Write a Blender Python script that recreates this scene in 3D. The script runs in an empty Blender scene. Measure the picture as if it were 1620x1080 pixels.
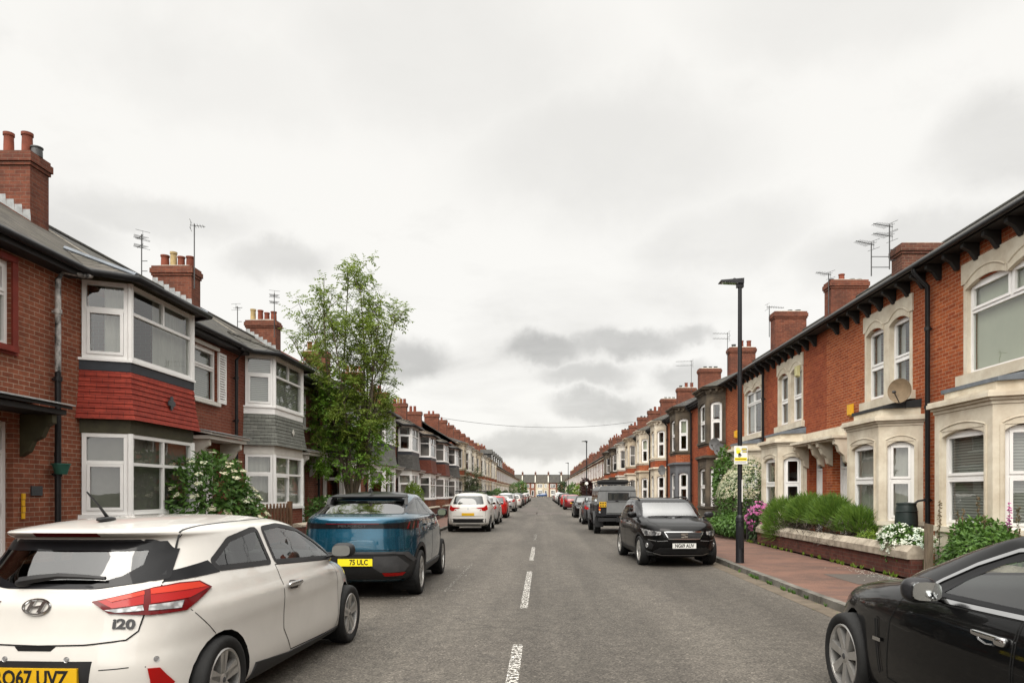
import bpy, bmesh, math, random
from mathutils import Vector, Matrix
from mathutils.bvhtree import BVHTree
R = math.radians
rng = random.Random(7)
SC = bpy.context.scene
COL = SC.collection

# ------------------------------------------------------------------ objects
def link(o, parent=None):
    COL.objects.link(o)
    if parent is not None:
        o.parent = parent
    return o

def tag(o, label, cat, group=None, kind='thing'):
    o['label'] = label
    o['category'] = cat
    o['kind'] = kind
    if group:
        o['group'] = group
    return o

def thing(name, label, cat, loc=(0, 0, 0), rz=0.0, group=None):
    o = bpy.data.objects.new(name, None)
    o.empty_display_size = .2
    link(o)
    o.location = loc
    o.rotation_euler = (0, 0, rz)
    return tag(o, label, cat, group)

def empty(name, parent, loc=(0, 0, 0)):
    o = bpy.data.objects.new(name, None)
    link(o, parent)
    o.location = loc
    return o

def copy_tree(o, parent=None):
    c = o.copy()
    COL.objects.link(c)
    c.parent = parent
    for ch in list(o.children):
        copy_tree(ch, c)
    return c

class MB:
    """collects shapes, builds ONE mesh object; f maps the builder's coordinates into the parent's"""
    def __init__(self, f=None):
        self.v, self.fc, self.mi = [], [], []
        self.f = f or (lambda x, y, z: (x, y, z))
        self.m = 0
    def add(self, vs, fs):
        b = len(self.v)
        for p in vs:
            self.v.append(self.f(*p))
        for q in fs:
            self.fc.append([b + i for i in q])
            self.mi.append(self.m)
    def box(self, x0, x1, y0, y1, z0, z1):
        self.add([(x0,y0,z0),(x1,y0,z0),(x1,y1,z0),(x0,y1,z0),(x0,y0,z1),(x1,y0,z1),(x1,y1,z1),(x0,y1,z1)],
                 [(0,3,2,1),(4,5,6,7),(0,1,5,4),(1,2,6,5),(2,3,7,6),(3,0,4,7)])
    def poly(self, pts):
        self.add(pts, [tuple(range(len(pts)))])
    def hexa(self, a, b):
        """two matching rings of points joined into a closed solid"""
        n = len(a)
        self.add(list(a) + list(b), [tuple(range(n - 1, -1, -1)), tuple(range(n, 2 * n))] +
                 [(i, (i + 1) % n, n + (i + 1) % n, n + i) for i in range(n)])
    def tube(self, pts, r, n=8, cap=True):
        pts = [Vector(p) for p in pts]
        rs = r if isinstance(r, (list, tuple)) else [r] * len(pts)
        rings = []
        up = None
        for i, p in enumerate(pts):
            d = (pts[min(i + 1, len(pts) - 1)] - pts[max(i - 1, 0)]).normalized()
            if up is None or abs(d.dot(up)) > .95:
                up = Vector((0, 0, 1)) if abs(d.z) < .9 else Vector((1, 0, 0))
            a = d.cross(up).normalized()
            b = a.cross(d).normalized()
            rings.append([tuple(p + (a * math.cos(t) + b * math.sin(t)) * rs[i]) for t in [2 * math.pi * k / n for k in range(n)]])
        vs = [q for ring in rings for q in ring]
        fs = []
        for i in range(len(rings) - 1):
            for k in range(n):
                fs.append((i*n+k, i*n+(k+1) % n, (i+1)*n+(k+1) % n, (i+1)*n+k))
        if cap:
            fs.append(tuple(range(n - 1, -1, -1)))
            fs.append(tuple((len(rings) - 1) * n + k for k in range(n)))
        self.add(vs, fs)
    def lathe(self, prof, c=(0, 0, 0), axis='z', n=24, closed=False):
        """prof: list of (r, h)"""
        vs, fs = [], []
        for (r, h) in prof:
            for k in range(n):
                t = 2 * math.pi * k / n
                a, b = r * math.cos(t), r * math.sin(t)
                p = {'z': (a, b, h), 'x': (h, a, b), 'y': (b, h, a)}[axis]
                vs.append((p[0] + c[0], p[1] + c[1], p[2] + c[2]))
        m = len(prof)
        for i in range(m if closed else m - 1):
            j = (i + 1) % m
            for k in range(n):
                fs.append((i*n+k, i*n+(k+1) % n, j*n+(k+1) % n, j*n+k))
        self.add(vs, fs)
    # ---- in a facade frame F
    def fbox(self, F, u0, u1, v0, v1, w0, w1):
        c = [F.p(u, v, w) for w in (w0, w1) for (u, v) in ((u0, v0), (u1, v0), (u1, v1), (u0, v1))]
        self.add(c, [(0,3,2,1),(4,5,6,7),(0,1,5,4),(1,2,6,5),(2,3,7,6),(3,0,4,7)])
    def fquad(self, F, u0, u1, v0, v1, w):
        self.add([F.p(u0, v0, w), F.p(u1, v0, w), F.p(u1, v1, w), F.p(u0, v1, w)], [(0, 1, 2, 3)])
    def fprism(self, F, pts, w0, w1):
        self.hexa([F.p(u, v, w0) for (u, v) in pts], [F.p(u, v, w1) for (u, v) in pts])
    def build(self, name, material, parent=None, smooth=None, label=None):
        me = bpy.data.meshes.new(name)
        me.from_pydata(self.v, [], self.fc)
        for mm in (material if isinstance(material, (list, tuple)) else [material]):
            me.materials.append(mm)
        if any(self.mi):
            me.polygons.foreach_set('material_index', self.mi)
        me.update()
        if smooth is not None:
            me.polygons.foreach_set('use_smooth', [True] * len(me.polygons))
            if smooth < 180:
                me.set_sharp_from_angle(angle=R(smooth))
        o = bpy.data.objects.new(name, me)
        link(o, parent)
        if label:
            o['label'] = label
        return o

class Fr:
    """a facade frame: origin (d, y), along-direction, outward normal; v is the height"""
    def __init__(self, o, q):
        self.o = o
        L = math.hypot(q[0] - o[0], q[1] - o[1])
        self.L = L
        self.u = ((q[0] - o[0]) / L, (q[1] - o[1]) / L)
        n = (self.u[1], -self.u[0])
        if n[0] < -1e-6 or (abs(n[0]) < 1e-6 and False):
            n = (-n[0], -n[1])
        self.n = n
    def p(self, u, v, w=0.0):
        return (self.o[0] + self.u[0]*u + self.n[0]*w, self.o[1] + self.u[1]*u + self.n[1]*w, v)

def text_mesh(name, body, size, material, parent, M, extrude=.002, align='CENTER', bold=0.0, sx=1.0):
    cu = bpy.data.curves.new(name, 'FONT')
    cu.body = body
    cu.size = size
    cu.extrude = extrude
    cu.offset = bold
    cu.align_x = align
    cu.align_y = 'CENTER'
    cu.resolution_u = 3
    t = bpy.data.objects.new(name + '_curve', cu)
    COL.objects.link(t)
    bpy.context.view_layer.update()
    me = bpy.data.meshes.new_from_object(t.evaluated_get(bpy.context.evaluated_depsgraph_get()))
    bpy.data.objects.remove(t)
    bpy.data.curves.remove(cu)
    me.transform(M @ Matrix.Diagonal((sx, 1, 1, 1)))
    me.materials.clear()
    me.materials.append(material)
    me.name = name
    o = bpy.data.objects.new(name, me)
    return link(o, parent)

# ------------------------------------------------------------------ materials
def nodes(name):
    m = bpy.data.materials.new(name)
    m.use_nodes = True
    nt = m.node_tree
    return m, nt, nt.nodes['Principled BSDF']

def N(nt, t, **kw):
    n = nt.nodes.new(t)
    for k, v in kw.items():
        if k.startswith('i_'):
            key = k[2:].replace('_', ' ')
            key = int(key) if key.isdigit() else key
            n.inputs[key].default_value = v
        else:
            setattr(n, k, v)
    return n

def rgba(c):
    return (c[0], c[1], c[2], 1)

def bump_to(nt, b, height, strength, dist=.01):
    bp = N(nt, 'ShaderNodeBump', i_Strength=strength, i_Distance=dist)
    nt.links.new(height, bp.inputs['Height'])
    nt.links.new(bp.outputs[0], b.inputs['Normal'])

def pos_of(nt):
    return N(nt, 'ShaderNodeNewGeometry').outputs['Position']

def mixc(nt, fac, a, b, mode='MIX'):
    m = N(nt, 'ShaderNodeMix', data_type='RGBA', blend_type=mode)
    if isinstance(fac, (int, float)):
        m.inputs[0].default_value = fac
    else:
        nt.links.new(fac, m.inputs[0])
    for s, i in ((a, 6), (b, 7)):
        if isinstance(s, tuple):
            m.inputs[i].default_value = rgba(s)
        else:
            nt.links.new(s, m.inputs[i])
    return m.outputs[2]

def noise(nt, scale, detail=4, rough=.6, vec=None, stretch=None, dist=0):
    n = N(nt, 'ShaderNodeTexNoise', i_Scale=scale, i_Detail=detail, i_Roughness=rough, i_Distortion=dist)
    v = vec if vec is not None else pos_of(nt)
    if stretch:
        mp = N(nt, 'ShaderNodeVectorMath', operation='MULTIPLY')
        nt.links.new(v, mp.inputs[0])
        mp.inputs[1].default_value = stretch
        v = mp.outputs[0]
    nt.links.new(v, n.inputs['Vector'])
    return n.outputs['Fac']

def ramp(nt, fac, *stops):
    r = N(nt, 'ShaderNodeValToRGB')
    while len(r.color_ramp.elements) < len(stops):
        r.color_ramp.elements.new(.5)
    for e, (p, c) in zip(r.color_ramp.elements, stops):
        e.position = p
        e.color = rgba(c) if isinstance(c, tuple) else (c, c, c, 1)
    nt.links.new(fac, r.inputs[0])
    return r.outputs[0]

def plain(name, col, rough=.6, metal=0, var=.25, scale=3, bump=0, bscale=60, coat=0, stretch=None, spec=.28, dark=None):
    """a colour with uneven wear; dark = second colour of the stains"""
    m, nt, b = nodes(name)
    f = noise(nt, scale, 5, .65, stretch=stretch)
    d = dark or tuple(c * (1 - var) for c in col)
    nt.links.new(mixc(nt, ramp(nt, f, (.35, 0.), (.65, 1.)), d, col), b.inputs['Base Color'])
    b.inputs['Roughness'].default_value = rough
    b.inputs['Metallic'].default_value = metal
    b.inputs['Coat Weight'].default_value = coat
    b.inputs['Specular IOR Level'].default_value = spec
    if bump:
        bump_to(nt, b, noise(nt, bscale, 3), bump, .005)
    return m

def wall_uv(nt, us=1.0, vs=1.0):
    """(along the wall, height) from the world position, whichever way the wall faces"""
    g = N(nt, 'ShaderNodeNewGeometry')
    sp = N(nt, 'ShaderNodeSeparateXYZ')
    nt.links.new(g.outputs['Position'], sp.inputs[0])
    sn = N(nt, 'ShaderNodeSeparateXYZ')
    nt.links.new(g.outputs['True Normal'], sn.inputs[0])
    ax = N(nt, 'ShaderNodeMath', operation='ABSOLUTE')
    nt.links.new(sn.outputs[0], ax.inputs[0])
    ay = N(nt, 'ShaderNodeMath', operation='ABSOLUTE')
    nt.links.new(sn.outputs[1], ay.inputs[0])
    gt = N(nt, 'ShaderNodeMath', operation='GREATER_THAN')
    nt.links.new(ay.outputs[0], gt.inputs[0])
    nt.links.new(ax.outputs[0], gt.inputs[1])
    mx = N(nt, 'ShaderNodeMix', data_type='FLOAT')
    nt.links.new(gt.outputs[0], mx.inputs[0])
    nt.links.new(sp.outputs[1], mx.inputs[2])
    nt.links.new(sp.outputs[0], mx.inputs[3])
    c = N(nt, 'ShaderNodeCombineXYZ')
    for src, k, s in ((mx.outputs[0], 0, us), (sp.outputs[2], 1, vs)):
        mu = N(nt, 'ShaderNodeMath', operation='MULTIPLY')
        nt.links.new(src, mu.inputs[0])
        mu.inputs[1].default_value = s
        nt.links.new(mu.outputs[0], c.inputs[k])
    return c.outputs[0], sp

def brick(name, c1, c2, mortar, bw=.225, rh=.075, ms=.006, stain=.35, bump=.5, rough=.85, vs=1.0, off=.5, stain_col=None, sscale=.7, msmooth=.2, soot=0):
    m, nt, b = nodes(name)
    uv, sp = wall_uv(nt, 1.0, vs)
    t = N(nt, 'ShaderNodeTexBrick', offset=off)
    t.inputs['Scale'].default_value = 1
    t.inputs['Brick Width'].default_value = bw
    t.inputs['Row Height'].default_value = rh
    t.inputs['Mortar Size'].default_value = ms
    t.inputs['Mortar Smooth'].default_value = msmooth
    t.inputs['Bias'].default_value = -.1
    t.inputs['Color1'].default_value = rgba(c1)
    t.inputs['Color2'].default_value = rgba(c2)
    t.inputs['Mortar'].default_value = rgba(mortar)
    nt.links.new(uv, t.inputs['Vector'])
    st = ramp(nt, noise(nt, sscale, 6, .7), (.38, 0.), (.72, 1.))
    sc = stain_col or tuple(c * .45 for c in c1)
    f = N(nt, 'ShaderNodeMath', operation='MULTIPLY')
    nt.links.new(st, f.inputs[0])
    f.inputs[1].default_value = stain
    col = mixc(nt, f.outputs[0], t.outputs['Color'], sc)
    fine = ramp(nt, noise(nt, 9, 4, .7), (.3, .72), (.7, 1.15))
    col = mixc(nt, 1.0, col, fine, 'MULTIPLY')
    nt.links.new(col, b.inputs['Base Color'])
    b.inputs['Roughness'].default_value = rough
    b.inputs['Specular IOR Level'].default_value = .25
    if bump:
        inv = N(nt, 'ShaderNodeMath', operation='SUBTRACT')
        inv.inputs[0].default_value = 1
        nt.links.new(t.outputs['Fac'], inv.inputs[1])
        bump_to(nt, b, inv.outputs[0], bump, .008)
    return m

def glass(name, tint=(.75, .78, .76), ior=1.55, rough=.0, base=.06, wav=.0):
    """clear pane: sees through, reflects more at a slant (never camera dependent beyond Fresnel)"""
    m, nt, b = nodes(name)
    out = nt.nodes['Material Output']
    nt.nodes.remove(b)
    tr = N(nt, 'ShaderNodeBsdfTransparent', i_Color=rgba(tint))
    gl = N(nt, 'ShaderNodeBsdfGlossy', i_Roughness=rough)
    fr = N(nt, 'ShaderNodeFresnel', i_IOR=ior)
    gm = N(nt, 'ShaderNodeNewGeometry')
    io = N(nt, 'ShaderNodeMapRange')       # the same pane from either face
    nt.links.new(gm.outputs['Backfacing'], io.inputs[0])
    io.inputs[3].default_value = ior
    io.inputs[4].default_value = 1 / ior
    nt.links.new(io.outputs[0], fr.inputs[0])
    ad = N(nt, 'ShaderNodeMath', operation='ADD', use_clamp=True)
    nt.links.new(fr.outputs[0], ad.inputs[0])
    ad.inputs[1].default_value = base
    mx = N(nt, 'ShaderNodeMixShader')
    nt.links.new(ad.outputs[0], mx.inputs[0])
    nt.links.new(tr.outputs[0], mx.inputs[1])
    nt.links.new(gl.outputs[0], mx.inputs[2])
    nt.links.new(mx.outputs[0], out.inputs[0])
    if wav:
        bp = N(nt, 'ShaderNodeBump', i_Strength=wav, i_Distance=.02)
        nt.links.new(noise(nt, 1.6, 2), bp.inputs['Height'])
        nt.links.new(bp.outputs[0], gl.inputs['Normal'])
    return m

def leafmat(name, c, var=.5, trans=.35, hue=.0):
    m, nt, b = nodes(name)
    out = nt.nodes['Material Output']
    f = noise(nt, 2.2, 4, .7)
    f2 = noise(nt, 34, 2)
    c2 = (c[0] * (1 - var) * .8, c[1] * (1 - var), c[2] * (1 - var))
    c3 = (min(1, c[0] * 1.5 + hue), c[1] * 1.3, c[2] * 1.05)
    col = mixc(nt, ramp(nt, f, (.35, 0.), (.65, 1.)), c2, c)
    col = mixc(nt, ramp(nt, f2, (.5, 0.), (.75, .8)), col, c3)
    nt.links.new(col, b.inputs['Base Color'])
    b.inputs['Roughness'].default_value = .5
    b.inputs['Specular IOR Level'].default_value = .35
    tl = N(nt, 'ShaderNodeBsdfTranslucent')
    nt.links.new(col, tl.inputs[0])
    mx = N(nt, 'ShaderNodeMixShader', i_0=trans)
    nt.links.new(b.outputs[0], mx.inputs[1])
    nt.links.new(tl.outputs[0], mx.inputs[2])
    nt.links.new(mx.outputs[0], out.inputs[0])
    return m

def paint(name, col, metal=0.0, rough=.3, coat=1.0, dirt=.12, flake=0):
    """car paint; the back of the panels is dark trim"""
    m, nt, b = nodes(name)
    g = N(nt, 'ShaderNodeNewGeometry')
    d = ramp(nt, noise(nt, 2.5, 6, .7), (.4, 0.), (.8, 1.))
    f = N(nt, 'ShaderNodeMath', operation='MULTIPLY', i_1=dirt)
    nt.links.new(d, f.inputs[0])
    dirtc = tuple(c * .55 + .04 for c in col)
    c = mixc(nt, f.outputs[0], col, dirtc)
    c = mixc(nt, g.outputs['Backfacing'], c, (.02, .02, .022))
    nt.links.new(c, b.inputs['Base Color'])
    b.inputs['Metallic'].default_value = metal
    b.inputs['Roughness'].default_value = rough
    b.inputs['Coat Weight'].default_value = coat if max(col) > .02 else coat * .6
    b.inputs['Coat Roughness'].default_value = .03
    b.inputs['Coat IOR'].default_value = 1.45 if max(col) > .02 else 1.34
    b.inputs['Specular IOR Level'].default_value = .5 if metal else .05
    return m

MT = {}
def setup_materials():
    # brickwork
    MT['brick_brown'] = brick('brick_brown', (.205, .06, .031), (.29, .095, .05), (.37, .265, .19), stain=.45, stain_col=(.065, .022, .014))
    MT['brick_brown_b'] = brick('brick_brown_b', (.165, .045, .026), (.215, .063, .035), (.21, .125, .09), stain=.4)
    MT['brick_brown_c'] = brick('brick_brown_c', (.155, .049, .03), (.225, .077, .044), (.25, .17, .12), stain=.5)
    MT['brick_orange'] = brick('brick_orange', (.26, .052, .015), (.40, .105, .032), (.42, .26, .16), stain=.4, stain_col=(.16, .035, .014), ms=.006)
    MT['brick_orange_b'] = brick('brick_orange_b', (.24, .045, .016), (.35, .085, .028), (.30, .15, .09), stain=.45, ms=.005)
    MT['brick_orange_c'] = brick('brick_orange_c', (.22, .05, .022), (.29, .072, .03), (.24, .12, .07), stain=.5)
    MT['brick_chimney'] = brick('brick_chimney', (.13, .037, .021), (.2, .062, .033), (.17, .10, .07), stain=.6, stain_col=(.035, .02, .016), sscale=1.6)
    MT['brick_sooty'] = brick('brick_sooty', (.10, .036, .025), (.16, .062, .038), (.2, .14, .10), stain=.6, stain_col=(.03, .02, .017), sscale=1.6)
    MT['brick_wall'] = brick('brick_wall', (.085, .025, .018), (.14, .045, .03), (.10, .065, .05), stain=.6, stain_col=(.03, .022, .018), sscale=1.8)
    MT['brick_far'] = brick('brick_far', (.17, .045, .025), (.21, .06, .032), (.22, .12, .08), stain=.4, bump=0)
    # roofs
    for nm, a, b2, mo in (('slate_brown', (.042, .036, .030), (.088, .076, .064), (.012, .011, .010)),
                          ('slate_grey', (.036, .034, .032), (.075, .071, .066), (.011, .010, .010)),
                          ('slate_dark', (.04, .039, .038), (.065, .062, .06), (.016, .016, .016)),
                          ('tile_rust', (.085, .062, .046), (.125, .09, .065), (.025, .019, .015))):
        MT[nm] = brick(nm, a, b2, mo, bw=.28, rh=.13, ms=.010, stain=.5, bump=1., rough=.8, stain_col=(.085, .08, .055), sscale=1.2)
    # hung tiles: geometry gives the courses, the texture the joints
    for nm, a, b2, mo in (('hung_red', (.27, .031, .017), (.345, .047, .026), (.09, .014, .01)),
                          ('hung_slate', (.16, .165, .145), (.22, .225, .2), (.06, .06, .055)),
                          ('hung_dark', (.085, .082, .075), (.13, .124, .112), (.035, .034, .032)),
                          ('hung_brown', (.14, .038, .022), (.18, .052, .03), (.05, .018, .012))):
        MT[nm] = brick(nm, a, b2, mo, bw=.165, rh=.0985, ms=.004, stain=.5, bump=.4, rough=.7, sscale=1.5, stain_col=tuple(c * .55 for c in a))
    # stone, paint, plaster
    MT['cream'] = plain('cream_paint', (.62, .57, .465), .7, var=.0, dark=(.47, .405, .31), scale=2.2, bump=.15)
    MT['cream_b'] = plain('cream_stone', (.53, .46, .345), .8, dark=(.34, .28, .2), scale=1.8, bump=.2)
    MT['cream_white'] = plain('white_masonry', (.66, .635, .57), .7, dark=(.5, .47, .40), scale=1.6, bump=.1)
    MT['stone_dark'] = plain('sooty_stone', (.12, .096, .068), .85, dark=(.045, .037, .029), scale=1.5, bump=.3)
    MT['stone_grey'] = plain('grey_paint', (.12, .125, .135), .6, var=.15)
    MT['coping'] = plain('coping_stone', (.40, .35, .28), .9, dark=(.2, .17, .13), scale=4, bump=.4)
    MT['lead'] = plain('lead_sheet', (.165, .185, .21), .45, var=.35, scale=4, metal=.2)
    MT['flash'] = plain('flashing', (.36, .37, .37), .5, var=.4, scale=6)
    MT['upvc'] = plain('white_upvc', (.80, .79, .77), .35, var=.06, scale=4)
    MT['upvc_b'] = plain('weathered_frame', (.62, .60, .55), .5, var=.15, scale=5)
    MT['black'] = plain('black_gutter', (.016, .016, .017), .4, var=.4, scale=6)
    MT['black_timber'] = plain('black_timber', (.02, .019, .018), .6, var=.3)
    MT['olive'] = plain('olive_timber', (.062, .056, .03), .6, var=.35, scale=5)
    MT['peeling'] = plain('peeling_paint', (.6, .58, .55), .6, dark=(.02, .02, .02), scale=7, stretch=(1, 1, .5))
    MT['navy'] = plain('dark_band', (.03, .034, .042), .5, var=.3)
    MT['red_paint'] = plain('red_paint', (.20, .026, .015), .6, var=.3)
    MT['curtain'] = plain('curtain', (.52, .5, .47), .9, var=.15)
    MT['curtain_dark'] = plain('curtain_dark', (.23, .215, .20), .9, var=.2)
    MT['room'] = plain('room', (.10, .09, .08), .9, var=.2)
    MT['terracotta'] = plain('terracotta', (.21, .055, .03), .8, var=.5, scale=3)
    MT['buff_pot'] = plain('buff_clay', (.42, .31, .15), .8, var=.4, scale=4)
    MT['mortar'] = plain('mortar', (.36, .33, .28), .9, var=.4, scale=8)
    MT['steel'] = plain('aerial_metal', (.08, .08, .08), .45, metal=.5, var=.3)
    MT['wood'] = plain('weathered_wood', (.19, .15, .105), .85, var=.5, scale=4, stretch=(6, 6, .7), bump=.3)
    MT['wood_brown'] = plain('brown_wood', (.14, .075, .04), .8, var=.5, scale=4, stretch=(6, 6, .7))
    MT['dish'] = plain('dish_paint', (.235, .17, .105), .6, var=.35, scale=5)
    MT['dish_grey'] = plain('dish_grey', (.15, .15, .15), .6, var=.3)
    MT['alarm'] = plain('alarm_yellow', (.68, .37, .02), .5, var=.15)
    MT['alarm_cream'] = plain('alarm_cream', (.50, .47, .24), .5, var=.15)
    MT['green_pot'] = plain('green_plastic', (.03, .115, .085), .45, var=.25)
    MT['butt'] = plain('butt_plastic', (.022, .032, .03), .4, var=.3)
    MT['post_black'] = plain('lamp_post_paint', (.012, .012, .014), .4, var=.3)
    MT['sign_white'] = plain('sign_white', (.70, .70, .67), .4, var=.06)
    MT['sign_yellow'] = plain('sign_yellow', (.78, .62, .02), .4, var=.05)
    MT['ink'] = plain('ink', (.012, .012, .012), .5, var=0)
    MT['plaque'] = plain('plaque', (.055, .06, .065), .4, var=.2)
    MT['stone_rock'] = plain('rock', (.2, .185, .165), .9, var=.5, scale=8, bump=.5, bscale=20)
    # glass
    MT['pane'] = glass('window_glass', (.72, .75, .72), 1.5, base=.07, wav=.06)
    m, nt, b = nodes('window_far')
    b.inputs['Base Color'].default_value = (.035, .037, .036, 1)
    b.inputs['Roughness'].default_value = .06
    b.inputs['Specular IOR Level'].default_value = .8
    nt.links.new(mixc(nt, ramp(nt, noise(nt, .55, 2), (.45, 0.), (.55, 1.)), (.02, .021, .021), (.14, .135, .125)), b.inputs['Base Color'])
    MT['pane_far'] = m
    # blinds: fine slats
    m, nt, b = nodes('venetian_blind')
    sp = N(nt, 'ShaderNodeSeparateXYZ')
    nt.links.new(pos_of(nt), sp.inputs[0])
    w = N(nt, 'ShaderNodeMath', operation='MULTIPLY', i_1=2 * math.pi / .05)
    nt.links.new(sp.outputs[2], w.inputs[0])
    s = N(nt, 'ShaderNodeMath', operation='SINE')
    nt.links.new(w.outputs[0], s.inputs[0])
    a = N(nt, 'ShaderNodeMath', operation='MULTIPLY_ADD', i_1=.5, i_2=.5)
    nt.links.new(s.outputs[0], a.inputs[0])
    nt.links.new(mixc(nt, a.outputs[0], (.20, .20, .19), (.42, .42, .40)), b.inputs['Base Color'])
    bump_to(nt, b, a.outputs[0], .6, .01)
    MT['blind'] = m
    MT['blind_pale'] = plain('roller_blind', (.62, .63, .52), .9, var=.05)
    # leaves
    MT['leaf_tree'] = leafmat('leaf_tree', (.205, .27, .045), .45, .45)
    MT['leaf_low'] = leafmat('leaf_low', (.16, .29, .035), .35, .45)
    MT['leaf_elder'] = leafmat('leaf_elder', (.085, .17, .032), .45, .35)
    MT['leaf_dark'] = leafmat('leaf_dark', (.035, .075, .02), .5, .3)
    MT['leaf_mid'] = leafmat('leaf_mid', (.095, .19, .036), .5, .3)
    MT['leaf_lime'] = leafmat('leaf_lime', (.16, .24, .025), .4, .35)
    MT['leaf_broom'] = leafmat('leaf_broom', (.13, .22, .035), .4, .35)
    MT['leaf_grey'] = leafmat('leaf_grey', (.10, .13, .06), .4, .3)
    MT['leaf_red'] = leafmat('leaf_red', (.05, .016, .015), .4, .3)
    MT['twig_dead'] = leafmat('twig_dead', (.05, .035, .025), .4, .1)
    MT['petal_white'] = leafmat('petal_white', (.80, .77, .68), .15, .3)
    MT['petal_cream'] = leafmat('petal_cream', (.70, .64, .47), .25, .3)
    MT['petal_pink'] = leafmat('petal_pink', (.62, .16, .40), .3, .3)
    MT['seed'] = leafmat('seed', (.18, .13, .075), .4, .2)
    MT['bark'] = plain('bark', (.13, .105, .075), .9, var=.5, scale=10, stretch=(3, 3, .6), bump=.5, bscale=30)
    # vehicles
    MT['tyre'] = plain('tyre_rubber', (.014, .014, .014), .8, var=.3, scale=12)
    MT['rim'] = plain('alloy', (.50, .49, .47), .35, metal=.75, var=.2, scale=9)
    MT['rim_dark'] = plain('dark_alloy', (.09, .09, .092), .4, metal=.6, var=.2)
    MT['brake'] = plain('brake_disc', (.05, .045, .04), .6, metal=.4)
    MT['trim'] = plain('black_plastic', (.018, .018, .019), .5, var=.25, scale=8)
    MT['trim_grey'] = plain('grey_plastic', (.055, .055, .057), .55, var=.25, scale=8)
    MT['gloss_black'] = paint('gloss_black', (.006, .006, .007), dirt=.05)
    MT['gap'] = plain('panel_gap', (.004, .004, .004), .9, var=0)
    MT['chrome'] = plain('chrome', (.62, .62, .62), .14, metal=1, var=.1)
    MT['satin'] = plain('satin_metal', (.34, .34, .34), .35, metal=.6, var=.1)
    MT['car_glass'] = glass('car_glass', (.78, .82, .79), 1.5, base=.11)
    MT['screen_glass'] = glass('screen_glass', (.62, .66, .63), 1.6, base=.36)
    MT['rear_glass'] = glass('rear_glass', (.24, .27, .255), 1.5, base=.08)
    MT['car_glass_dark'] = glass('privacy_glass', (.16, .17, .17), 1.5, base=.06)
    m, nt, b = nodes('car_glass_far')
    b.inputs['Base Color'].default_value = (.02, .022, .022, 1)
    b.inputs['Roughness'].default_value = .03
    b.inputs['Specular IOR Level'].default_value = .9
    MT['car_glass_far'] = m
    for nm, c, e in (('lamp_red', (.30, .006, .005), 0), ('lamp_bright', (.46, .03, .012), 0), ('lamp_dark', (.10, .004, .005), 0), ('lamp_amber', (.6, .16, .02), 0)):
        m, nt, b = nodes(nm)
        b.inputs['Base Color'].default_value = rgba(c)
        b.inputs['Roughness'].default_value = .12
        b.inputs['Specular IOR Level'].default_value = .22
        b.inputs['Coat Weight'].default_value = .06
        b.inputs['Coat Roughness'].default_value = .02
        MT[nm] = m
    m, nt, b = nodes('lamp_clear')
    w = N(nt, 'ShaderNodeTexVoronoi', i_Scale=22.)
    nt.links.new(pos_of(nt), w.inputs['Vector'])
    nt.links.new(ramp(nt, w.outputs[0], (.1, .75), (.6, .22)), b.inputs['Base Color'])
    b.inputs['Metallic'].default_value = .5
    b.inputs['Roughness'].default_value = .12
    b.inputs['Coat Weight'].default_value = 1
    MT['lamp_clear'] = m
    MT['plate_yellow'] = plain('plate_yellow', (.60, .35, .012), .4, var=.12, scale=6)
    MT['plate_bright'] = plain('plate_yellow_clean', (.80, .66, .02), .4, var=.05, scale=6)
    MT['plate_white'] = plain('plate_white', (.66, .66, .63), .4, var=.08, scale=6)
    MT['seat'] = plain('seat_cloth', (.03, .03, .032), .9, var=.3)
    MT['paint_white'] = paint('paint_white', (.56, .54, .505), dirt=.22)
    MT['paint_petrol'] = paint('paint_petrol', (.0015, .062, .11), metal=.6, rough=.26, dirt=.02)
    MT['paint_black'] = paint('paint_black', (.003, .003, .0032), dirt=.06)
    MT['paint_silver'] = paint('paint_silver', (.42, .42, .41), metal=.5, rough=.35)
    MT['paint_red'] = paint('paint_red', (.34, .014, .012), dirt=.05)
    MT['paint_maroon'] = paint('paint_maroon', (.16, .012, .016), metal=.3, dirt=.05)
    MT['paint_grey'] = paint('paint_grey', (.055, .058, .062), metal=.4, rough=.35)
    MT['paint_blue'] = paint('paint_blue', (.02, .06, .16), metal=.3)
    MT['def_grey'] = paint('matt_grey', (.13, .135, .137), rough=.55, coat=.25, dirt=.35)
    MT['canvas'] = plain('hard_top_grey', (.17, .175, .176), .6, var=.2, scale=2)
setup_materials()
# ------------------------------------------------------------------ camera
CAM_H = 1.65
cam = bpy.data.cameras.new('camera')
cam.sensor_width = 36
cam.lens = 1130 / 1620 * 36
cam.shift_x = -(858 - 810) / 1620
cam.shift_y = (779 - 540) / 1620
cam.clip_end = 6000
cam.clip_start = .05
co = bpy.data.objects.new('camera', cam)
co.location = (0, 0, CAM_H)
co.rotation_euler = (R(90), 0, 0)
COL.objects.link(co)
SC.camera = co
SC.view_settings.view_transform = 'Standard'
SC.view_settings.look = 'None'
SC.view_settings.gamma = 1
SC.view_settings.exposure = .80
SC.cycles.max_bounces = 8
SC.cycles.transparent_max_bounces = 16
SC.cycles.caustics_reflective = False
SC.cycles.caustics_refractive = False

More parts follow.
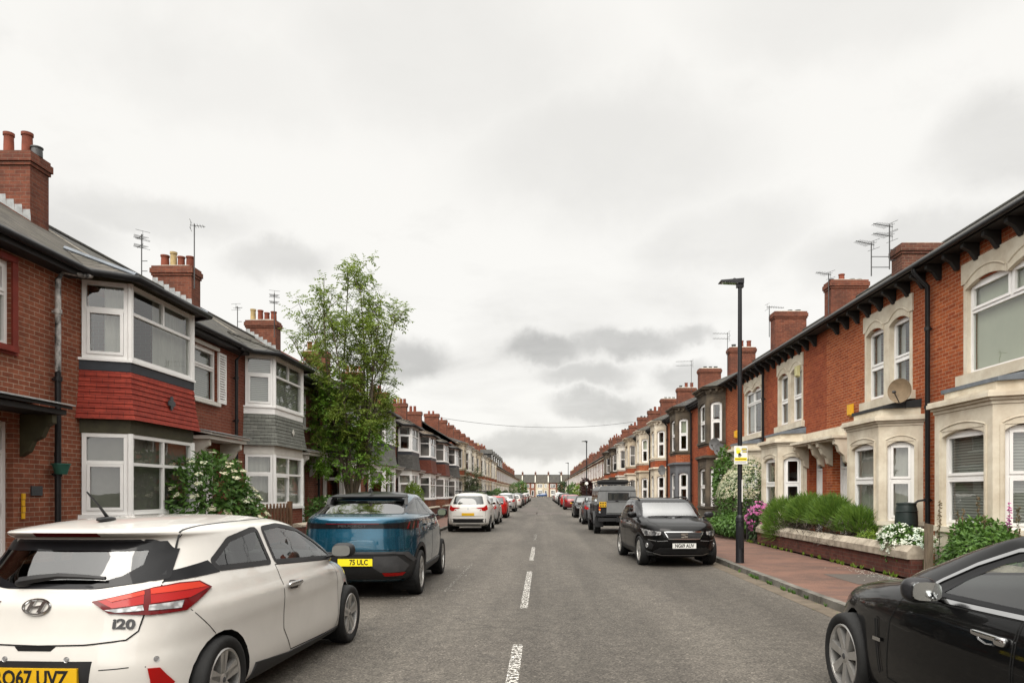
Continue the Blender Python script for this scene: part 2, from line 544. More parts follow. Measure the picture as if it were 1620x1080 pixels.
# ------------------------------------------------------------------ sky and sun
SUN_AZ, SUN_EL = R(200), R(50)         # azimuth clockwise from +Y: behind the camera, over the row without lamp posts
def make_world():
    w = bpy.data.worlds.new('World')
    SC.world = w
    w.use_nodes = True
    nt = w.node_tree
    bg = nt.nodes['Background']
    out = nt.nodes['World Output']
    sky = N(nt, 'ShaderNodeTexSky', sky_type='NISHITA', sun_disc=False, sun_elevation=SUN_EL, sun_rotation=SUN_AZ, dust_density=3., ozone_density=1.)
    nt.links.new(sky.outputs[0], bg.inputs[0])
    bg.inputs[1].default_value = .08
    tc = N(nt, 'ShaderNodeTexCoord')
    d = tc.outputs['Generated']
    sep = N(nt, 'ShaderNodeSeparateXYZ')
    nt.links.new(d, sep.inputs[0])
    # cloud layer coordinates: direction squeezed towards the horizon
    zz = N(nt, 'ShaderNodeMath', operation='MAXIMUM', i_1=.0)
    nt.links.new(sep.outputs[2], zz.inputs[0])
    za = N(nt, 'ShaderNodeMath', operation='ADD', i_1=.22)
    nt.links.new(zz.outputs[0], za.inputs[0])
    dv = N(nt, 'ShaderNodeVectorMath', operation='DIVIDE')
    nt.links.new(d, dv.inputs[0])
    cz = N(nt, 'ShaderNodeCombineXYZ')
    for k in range(3):
        nt.links.new(za.outputs[0], cz.inputs[k])
    nt.links.new(cz.outputs[0], dv.inputs[1])
    cv = dv.outputs[0]
    warm = (1.0, .985, .955)
    f1 = noise(nt, 1.15, 7, .55, vec=cv, dist=.3)
    f2 = noise(nt, 3.4, 8, .62, vec=cv, dist=.2)
    base = ramp(nt, f1, (.26, (.45, .439, .416)), (.38, (.535, .523, .497)), (.50, (.585, .573, .545)))
    # separate darker cumulus drifting under the sheet: soft ellipses of the sky dome, torn by noise
    warp = N(nt, 'ShaderNodeTexNoise', i_Scale=7., i_Detail=7., i_Roughness=.6)
    nt.links.new(d, warp.inputs['Vector'])
    wsub = N(nt, 'ShaderNodeVectorMath', operation='SUBTRACT')
    nt.links.new(warp.outputs['Color'], wsub.inputs[0])
    wsub.inputs[1].default_value = (.5, .5, .5)
    wsc = N(nt, 'ShaderNodeVectorMath', operation='SCALE', i_Scale=.10)
    nt.links.new(wsub.outputs[0], wsc.inputs[0])
    wad = N(nt, 'ShaderNodeVectorMath', operation='ADD')
    nt.links.new(d, wad.inputs[0])
    nt.links.new(wsc.outputs[0], wad.inputs[1])
    total = None
    # azimuth, elevation, half width, half height (degrees), strength
    for (az, el, hw, hh, st) in CLOUDS:
        c = (math.sin(R(az)) * math.cos(R(el)), math.cos(R(az)) * math.cos(R(el)), math.sin(R(el)))
        s = N(nt, 'ShaderNodeVectorMath', operation='SUBTRACT')
        nt.links.new(wad.outputs[0], s.inputs[0])
        s.inputs[1].default_value = c
        m = N(nt, 'ShaderNodeVectorMath', operation='MULTIPLY')
        nt.links.new(s.outputs[0], m.inputs[0])
        m.inputs[1].default_value = (1 / math.sin(R(hw)), 1 / math.sin(R(hw)), 1 / math.sin(R(hh)))
        l = N(nt, 'ShaderNodeVectorMath', operation='LENGTH')
        nt.links.new(m.outputs[0], l.inputs[0])
        r = N(nt, 'ShaderNodeMapRange', interpolation_type='SMOOTHERSTEP', clamp=True)
        nt.links.new(l.outputs['Value'], r.inputs[0])
        r.inputs[1].default_value = .35
        r.inputs[2].default_value = 1.35
        r.inputs[3].default_value = st
        r.inputs[4].default_value = 0
        if total is None:
            total = r.outputs[0]
        else:
            a = N(nt, 'ShaderNodeMath', operation='MAXIMUM')
            nt.links.new(total, a.inputs[0])
            nt.links.new(r.outputs[0], a.inputs[1])
            total = a.outputs[0]
    mod = ramp(nt, f2, (.3, .7), (.6, 1.))
    mm = N(nt, 'ShaderNodeMath', operation='MULTIPLY')
    nt.links.new(total, mm.inputs[0])
    nt.links.new(mod, mm.inputs[1])
    # the sheet itself is patchy
    patch = ramp(nt, f2, (.55, 0.), (.80, .16))
    pm = N(nt, 'ShaderNodeMath', operation='MAXIMUM')
    nt.links.new(mm.outputs[0], pm.inputs[0])
    nt.links.new(patch, pm.inputs[1])
    cloud = mixc(nt, pm.outputs[0], base, (.24, .234, .222))
    # an overcast sky is brightest overhead
    zen = N(nt, 'ShaderNodeMapRange', clamp=True)
    nt.links.new(sep.outputs[2], zen.inputs[0])
    zen.inputs[1].default_value = .58
    zen.inputs[2].default_value = 1.
    zen.inputs[3].default_value = 1.
    zen.inputs[4].default_value = 3.8
    # thin cloud glows round the hidden sun, behind the camera
    dt = N(nt, 'ShaderNodeVectorMath', operation='DOT_PRODUCT')
    nt.links.new(d, dt.inputs[0])
    dt.inputs[1].default_value = (math.sin(SUN_AZ) * math.cos(R(35)), math.cos(SUN_AZ) * math.cos(R(35)), math.sin(R(35)))
    gw = N(nt, 'ShaderNodeMapRange', interpolation_type='SMOOTHSTEP', clamp=True)
    nt.links.new(dt.outputs['Value'], gw.inputs[0])
    gw.inputs[1].default_value = .15
    gw.inputs[2].default_value = 1.
    gw.inputs[3].default_value = 0.
    gw.inputs[4].default_value = 1.7
    ga = N(nt, 'ShaderNodeMath', operation='ADD')
    nt.links.new(zen.outputs[0], ga.inputs[0])
    nt.links.new(gw.outputs[0], ga.inputs[1])
    cb = N(nt, 'ShaderNodeBackground')
    nt.links.new(cloud, cb.inputs[0])
    nt.links.new(ga.outputs[0], cb.inputs[1])
    mx = N(nt, 'ShaderNodeMixShader', i_0=.93)
    nt.links.new(bg.outputs[0], mx.inputs[1])
    nt.links.new(cb.outputs[0], mx.inputs[2])
    nt.links.new(mx.outputs[0], out.inputs[0])
CLOUDS = [(.5, 10.9, 4.0, 1.3, .72), (7, 11.2, 5.6, 1.2, .66), (-10.2, 10.2, 2.8, 2.0, .66), (3.5, 9.0, 3.6, 1.0, .5), (4.2, 6.8, 4.0, 1.3, .62), (11, 8.6, 3, 1.2, .5), (12, 11.5, 2, .9, .5),
          (-29, 19, 8, 1.6, .30), (-20, 17, 4, 1.6, .40), (-41, 31.5, 3.2, 2.6, .25), (-2, 3.4, 9, 1.3, .5), (5, 3.6, 7, 1.0, .4), (34, 22, 6, 3, .34), (27, 17, 8, 2.4, .34), (-35, 16.5, 5, 3, .3), (5, 25, 12, 5, .24), (-8, 31, 12, 5, .20), (14, 19, 7, 3, .22), (24, 33, 12, 4, .18), (-24, 28, 10, 3, .12)]
make_world()
sl = bpy.data.lights.new('sun', 'SUN')
sl.energy = 1.5
sl.angle = R(40)
sl.color = (1, .95, .87)
so = bpy.data.objects.new('sun', sl)
sd = Vector((math.sin(SUN_AZ) * math.cos(SUN_EL), math.cos(SUN_AZ) * math.cos(SUN_EL), math.sin(SUN_EL)))
so.rotation_euler = sd.to_track_quat('Z', 'Y').to_euler()
so.location = (0, 0, 60)
COL.objects.link(so)

# ------------------------------------------------------------------ ground
KL, KR = -4.35, 4.12        # kerb faces
PAVE_R, PAVE_L = 6.5, -6.2
END_Y = 262.
def ground_materials():
    m, nt, b = nodes('asphalt')
    v = N(nt, 'ShaderNodeTexVoronoi', i_Scale=62., i_Randomness=1.)
    nt.links.new(pos_of(nt), v.inputs['Vector'])
    chip = ramp(nt, v.outputs['Color'], (.0, .42), (.45, .84), (.8, 1.2), (1.0, 2.1))
    big = ramp(nt, noise(nt, .28, 6, .65, stretch=(1.6, .35, 1)), (.32, (.058, .051, .043)), (.68, (.100, .089, .075)))
    trk = ramp(nt, noise(nt, 1.0, 3, .5, stretch=(.9, .03, 1)), (.36, .80), (.64, 1.22))
    big = mixc(nt, 1., big, trk, 'MULTIPLY')
    mid = ramp(nt, noise(nt, 5.5, 5, .7), (.32, .78), (.68, 1.16))
    col = mixc(nt, 1., mixc(nt, 1., big, chip, 'MULTIPLY'), mid, 'MULTIPLY')
    # cracks and the long seam of the reinstated trench
    vc = N(nt, 'ShaderNodeTexVoronoi', feature='DISTANCE_TO_EDGE', i_Scale=.33)
    ns = N(nt, 'ShaderNodeTexNoise', i_Scale=.9, i_Detail=5.)
    nt.links.new(pos_of(nt), ns.inputs['Vector'])
    av = N(nt, 'ShaderNodeVectorMath', operation='ADD')
    nt.links.new(pos_of(nt), av.inputs[0])
    nt.links.new(ns.outputs['Color'], av.inputs[1])
    nt.links.new(av.outputs[0], vc.inputs['Vector'])
    ck = ramp(nt, vc.outputs['Distance'], (.0, .55), (.012, 0.))
    cm = N(nt, 'ShaderNodeMath', operation='MULTIPLY')
    nt.links.new(ck, cm.inputs[0])
    nt.links.new(ramp(nt, noise(nt, .2, 2), (.5, 0.), (.6, 1.)), cm.inputs[1])
    col = mixc(nt, cm.outputs[0], col, (.02, .018, .016))
    # oil drips where cars stand
    sx = N(nt, 'ShaderNodeSeparateXYZ')
    nt.links.new(pos_of(nt), sx.inputs[0])
    oil = ramp(nt, noise(nt, 1.3, 4, .6), (.60, 0.), (.72, .45))
    col = mixc(nt, oil, col, (.035, .032, .03))
    nt.links.new(col, b.inputs['Base Color'])
    b.inputs['Roughness'].default_value = .8
    b.inputs['Specular IOR Level'].default_value = .3
    bump_to(nt, b, v.outputs['Distance'], .5, .006)
    MT['asphalt'] = m
    m, nt, b = nodes('patch_asphalt')
    col = mixc(nt, ramp(nt, noise(nt, 60, 3), (.4, 0.), (.6, 1.)), (.05, .042, .036), (.082, .068, .058))
    nt.links.new(col, b.inputs['Base Color'])
    b.inputs['Roughness'].default_value = .85
    MT['asphalt_patch'] = m
    m, nt, b = nodes('red_tarmac')
    v = N(nt, 'ShaderNodeTexVoronoi', i_Scale=70.)
    nt.links.new(pos_of(nt), v.inputs['Vector'])
    base = ramp(nt, noise(nt, .9, 6, .7), (.33, (.068, .037, .027)), (.5, (.112, .056, .038)), (.68, (.148, .073, .049)))
    col = mixc(nt, 1., base, ramp(nt, v.outputs['Color'], (0., .7), (1., 1.3)), 'MULTIPLY')
    # darker strips of damp and older repairs
    st = ramp(nt, noise(nt, 1.1, 3, .5, stretch=(.5, 1.6, 1)), (.56, 0.), (.60, .5))
    col = mixc(nt, st, col, (.075, .042, .034))
    nt.links.new(col, b.inputs['Base Color'])
    b.inputs['Roughness'].default_value = .85
    bump_to(nt, b, v.outputs['Distance'], .3, .004)
    MT['tarmac_red'] = m
    MT['kerb'] = plain('kerb_stone', (.17, .16, .14), .85, dark=(.07, .065, .055), scale=2.5, bump=.3)
    MT['soil'] = plain('soil', (.055, .042, .03), .95, var=.5, scale=5, bump=.6, bscale=25)
    MT['grassy'] = plain('far_ground', (.06, .075, .035), .95, var=.4, scale=.3)
    MT['silt'] = plain('gutter_silt', (.13, .105, .078), .95, var=.4, scale=3)
    # worn thermoplastic: the paint is missing where the noise says so
    for nm, lo, hi in (('line_paint', .50, .55), ('line_worn', .57, .62)):
        m, nt, b = nodes(nm)
        out = nt.nodes['Material Output']
        b.inputs['Base Color'].default_value = (.62, .60, .55, 1)
        nt.links.new(ramp(nt, noise(nt, 8, 3), (.3, (.42, .40, .36)), (.6, (.62, .60, .56))), b.inputs['Base Color'])
        b.inputs['Roughness'].default_value = .7
        f = ramp(nt, noise(nt, 26, 5, .75), (lo, 0.), (hi, 1.))
        tr = N(nt, 'ShaderNodeBsdfTransparent')
        mx = N(nt, 'ShaderNodeMixShader')
        nt.links.new(f, mx.inputs[0])
        nt.links.new(tr.outputs[0], mx.inputs[1])
        nt.links.new(b.outputs[0], mx.inputs[2])
        nt.links.new(mx.outputs[0], out.inputs[0])
        MT[nm] = m
ground_materials()

def struct(name, mb, m, kind='structure'):
    o = mb.build(name, m)
    o['kind'] = kind
    return o
def sheet(name, x0, x1, y0, y1, z, m):
    g = MB()
    g.poly([(x0, y0, z), (x1, y0, z), (x1, y1, z), (x0, y1, z)])
    return struct(name, g, m)
sheet('ground', -3000, 3000, -3000, 5000, -.03, MT['grassy'])
sheet('road', KL - .1, KR + .1, -60, END_Y + 9, 0, MT['asphalt'])
sheet('side_street', -300, 300, END_Y + 9, END_Y + 16, 0, MT['asphalt'])
for nm, x0, x1, m in (('pavement', KR + .13, PAVE_R, MT['tarmac_red']), ('pavement', PAVE_L, KL - .13, MT['tarmac_red'])):
    g = MB(); g.box(x0, x1, -60, END_Y + 6, -.02, .10); struct(nm, g, m)
g = MB(); g.box(PAVE_R, 9, -60, END_Y, -.02, .14); struct('garden_soil', g, MT['soil'])
g = MB(); g.box(-9, PAVE_L, -60, END_Y, -.02, .25); struct('garden_soil', g, MT['soil'])
# kerb stones laid one after another, slightly out of line
for x0, x1 in ((KR, KR + .13), (KL - .13, KL)):
    g = MB()
    y = -20.
    rr = random.Random(3)
    while y < END_Y:
        ln = .9 if y < 60 else 6
        dx, dz = rr.uniform(-.008, .008), rr.uniform(-.006, .004)
        g.box(x0 + dx, x1 + dx, y + .006, y + ln - .006, -.02, .108 + dz)
        y += ln
    struct('kerb', g, MT['kerb'])
sheet('gutter_silt', KR - .30, KR, -20, 60, .004, MT['silt'])
# centre line dashes (worn), parking bay ticks, reinstatement patches
for (y0, y1, m) in ((3.1, 7.75, 'line_paint'), (10.2, 14.95, 'line_paint'), (17.4, 21.6, 'line_paint'), (24.6, 28.8, 'line_worn')):
    sheet('road_marking', -.32, -.21, y0, y1, .004, MT[m])
for (x0, x1, y0, y1) in ((-1.66, -1.60, 11.9, 16.6), (-2.6, -1.62, 15.9, 15.97), (-2.05, -1.3, 12.05, 12.12), (-1.95, -1.45, 14.2, 14.27), (-2.9, -1.7, 11.2, 11.27)):
    sheet('road_marking', x0, x1, y0, y1, .004, MT['line_worn'])
sheet('road_marking', -.6, .7, 53.5, 54.6, .004, MT['line_worn'])
sheet('tarmac_patch', -1.2, 1.6, 54.7, 60, .004, MT['asphalt_patch'])
sheet('tarmac_patch', -2.1, -.5, 62, 80, .004, MT['asphalt_patch'])
sheet('trench_seam', -.47, -.41, 36, 240, .004, MT['asphalt_patch'])
sheet('pavement_patch', 5.35, 6.4, 12.1, 13.6, .104, MT['asphalt_patch'])
# ------------------------------------------------------------------ house kit
def window(parent, f, F, u0, u1, v0, v1, bands, w=0.0, ft=.055, dp=.07, m='upvc', pane='pane', casements=(), inside=None, name='window'):
    """bands: list of (top fraction from below, [mullion fractions]); casements: (band, cell) that carry a second frame"""
    g = MB(f)
    g.fbox(F, u0, u1, v0, v0 + ft, w - dp, w)
    g.fbox(F, u0, u1, v1 - ft, v1, w - dp, w)
    g.fbox(F, u0, u0 + ft, v0 + ft, v1 - ft, w - dp, w)
    g.fbox(F, u1 - ft, u1, v0 + ft, v1 - ft, w - dp, w)
    lo = v0 + ft
    iu0, iu1, H = u0 + ft, u1 - ft, v1 - v0 - 2 * ft
    t = ft * .8
    prev = 0.
    for bi, (top, muls) in enumerate(bands):
        a, b = lo + H * prev, lo + H * top
        if top < .999:
            g.fbox(F, iu0, iu1, b - t / 2, b + t / 2, w - dp + .004, w - .004)
        ys0 = a + (t / 2 if bi else 0)
        ys1 = b - (t / 2 if top < .999 else 0)
        xs = [iu0] + [iu0 + (iu1 - iu0) * k for k in muls] + [iu1]
        for k in range(1, len(xs) - 1):
            g.fbox(F, xs[k] - t / 2, xs[k] + t / 2, ys0, ys1, w - dp + .006, w - .006)
        for ci in range(len(xs) - 1):
            if (bi, ci) in casements:
                c0 = xs[ci] + (t / 2 if ci else 0) + .004
                c1 = xs[ci + 1] - (t / 2 if ci < len(xs) - 2 else 0) - .004
                s = .05
                d0, d1 = ys0 + .004, ys1 - .004
                g.fbox(F, c0, c1, d0, d0 + s, w - .05, w + .014)
                g.fbox(F, c0, c1, d1 - s, d1, w - .05, w + .014)
                g.fbox(F, c0, c0 + s, d0 + s, d1 - s, w - .05, w + .014)
                g.fbox(F, c1 - s, c1, d0 + s, d1 - s, w - .05, w + .014)
        prev = top
    wd = g.build(name, MT[m], parent)
    g = MB(f)
    g.fquad(F, u0 + ft * .5, u1 - ft * .5, v0 + ft * .5, v1 - ft * .5, w - dp * .55)
    g.build('pane', MT[pane], wd)
    if inside:
        kind, mm = inside
        g = MB(f)
        if kind == 'blind':
            g.fquad(F, u0 + .03, u1 - .03, v0 + .02, v1 - .02, w - dp - .05)
            g.build('blind', MT[mm], wd)
        elif kind == 'half_blind':
            g.fquad(F, u0 + .03, u1 - .03, v0 + (v1 - v0) * .55, v1 - .02, w - dp - .05)
            g.build('blind', MT[mm], wd)
        else:   # curtains: 'curtains' drawn aside, 'nets' the whole width
            spans = [(0., 1.)] if kind == 'nets' else ([(0., .26), (.74, 1.)] if kind == 'curtains' else [(.45, 1.)])
            for (s0, s1) in spans:
                n = max(6, int((s1 - s0) * (u1 - u0) / .035))
                vs, fs = [], []
                for k in range(n + 1):
                    uu = u0 + (u1 - u0) * (s0 + (s1 - s0) * k / n)
                    ww = w - dp - .09 + .025 * math.sin(k * 1.9) + .01 * math.sin(k * .7)
                    vs += [F.p(uu, v0 + .02, ww), F.p(uu, v1 - .02, ww)]
                    if k:
                        fs.append((2*k-2, 2*k, 2*k+1, 2*k-1))
                g.add(vs, fs)
            g.build('curtain', MT[mm], wd, smooth=180)
    return wd

def wall_grid(g, F, u0, u1, v0, v1, holes, depth=.22):
    us = sorted({u0, u1, *[h[0] for h in holes], *[h[1] for h in holes]})
    vs = sorted({v0, v1, *[h[2] for h in holes], *[h[3] for h in holes]})
    us = [u for u in us if u0 <= u <= u1]
    vs = [v for v in vs if v0 <= v <= v1]
    for i in range(len(us) - 1):
        for j in range(len(vs) - 1):
            cu, cv = (us[i] + us[i+1]) / 2, (vs[j] + vs[j+1]) / 2
            if any(h[0] < cu < h[1] and h[2] < cv < h[3] for h in holes):
                continue
            g.fquad(F, us[i], us[i+1], vs[j], vs[j+1], 0)
    for (a, b, c, d) in holes:
        for q in (((a, c), (a, d)), ((b, c), (b, d)), ((a, c), (b, c)), ((a, d), (b, d))):
            (p0, p1) = q
            g.add([F.p(*p0, 0), F.p(*p1, 0), F.p(*p1, -depth), F.p(*p0, -depth)], [(0, 1, 2, 3)])

def shell(g, W, zt, depth=7.2, inset=.004):
    """back wall, side walls and floors, so that a room stands behind the windows"""
    a, b = inset, W - inset
    g.add([(0, a, 0), (-depth, a, 0), (-depth, a, zt), (0, a, zt)], [(0, 1, 2, 3)])
    g.add([(0, b, 0), (-depth, b, 0), (-depth, b, zt), (0, b, zt)], [(0, 1, 2, 3)])
    g.add([(-depth, a, 0), (-depth, b, 0), (-depth, b, zt), (-depth, a, zt)], [(0, 1, 2, 3)])
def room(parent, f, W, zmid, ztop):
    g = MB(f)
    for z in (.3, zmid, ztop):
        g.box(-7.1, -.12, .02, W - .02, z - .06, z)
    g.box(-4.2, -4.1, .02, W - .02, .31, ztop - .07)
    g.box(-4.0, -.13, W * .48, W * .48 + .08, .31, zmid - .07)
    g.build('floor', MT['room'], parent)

def roof_on(parent, f, W, de, ze, dr, zr, m, strips=(), th=.06, dback=7.2):
    g = MB(f)
    def slab(d0, z0, d1, z1):
        g.hexa([(d0, .0, z0), (d0, W, z0), (d1, W, z1), (d1, .0, z1)], [(d0, .0, z0 - th), (d0, W, z0 - th), (d1, W, z1 - th), (d1, .0, z1 - th)])
    slab(de, ze, dr, zr)
    slab(dr, zr, 2 * dr - de, ze)
    ro = g.build('roof', MT[m], parent)
    g = MB(f)
    n = int(W / .45)
    for k in range(n):
        y = k * W / n
        g.tube([(dr, y + .012, zr - .02), (dr, y + W / n - .012, zr - .02)], .085, 8)
    g.build('ridge_tiles', MT['terracotta' if m == 'tile_rust' else 'slate_dark'], ro, smooth=50)
    return ro

def chimney_on(parent, f, y, d0, d1, zb, zt, th=.58, m='brick_chimney', pots=((.18, 'terracotta', .42), (.42, 'terracotta', .42), (.63, 'terracotta', .36), (.84, 'terracotta', .36)), detail=True):
    g = MB(f)
    g.box(d1, d0, y, y + th, zb, zt - .30)
    if detail:
        g.box(d1 - .03, d0 + .03, y - .03, y + th + .03, zt - .296, zt - .225)
        g.box(d1 - .06, d0 + .06, y - .06, y + th + .06, zt - .221, zt - .075)
        g.box(d1 - .025, d0 + .025, y - .025, y + th + .025, zt - .071, zt)
    else:
        g.box(d1 - .05, d0 + .05, y - .05, y + th + .05, zt - .296, zt)
    ch = g.build('chimney', MT[m], parent)
    if detail:
        g = MB(f)
        g.hexa([(d1, y, zt + .001), (d0, y, zt + .001), (d0, y + th, zt + .001), (d1, y + th, zt + .001)],
               [(d1 + .2, y + .15, zt + .07), (d0 - .2, y + .15, zt + .07), (d0 - .2, y + th - .15, zt + .07), (d1 + .2, y + th - .15, zt + .07)])
        g.build('flaunching', MT['mortar'], ch)
    for (fr, pm, h) in pots:
        g = MB(f)
        r = .105 + .012 * math.sin(fr * 40)
        c = (d1 + (d0 - d1) * fr, y + th / 2, zt)
        if detail:
            g.lathe([(r * 1.02, 0), (r, h * .5), (r * .94, h * .86), (r * 1.12, h * .88), (r * 1.12, h), (r * .85, h), (r * .8, h * .6)], c, 'z', 14)
        else:
            g.lathe([(r * 1.1, 0), (r, h), (r * .8, h)], c, 'z', 6)
        g.build('chimney_pot', MT[pm], ch, smooth=40)
    return ch

def pipe(parent, f, pts, r=.042, m='black', brackets=()):
    g = MB(f)
    g.tube(pts, r, 8)
    for z in brackets:
        p = pts[-1]
        g.tube([(p[0], p[1], z - .035), (p[0], p[1], z + .035)], r * 1.35, 8)
        g.box(p[0] - .09, p[0] - .02, p[1] - .02, p[1] + .02, z - .015, z + .015)
    return g.build('downpipe', MT[m], parent, smooth=50)

def gutter(parent, f, pts, r=.06):
    g = MB(f)
    g.tube(pts, r, 8)
    g.build('gutter', MT['black'], parent, smooth=60)

def hung_skirt(f, parent, D, ya, yb, dy, z0, z1, m, flare=.10, course=.0985, near=True):
    """tile hanging on a canted bay, each course a sloping strip that laps the one below"""
    g = MB(f)
    n = max(2, int(round((z1 - z0) / course)))
    def outline(e):
        return [(0, ya - e), (D + e, ya + dy - e * .6), (D + e, yb - dy + e * .6), (0, yb + e)]
    for k in range(n):
        a, b = z0 + (z1 - z0) * k / n, z0 + (z1 - z0) * (k + 1) / n
        t0, t1 = 1 - k / n, 1 - (k + 1) / n
        e0 = .015 + flare * t0 ** 1.7 + .016
        e1 = .015 + flare * t1 ** 1.7
        lo, hi = outline(e0), outline(e1)
        lo2 = outline(e0 - .016)
        rj = random.Random(k)
        for q in range(3):
            g.add([(*lo[q], a + rj.uniform(-.004, .004)), (*lo[q+1], a + rj.uniform(-.004, .004)), (*hi[q+1], b), (*hi[q], b)], [(0, 1, 2, 3)])
            g.add([(*lo2[q], a), (*lo2[q+1], a), (*lo[q+1], a), (*lo[q], a)], [(0, 1, 2, 3)])
    return g.build('tile_hanging', MT[m], parent)

def door_set(parent, f, F, u0, u1, v0, vt, col='upvc', trans=.36, w=-.12, glazed=True):
    g = MB(f)
    g.fbox(F, u0, u0 + .07, v0, vt, w - .08, w)
    g.fbox(F, u1 - .07, u1, v0, vt, w - .08, w)
    g.fbox(F, u0 + .07, u1 - .07, vt - .07, vt, w - .08, w)
    g.fbox(F, u0 + .07, u1 - .07, vt - .07 - trans - .06, vt - .07 - trans, w - .08, w)
    d = g.build('door_frame', MT['upvc'], parent)
    g = MB(f)
    g.fquad(F, u0 + .06, u1 - .06, vt - .08 - trans, vt - .06, w - .05)
    g.build('transom_pane', MT['pane'], d)
    g = MB(f)
    top = vt - .07 - trans - .065
    a, b = u0 + .075, u1 - .075
    g.fbox(F, a, b, v0 + .02, top, w - .07, w - .025)
    for (c0, c1, z0, z1) in ((.14, .46, .12, .42), (.54, .86, .12, .42), (.14, .46, .5, .93), (.54, .86, .5, .93)):
        q0, q1 = a + (b - a) * c0, a + (b - a) * c1
        r0, r1 = v0 + (top - v0) * z0, v0 + (top - v0) * z1
        for (x0, x1, y0, y1) in ((q0, q1, r0, r0 + .02), (q0, q1, r1 - .02, r1), (q0, q0 + .02, r0 + .02, r1 - .02), (q1 - .02, q1, r0 + .02, r1 - .02)):
            g.fbox(F, x0, x1, y0, y1, w - .025, w - .012)
    dd = g.build('door', MT[col], parent)
    g = MB(f)
    g.fbox(F, b - .09, b - .06, v0 + .95, v0 + 1.12, w - .024, w + .02)
    g.build('handle', MT['satin'], dd)

def bay_plinth(g, D, ya, yb, dy, z0, z1, e=0.):
    o = [(-.05, ya - e), (0, ya - e), (D + e, ya + dy - e * .6), (D + e, yb - dy + e * .6), (0, yb + e), (-.05, yb + e)]
    g.hexa([(*p, z0) for p in o], [(*p, z1) for p in o])

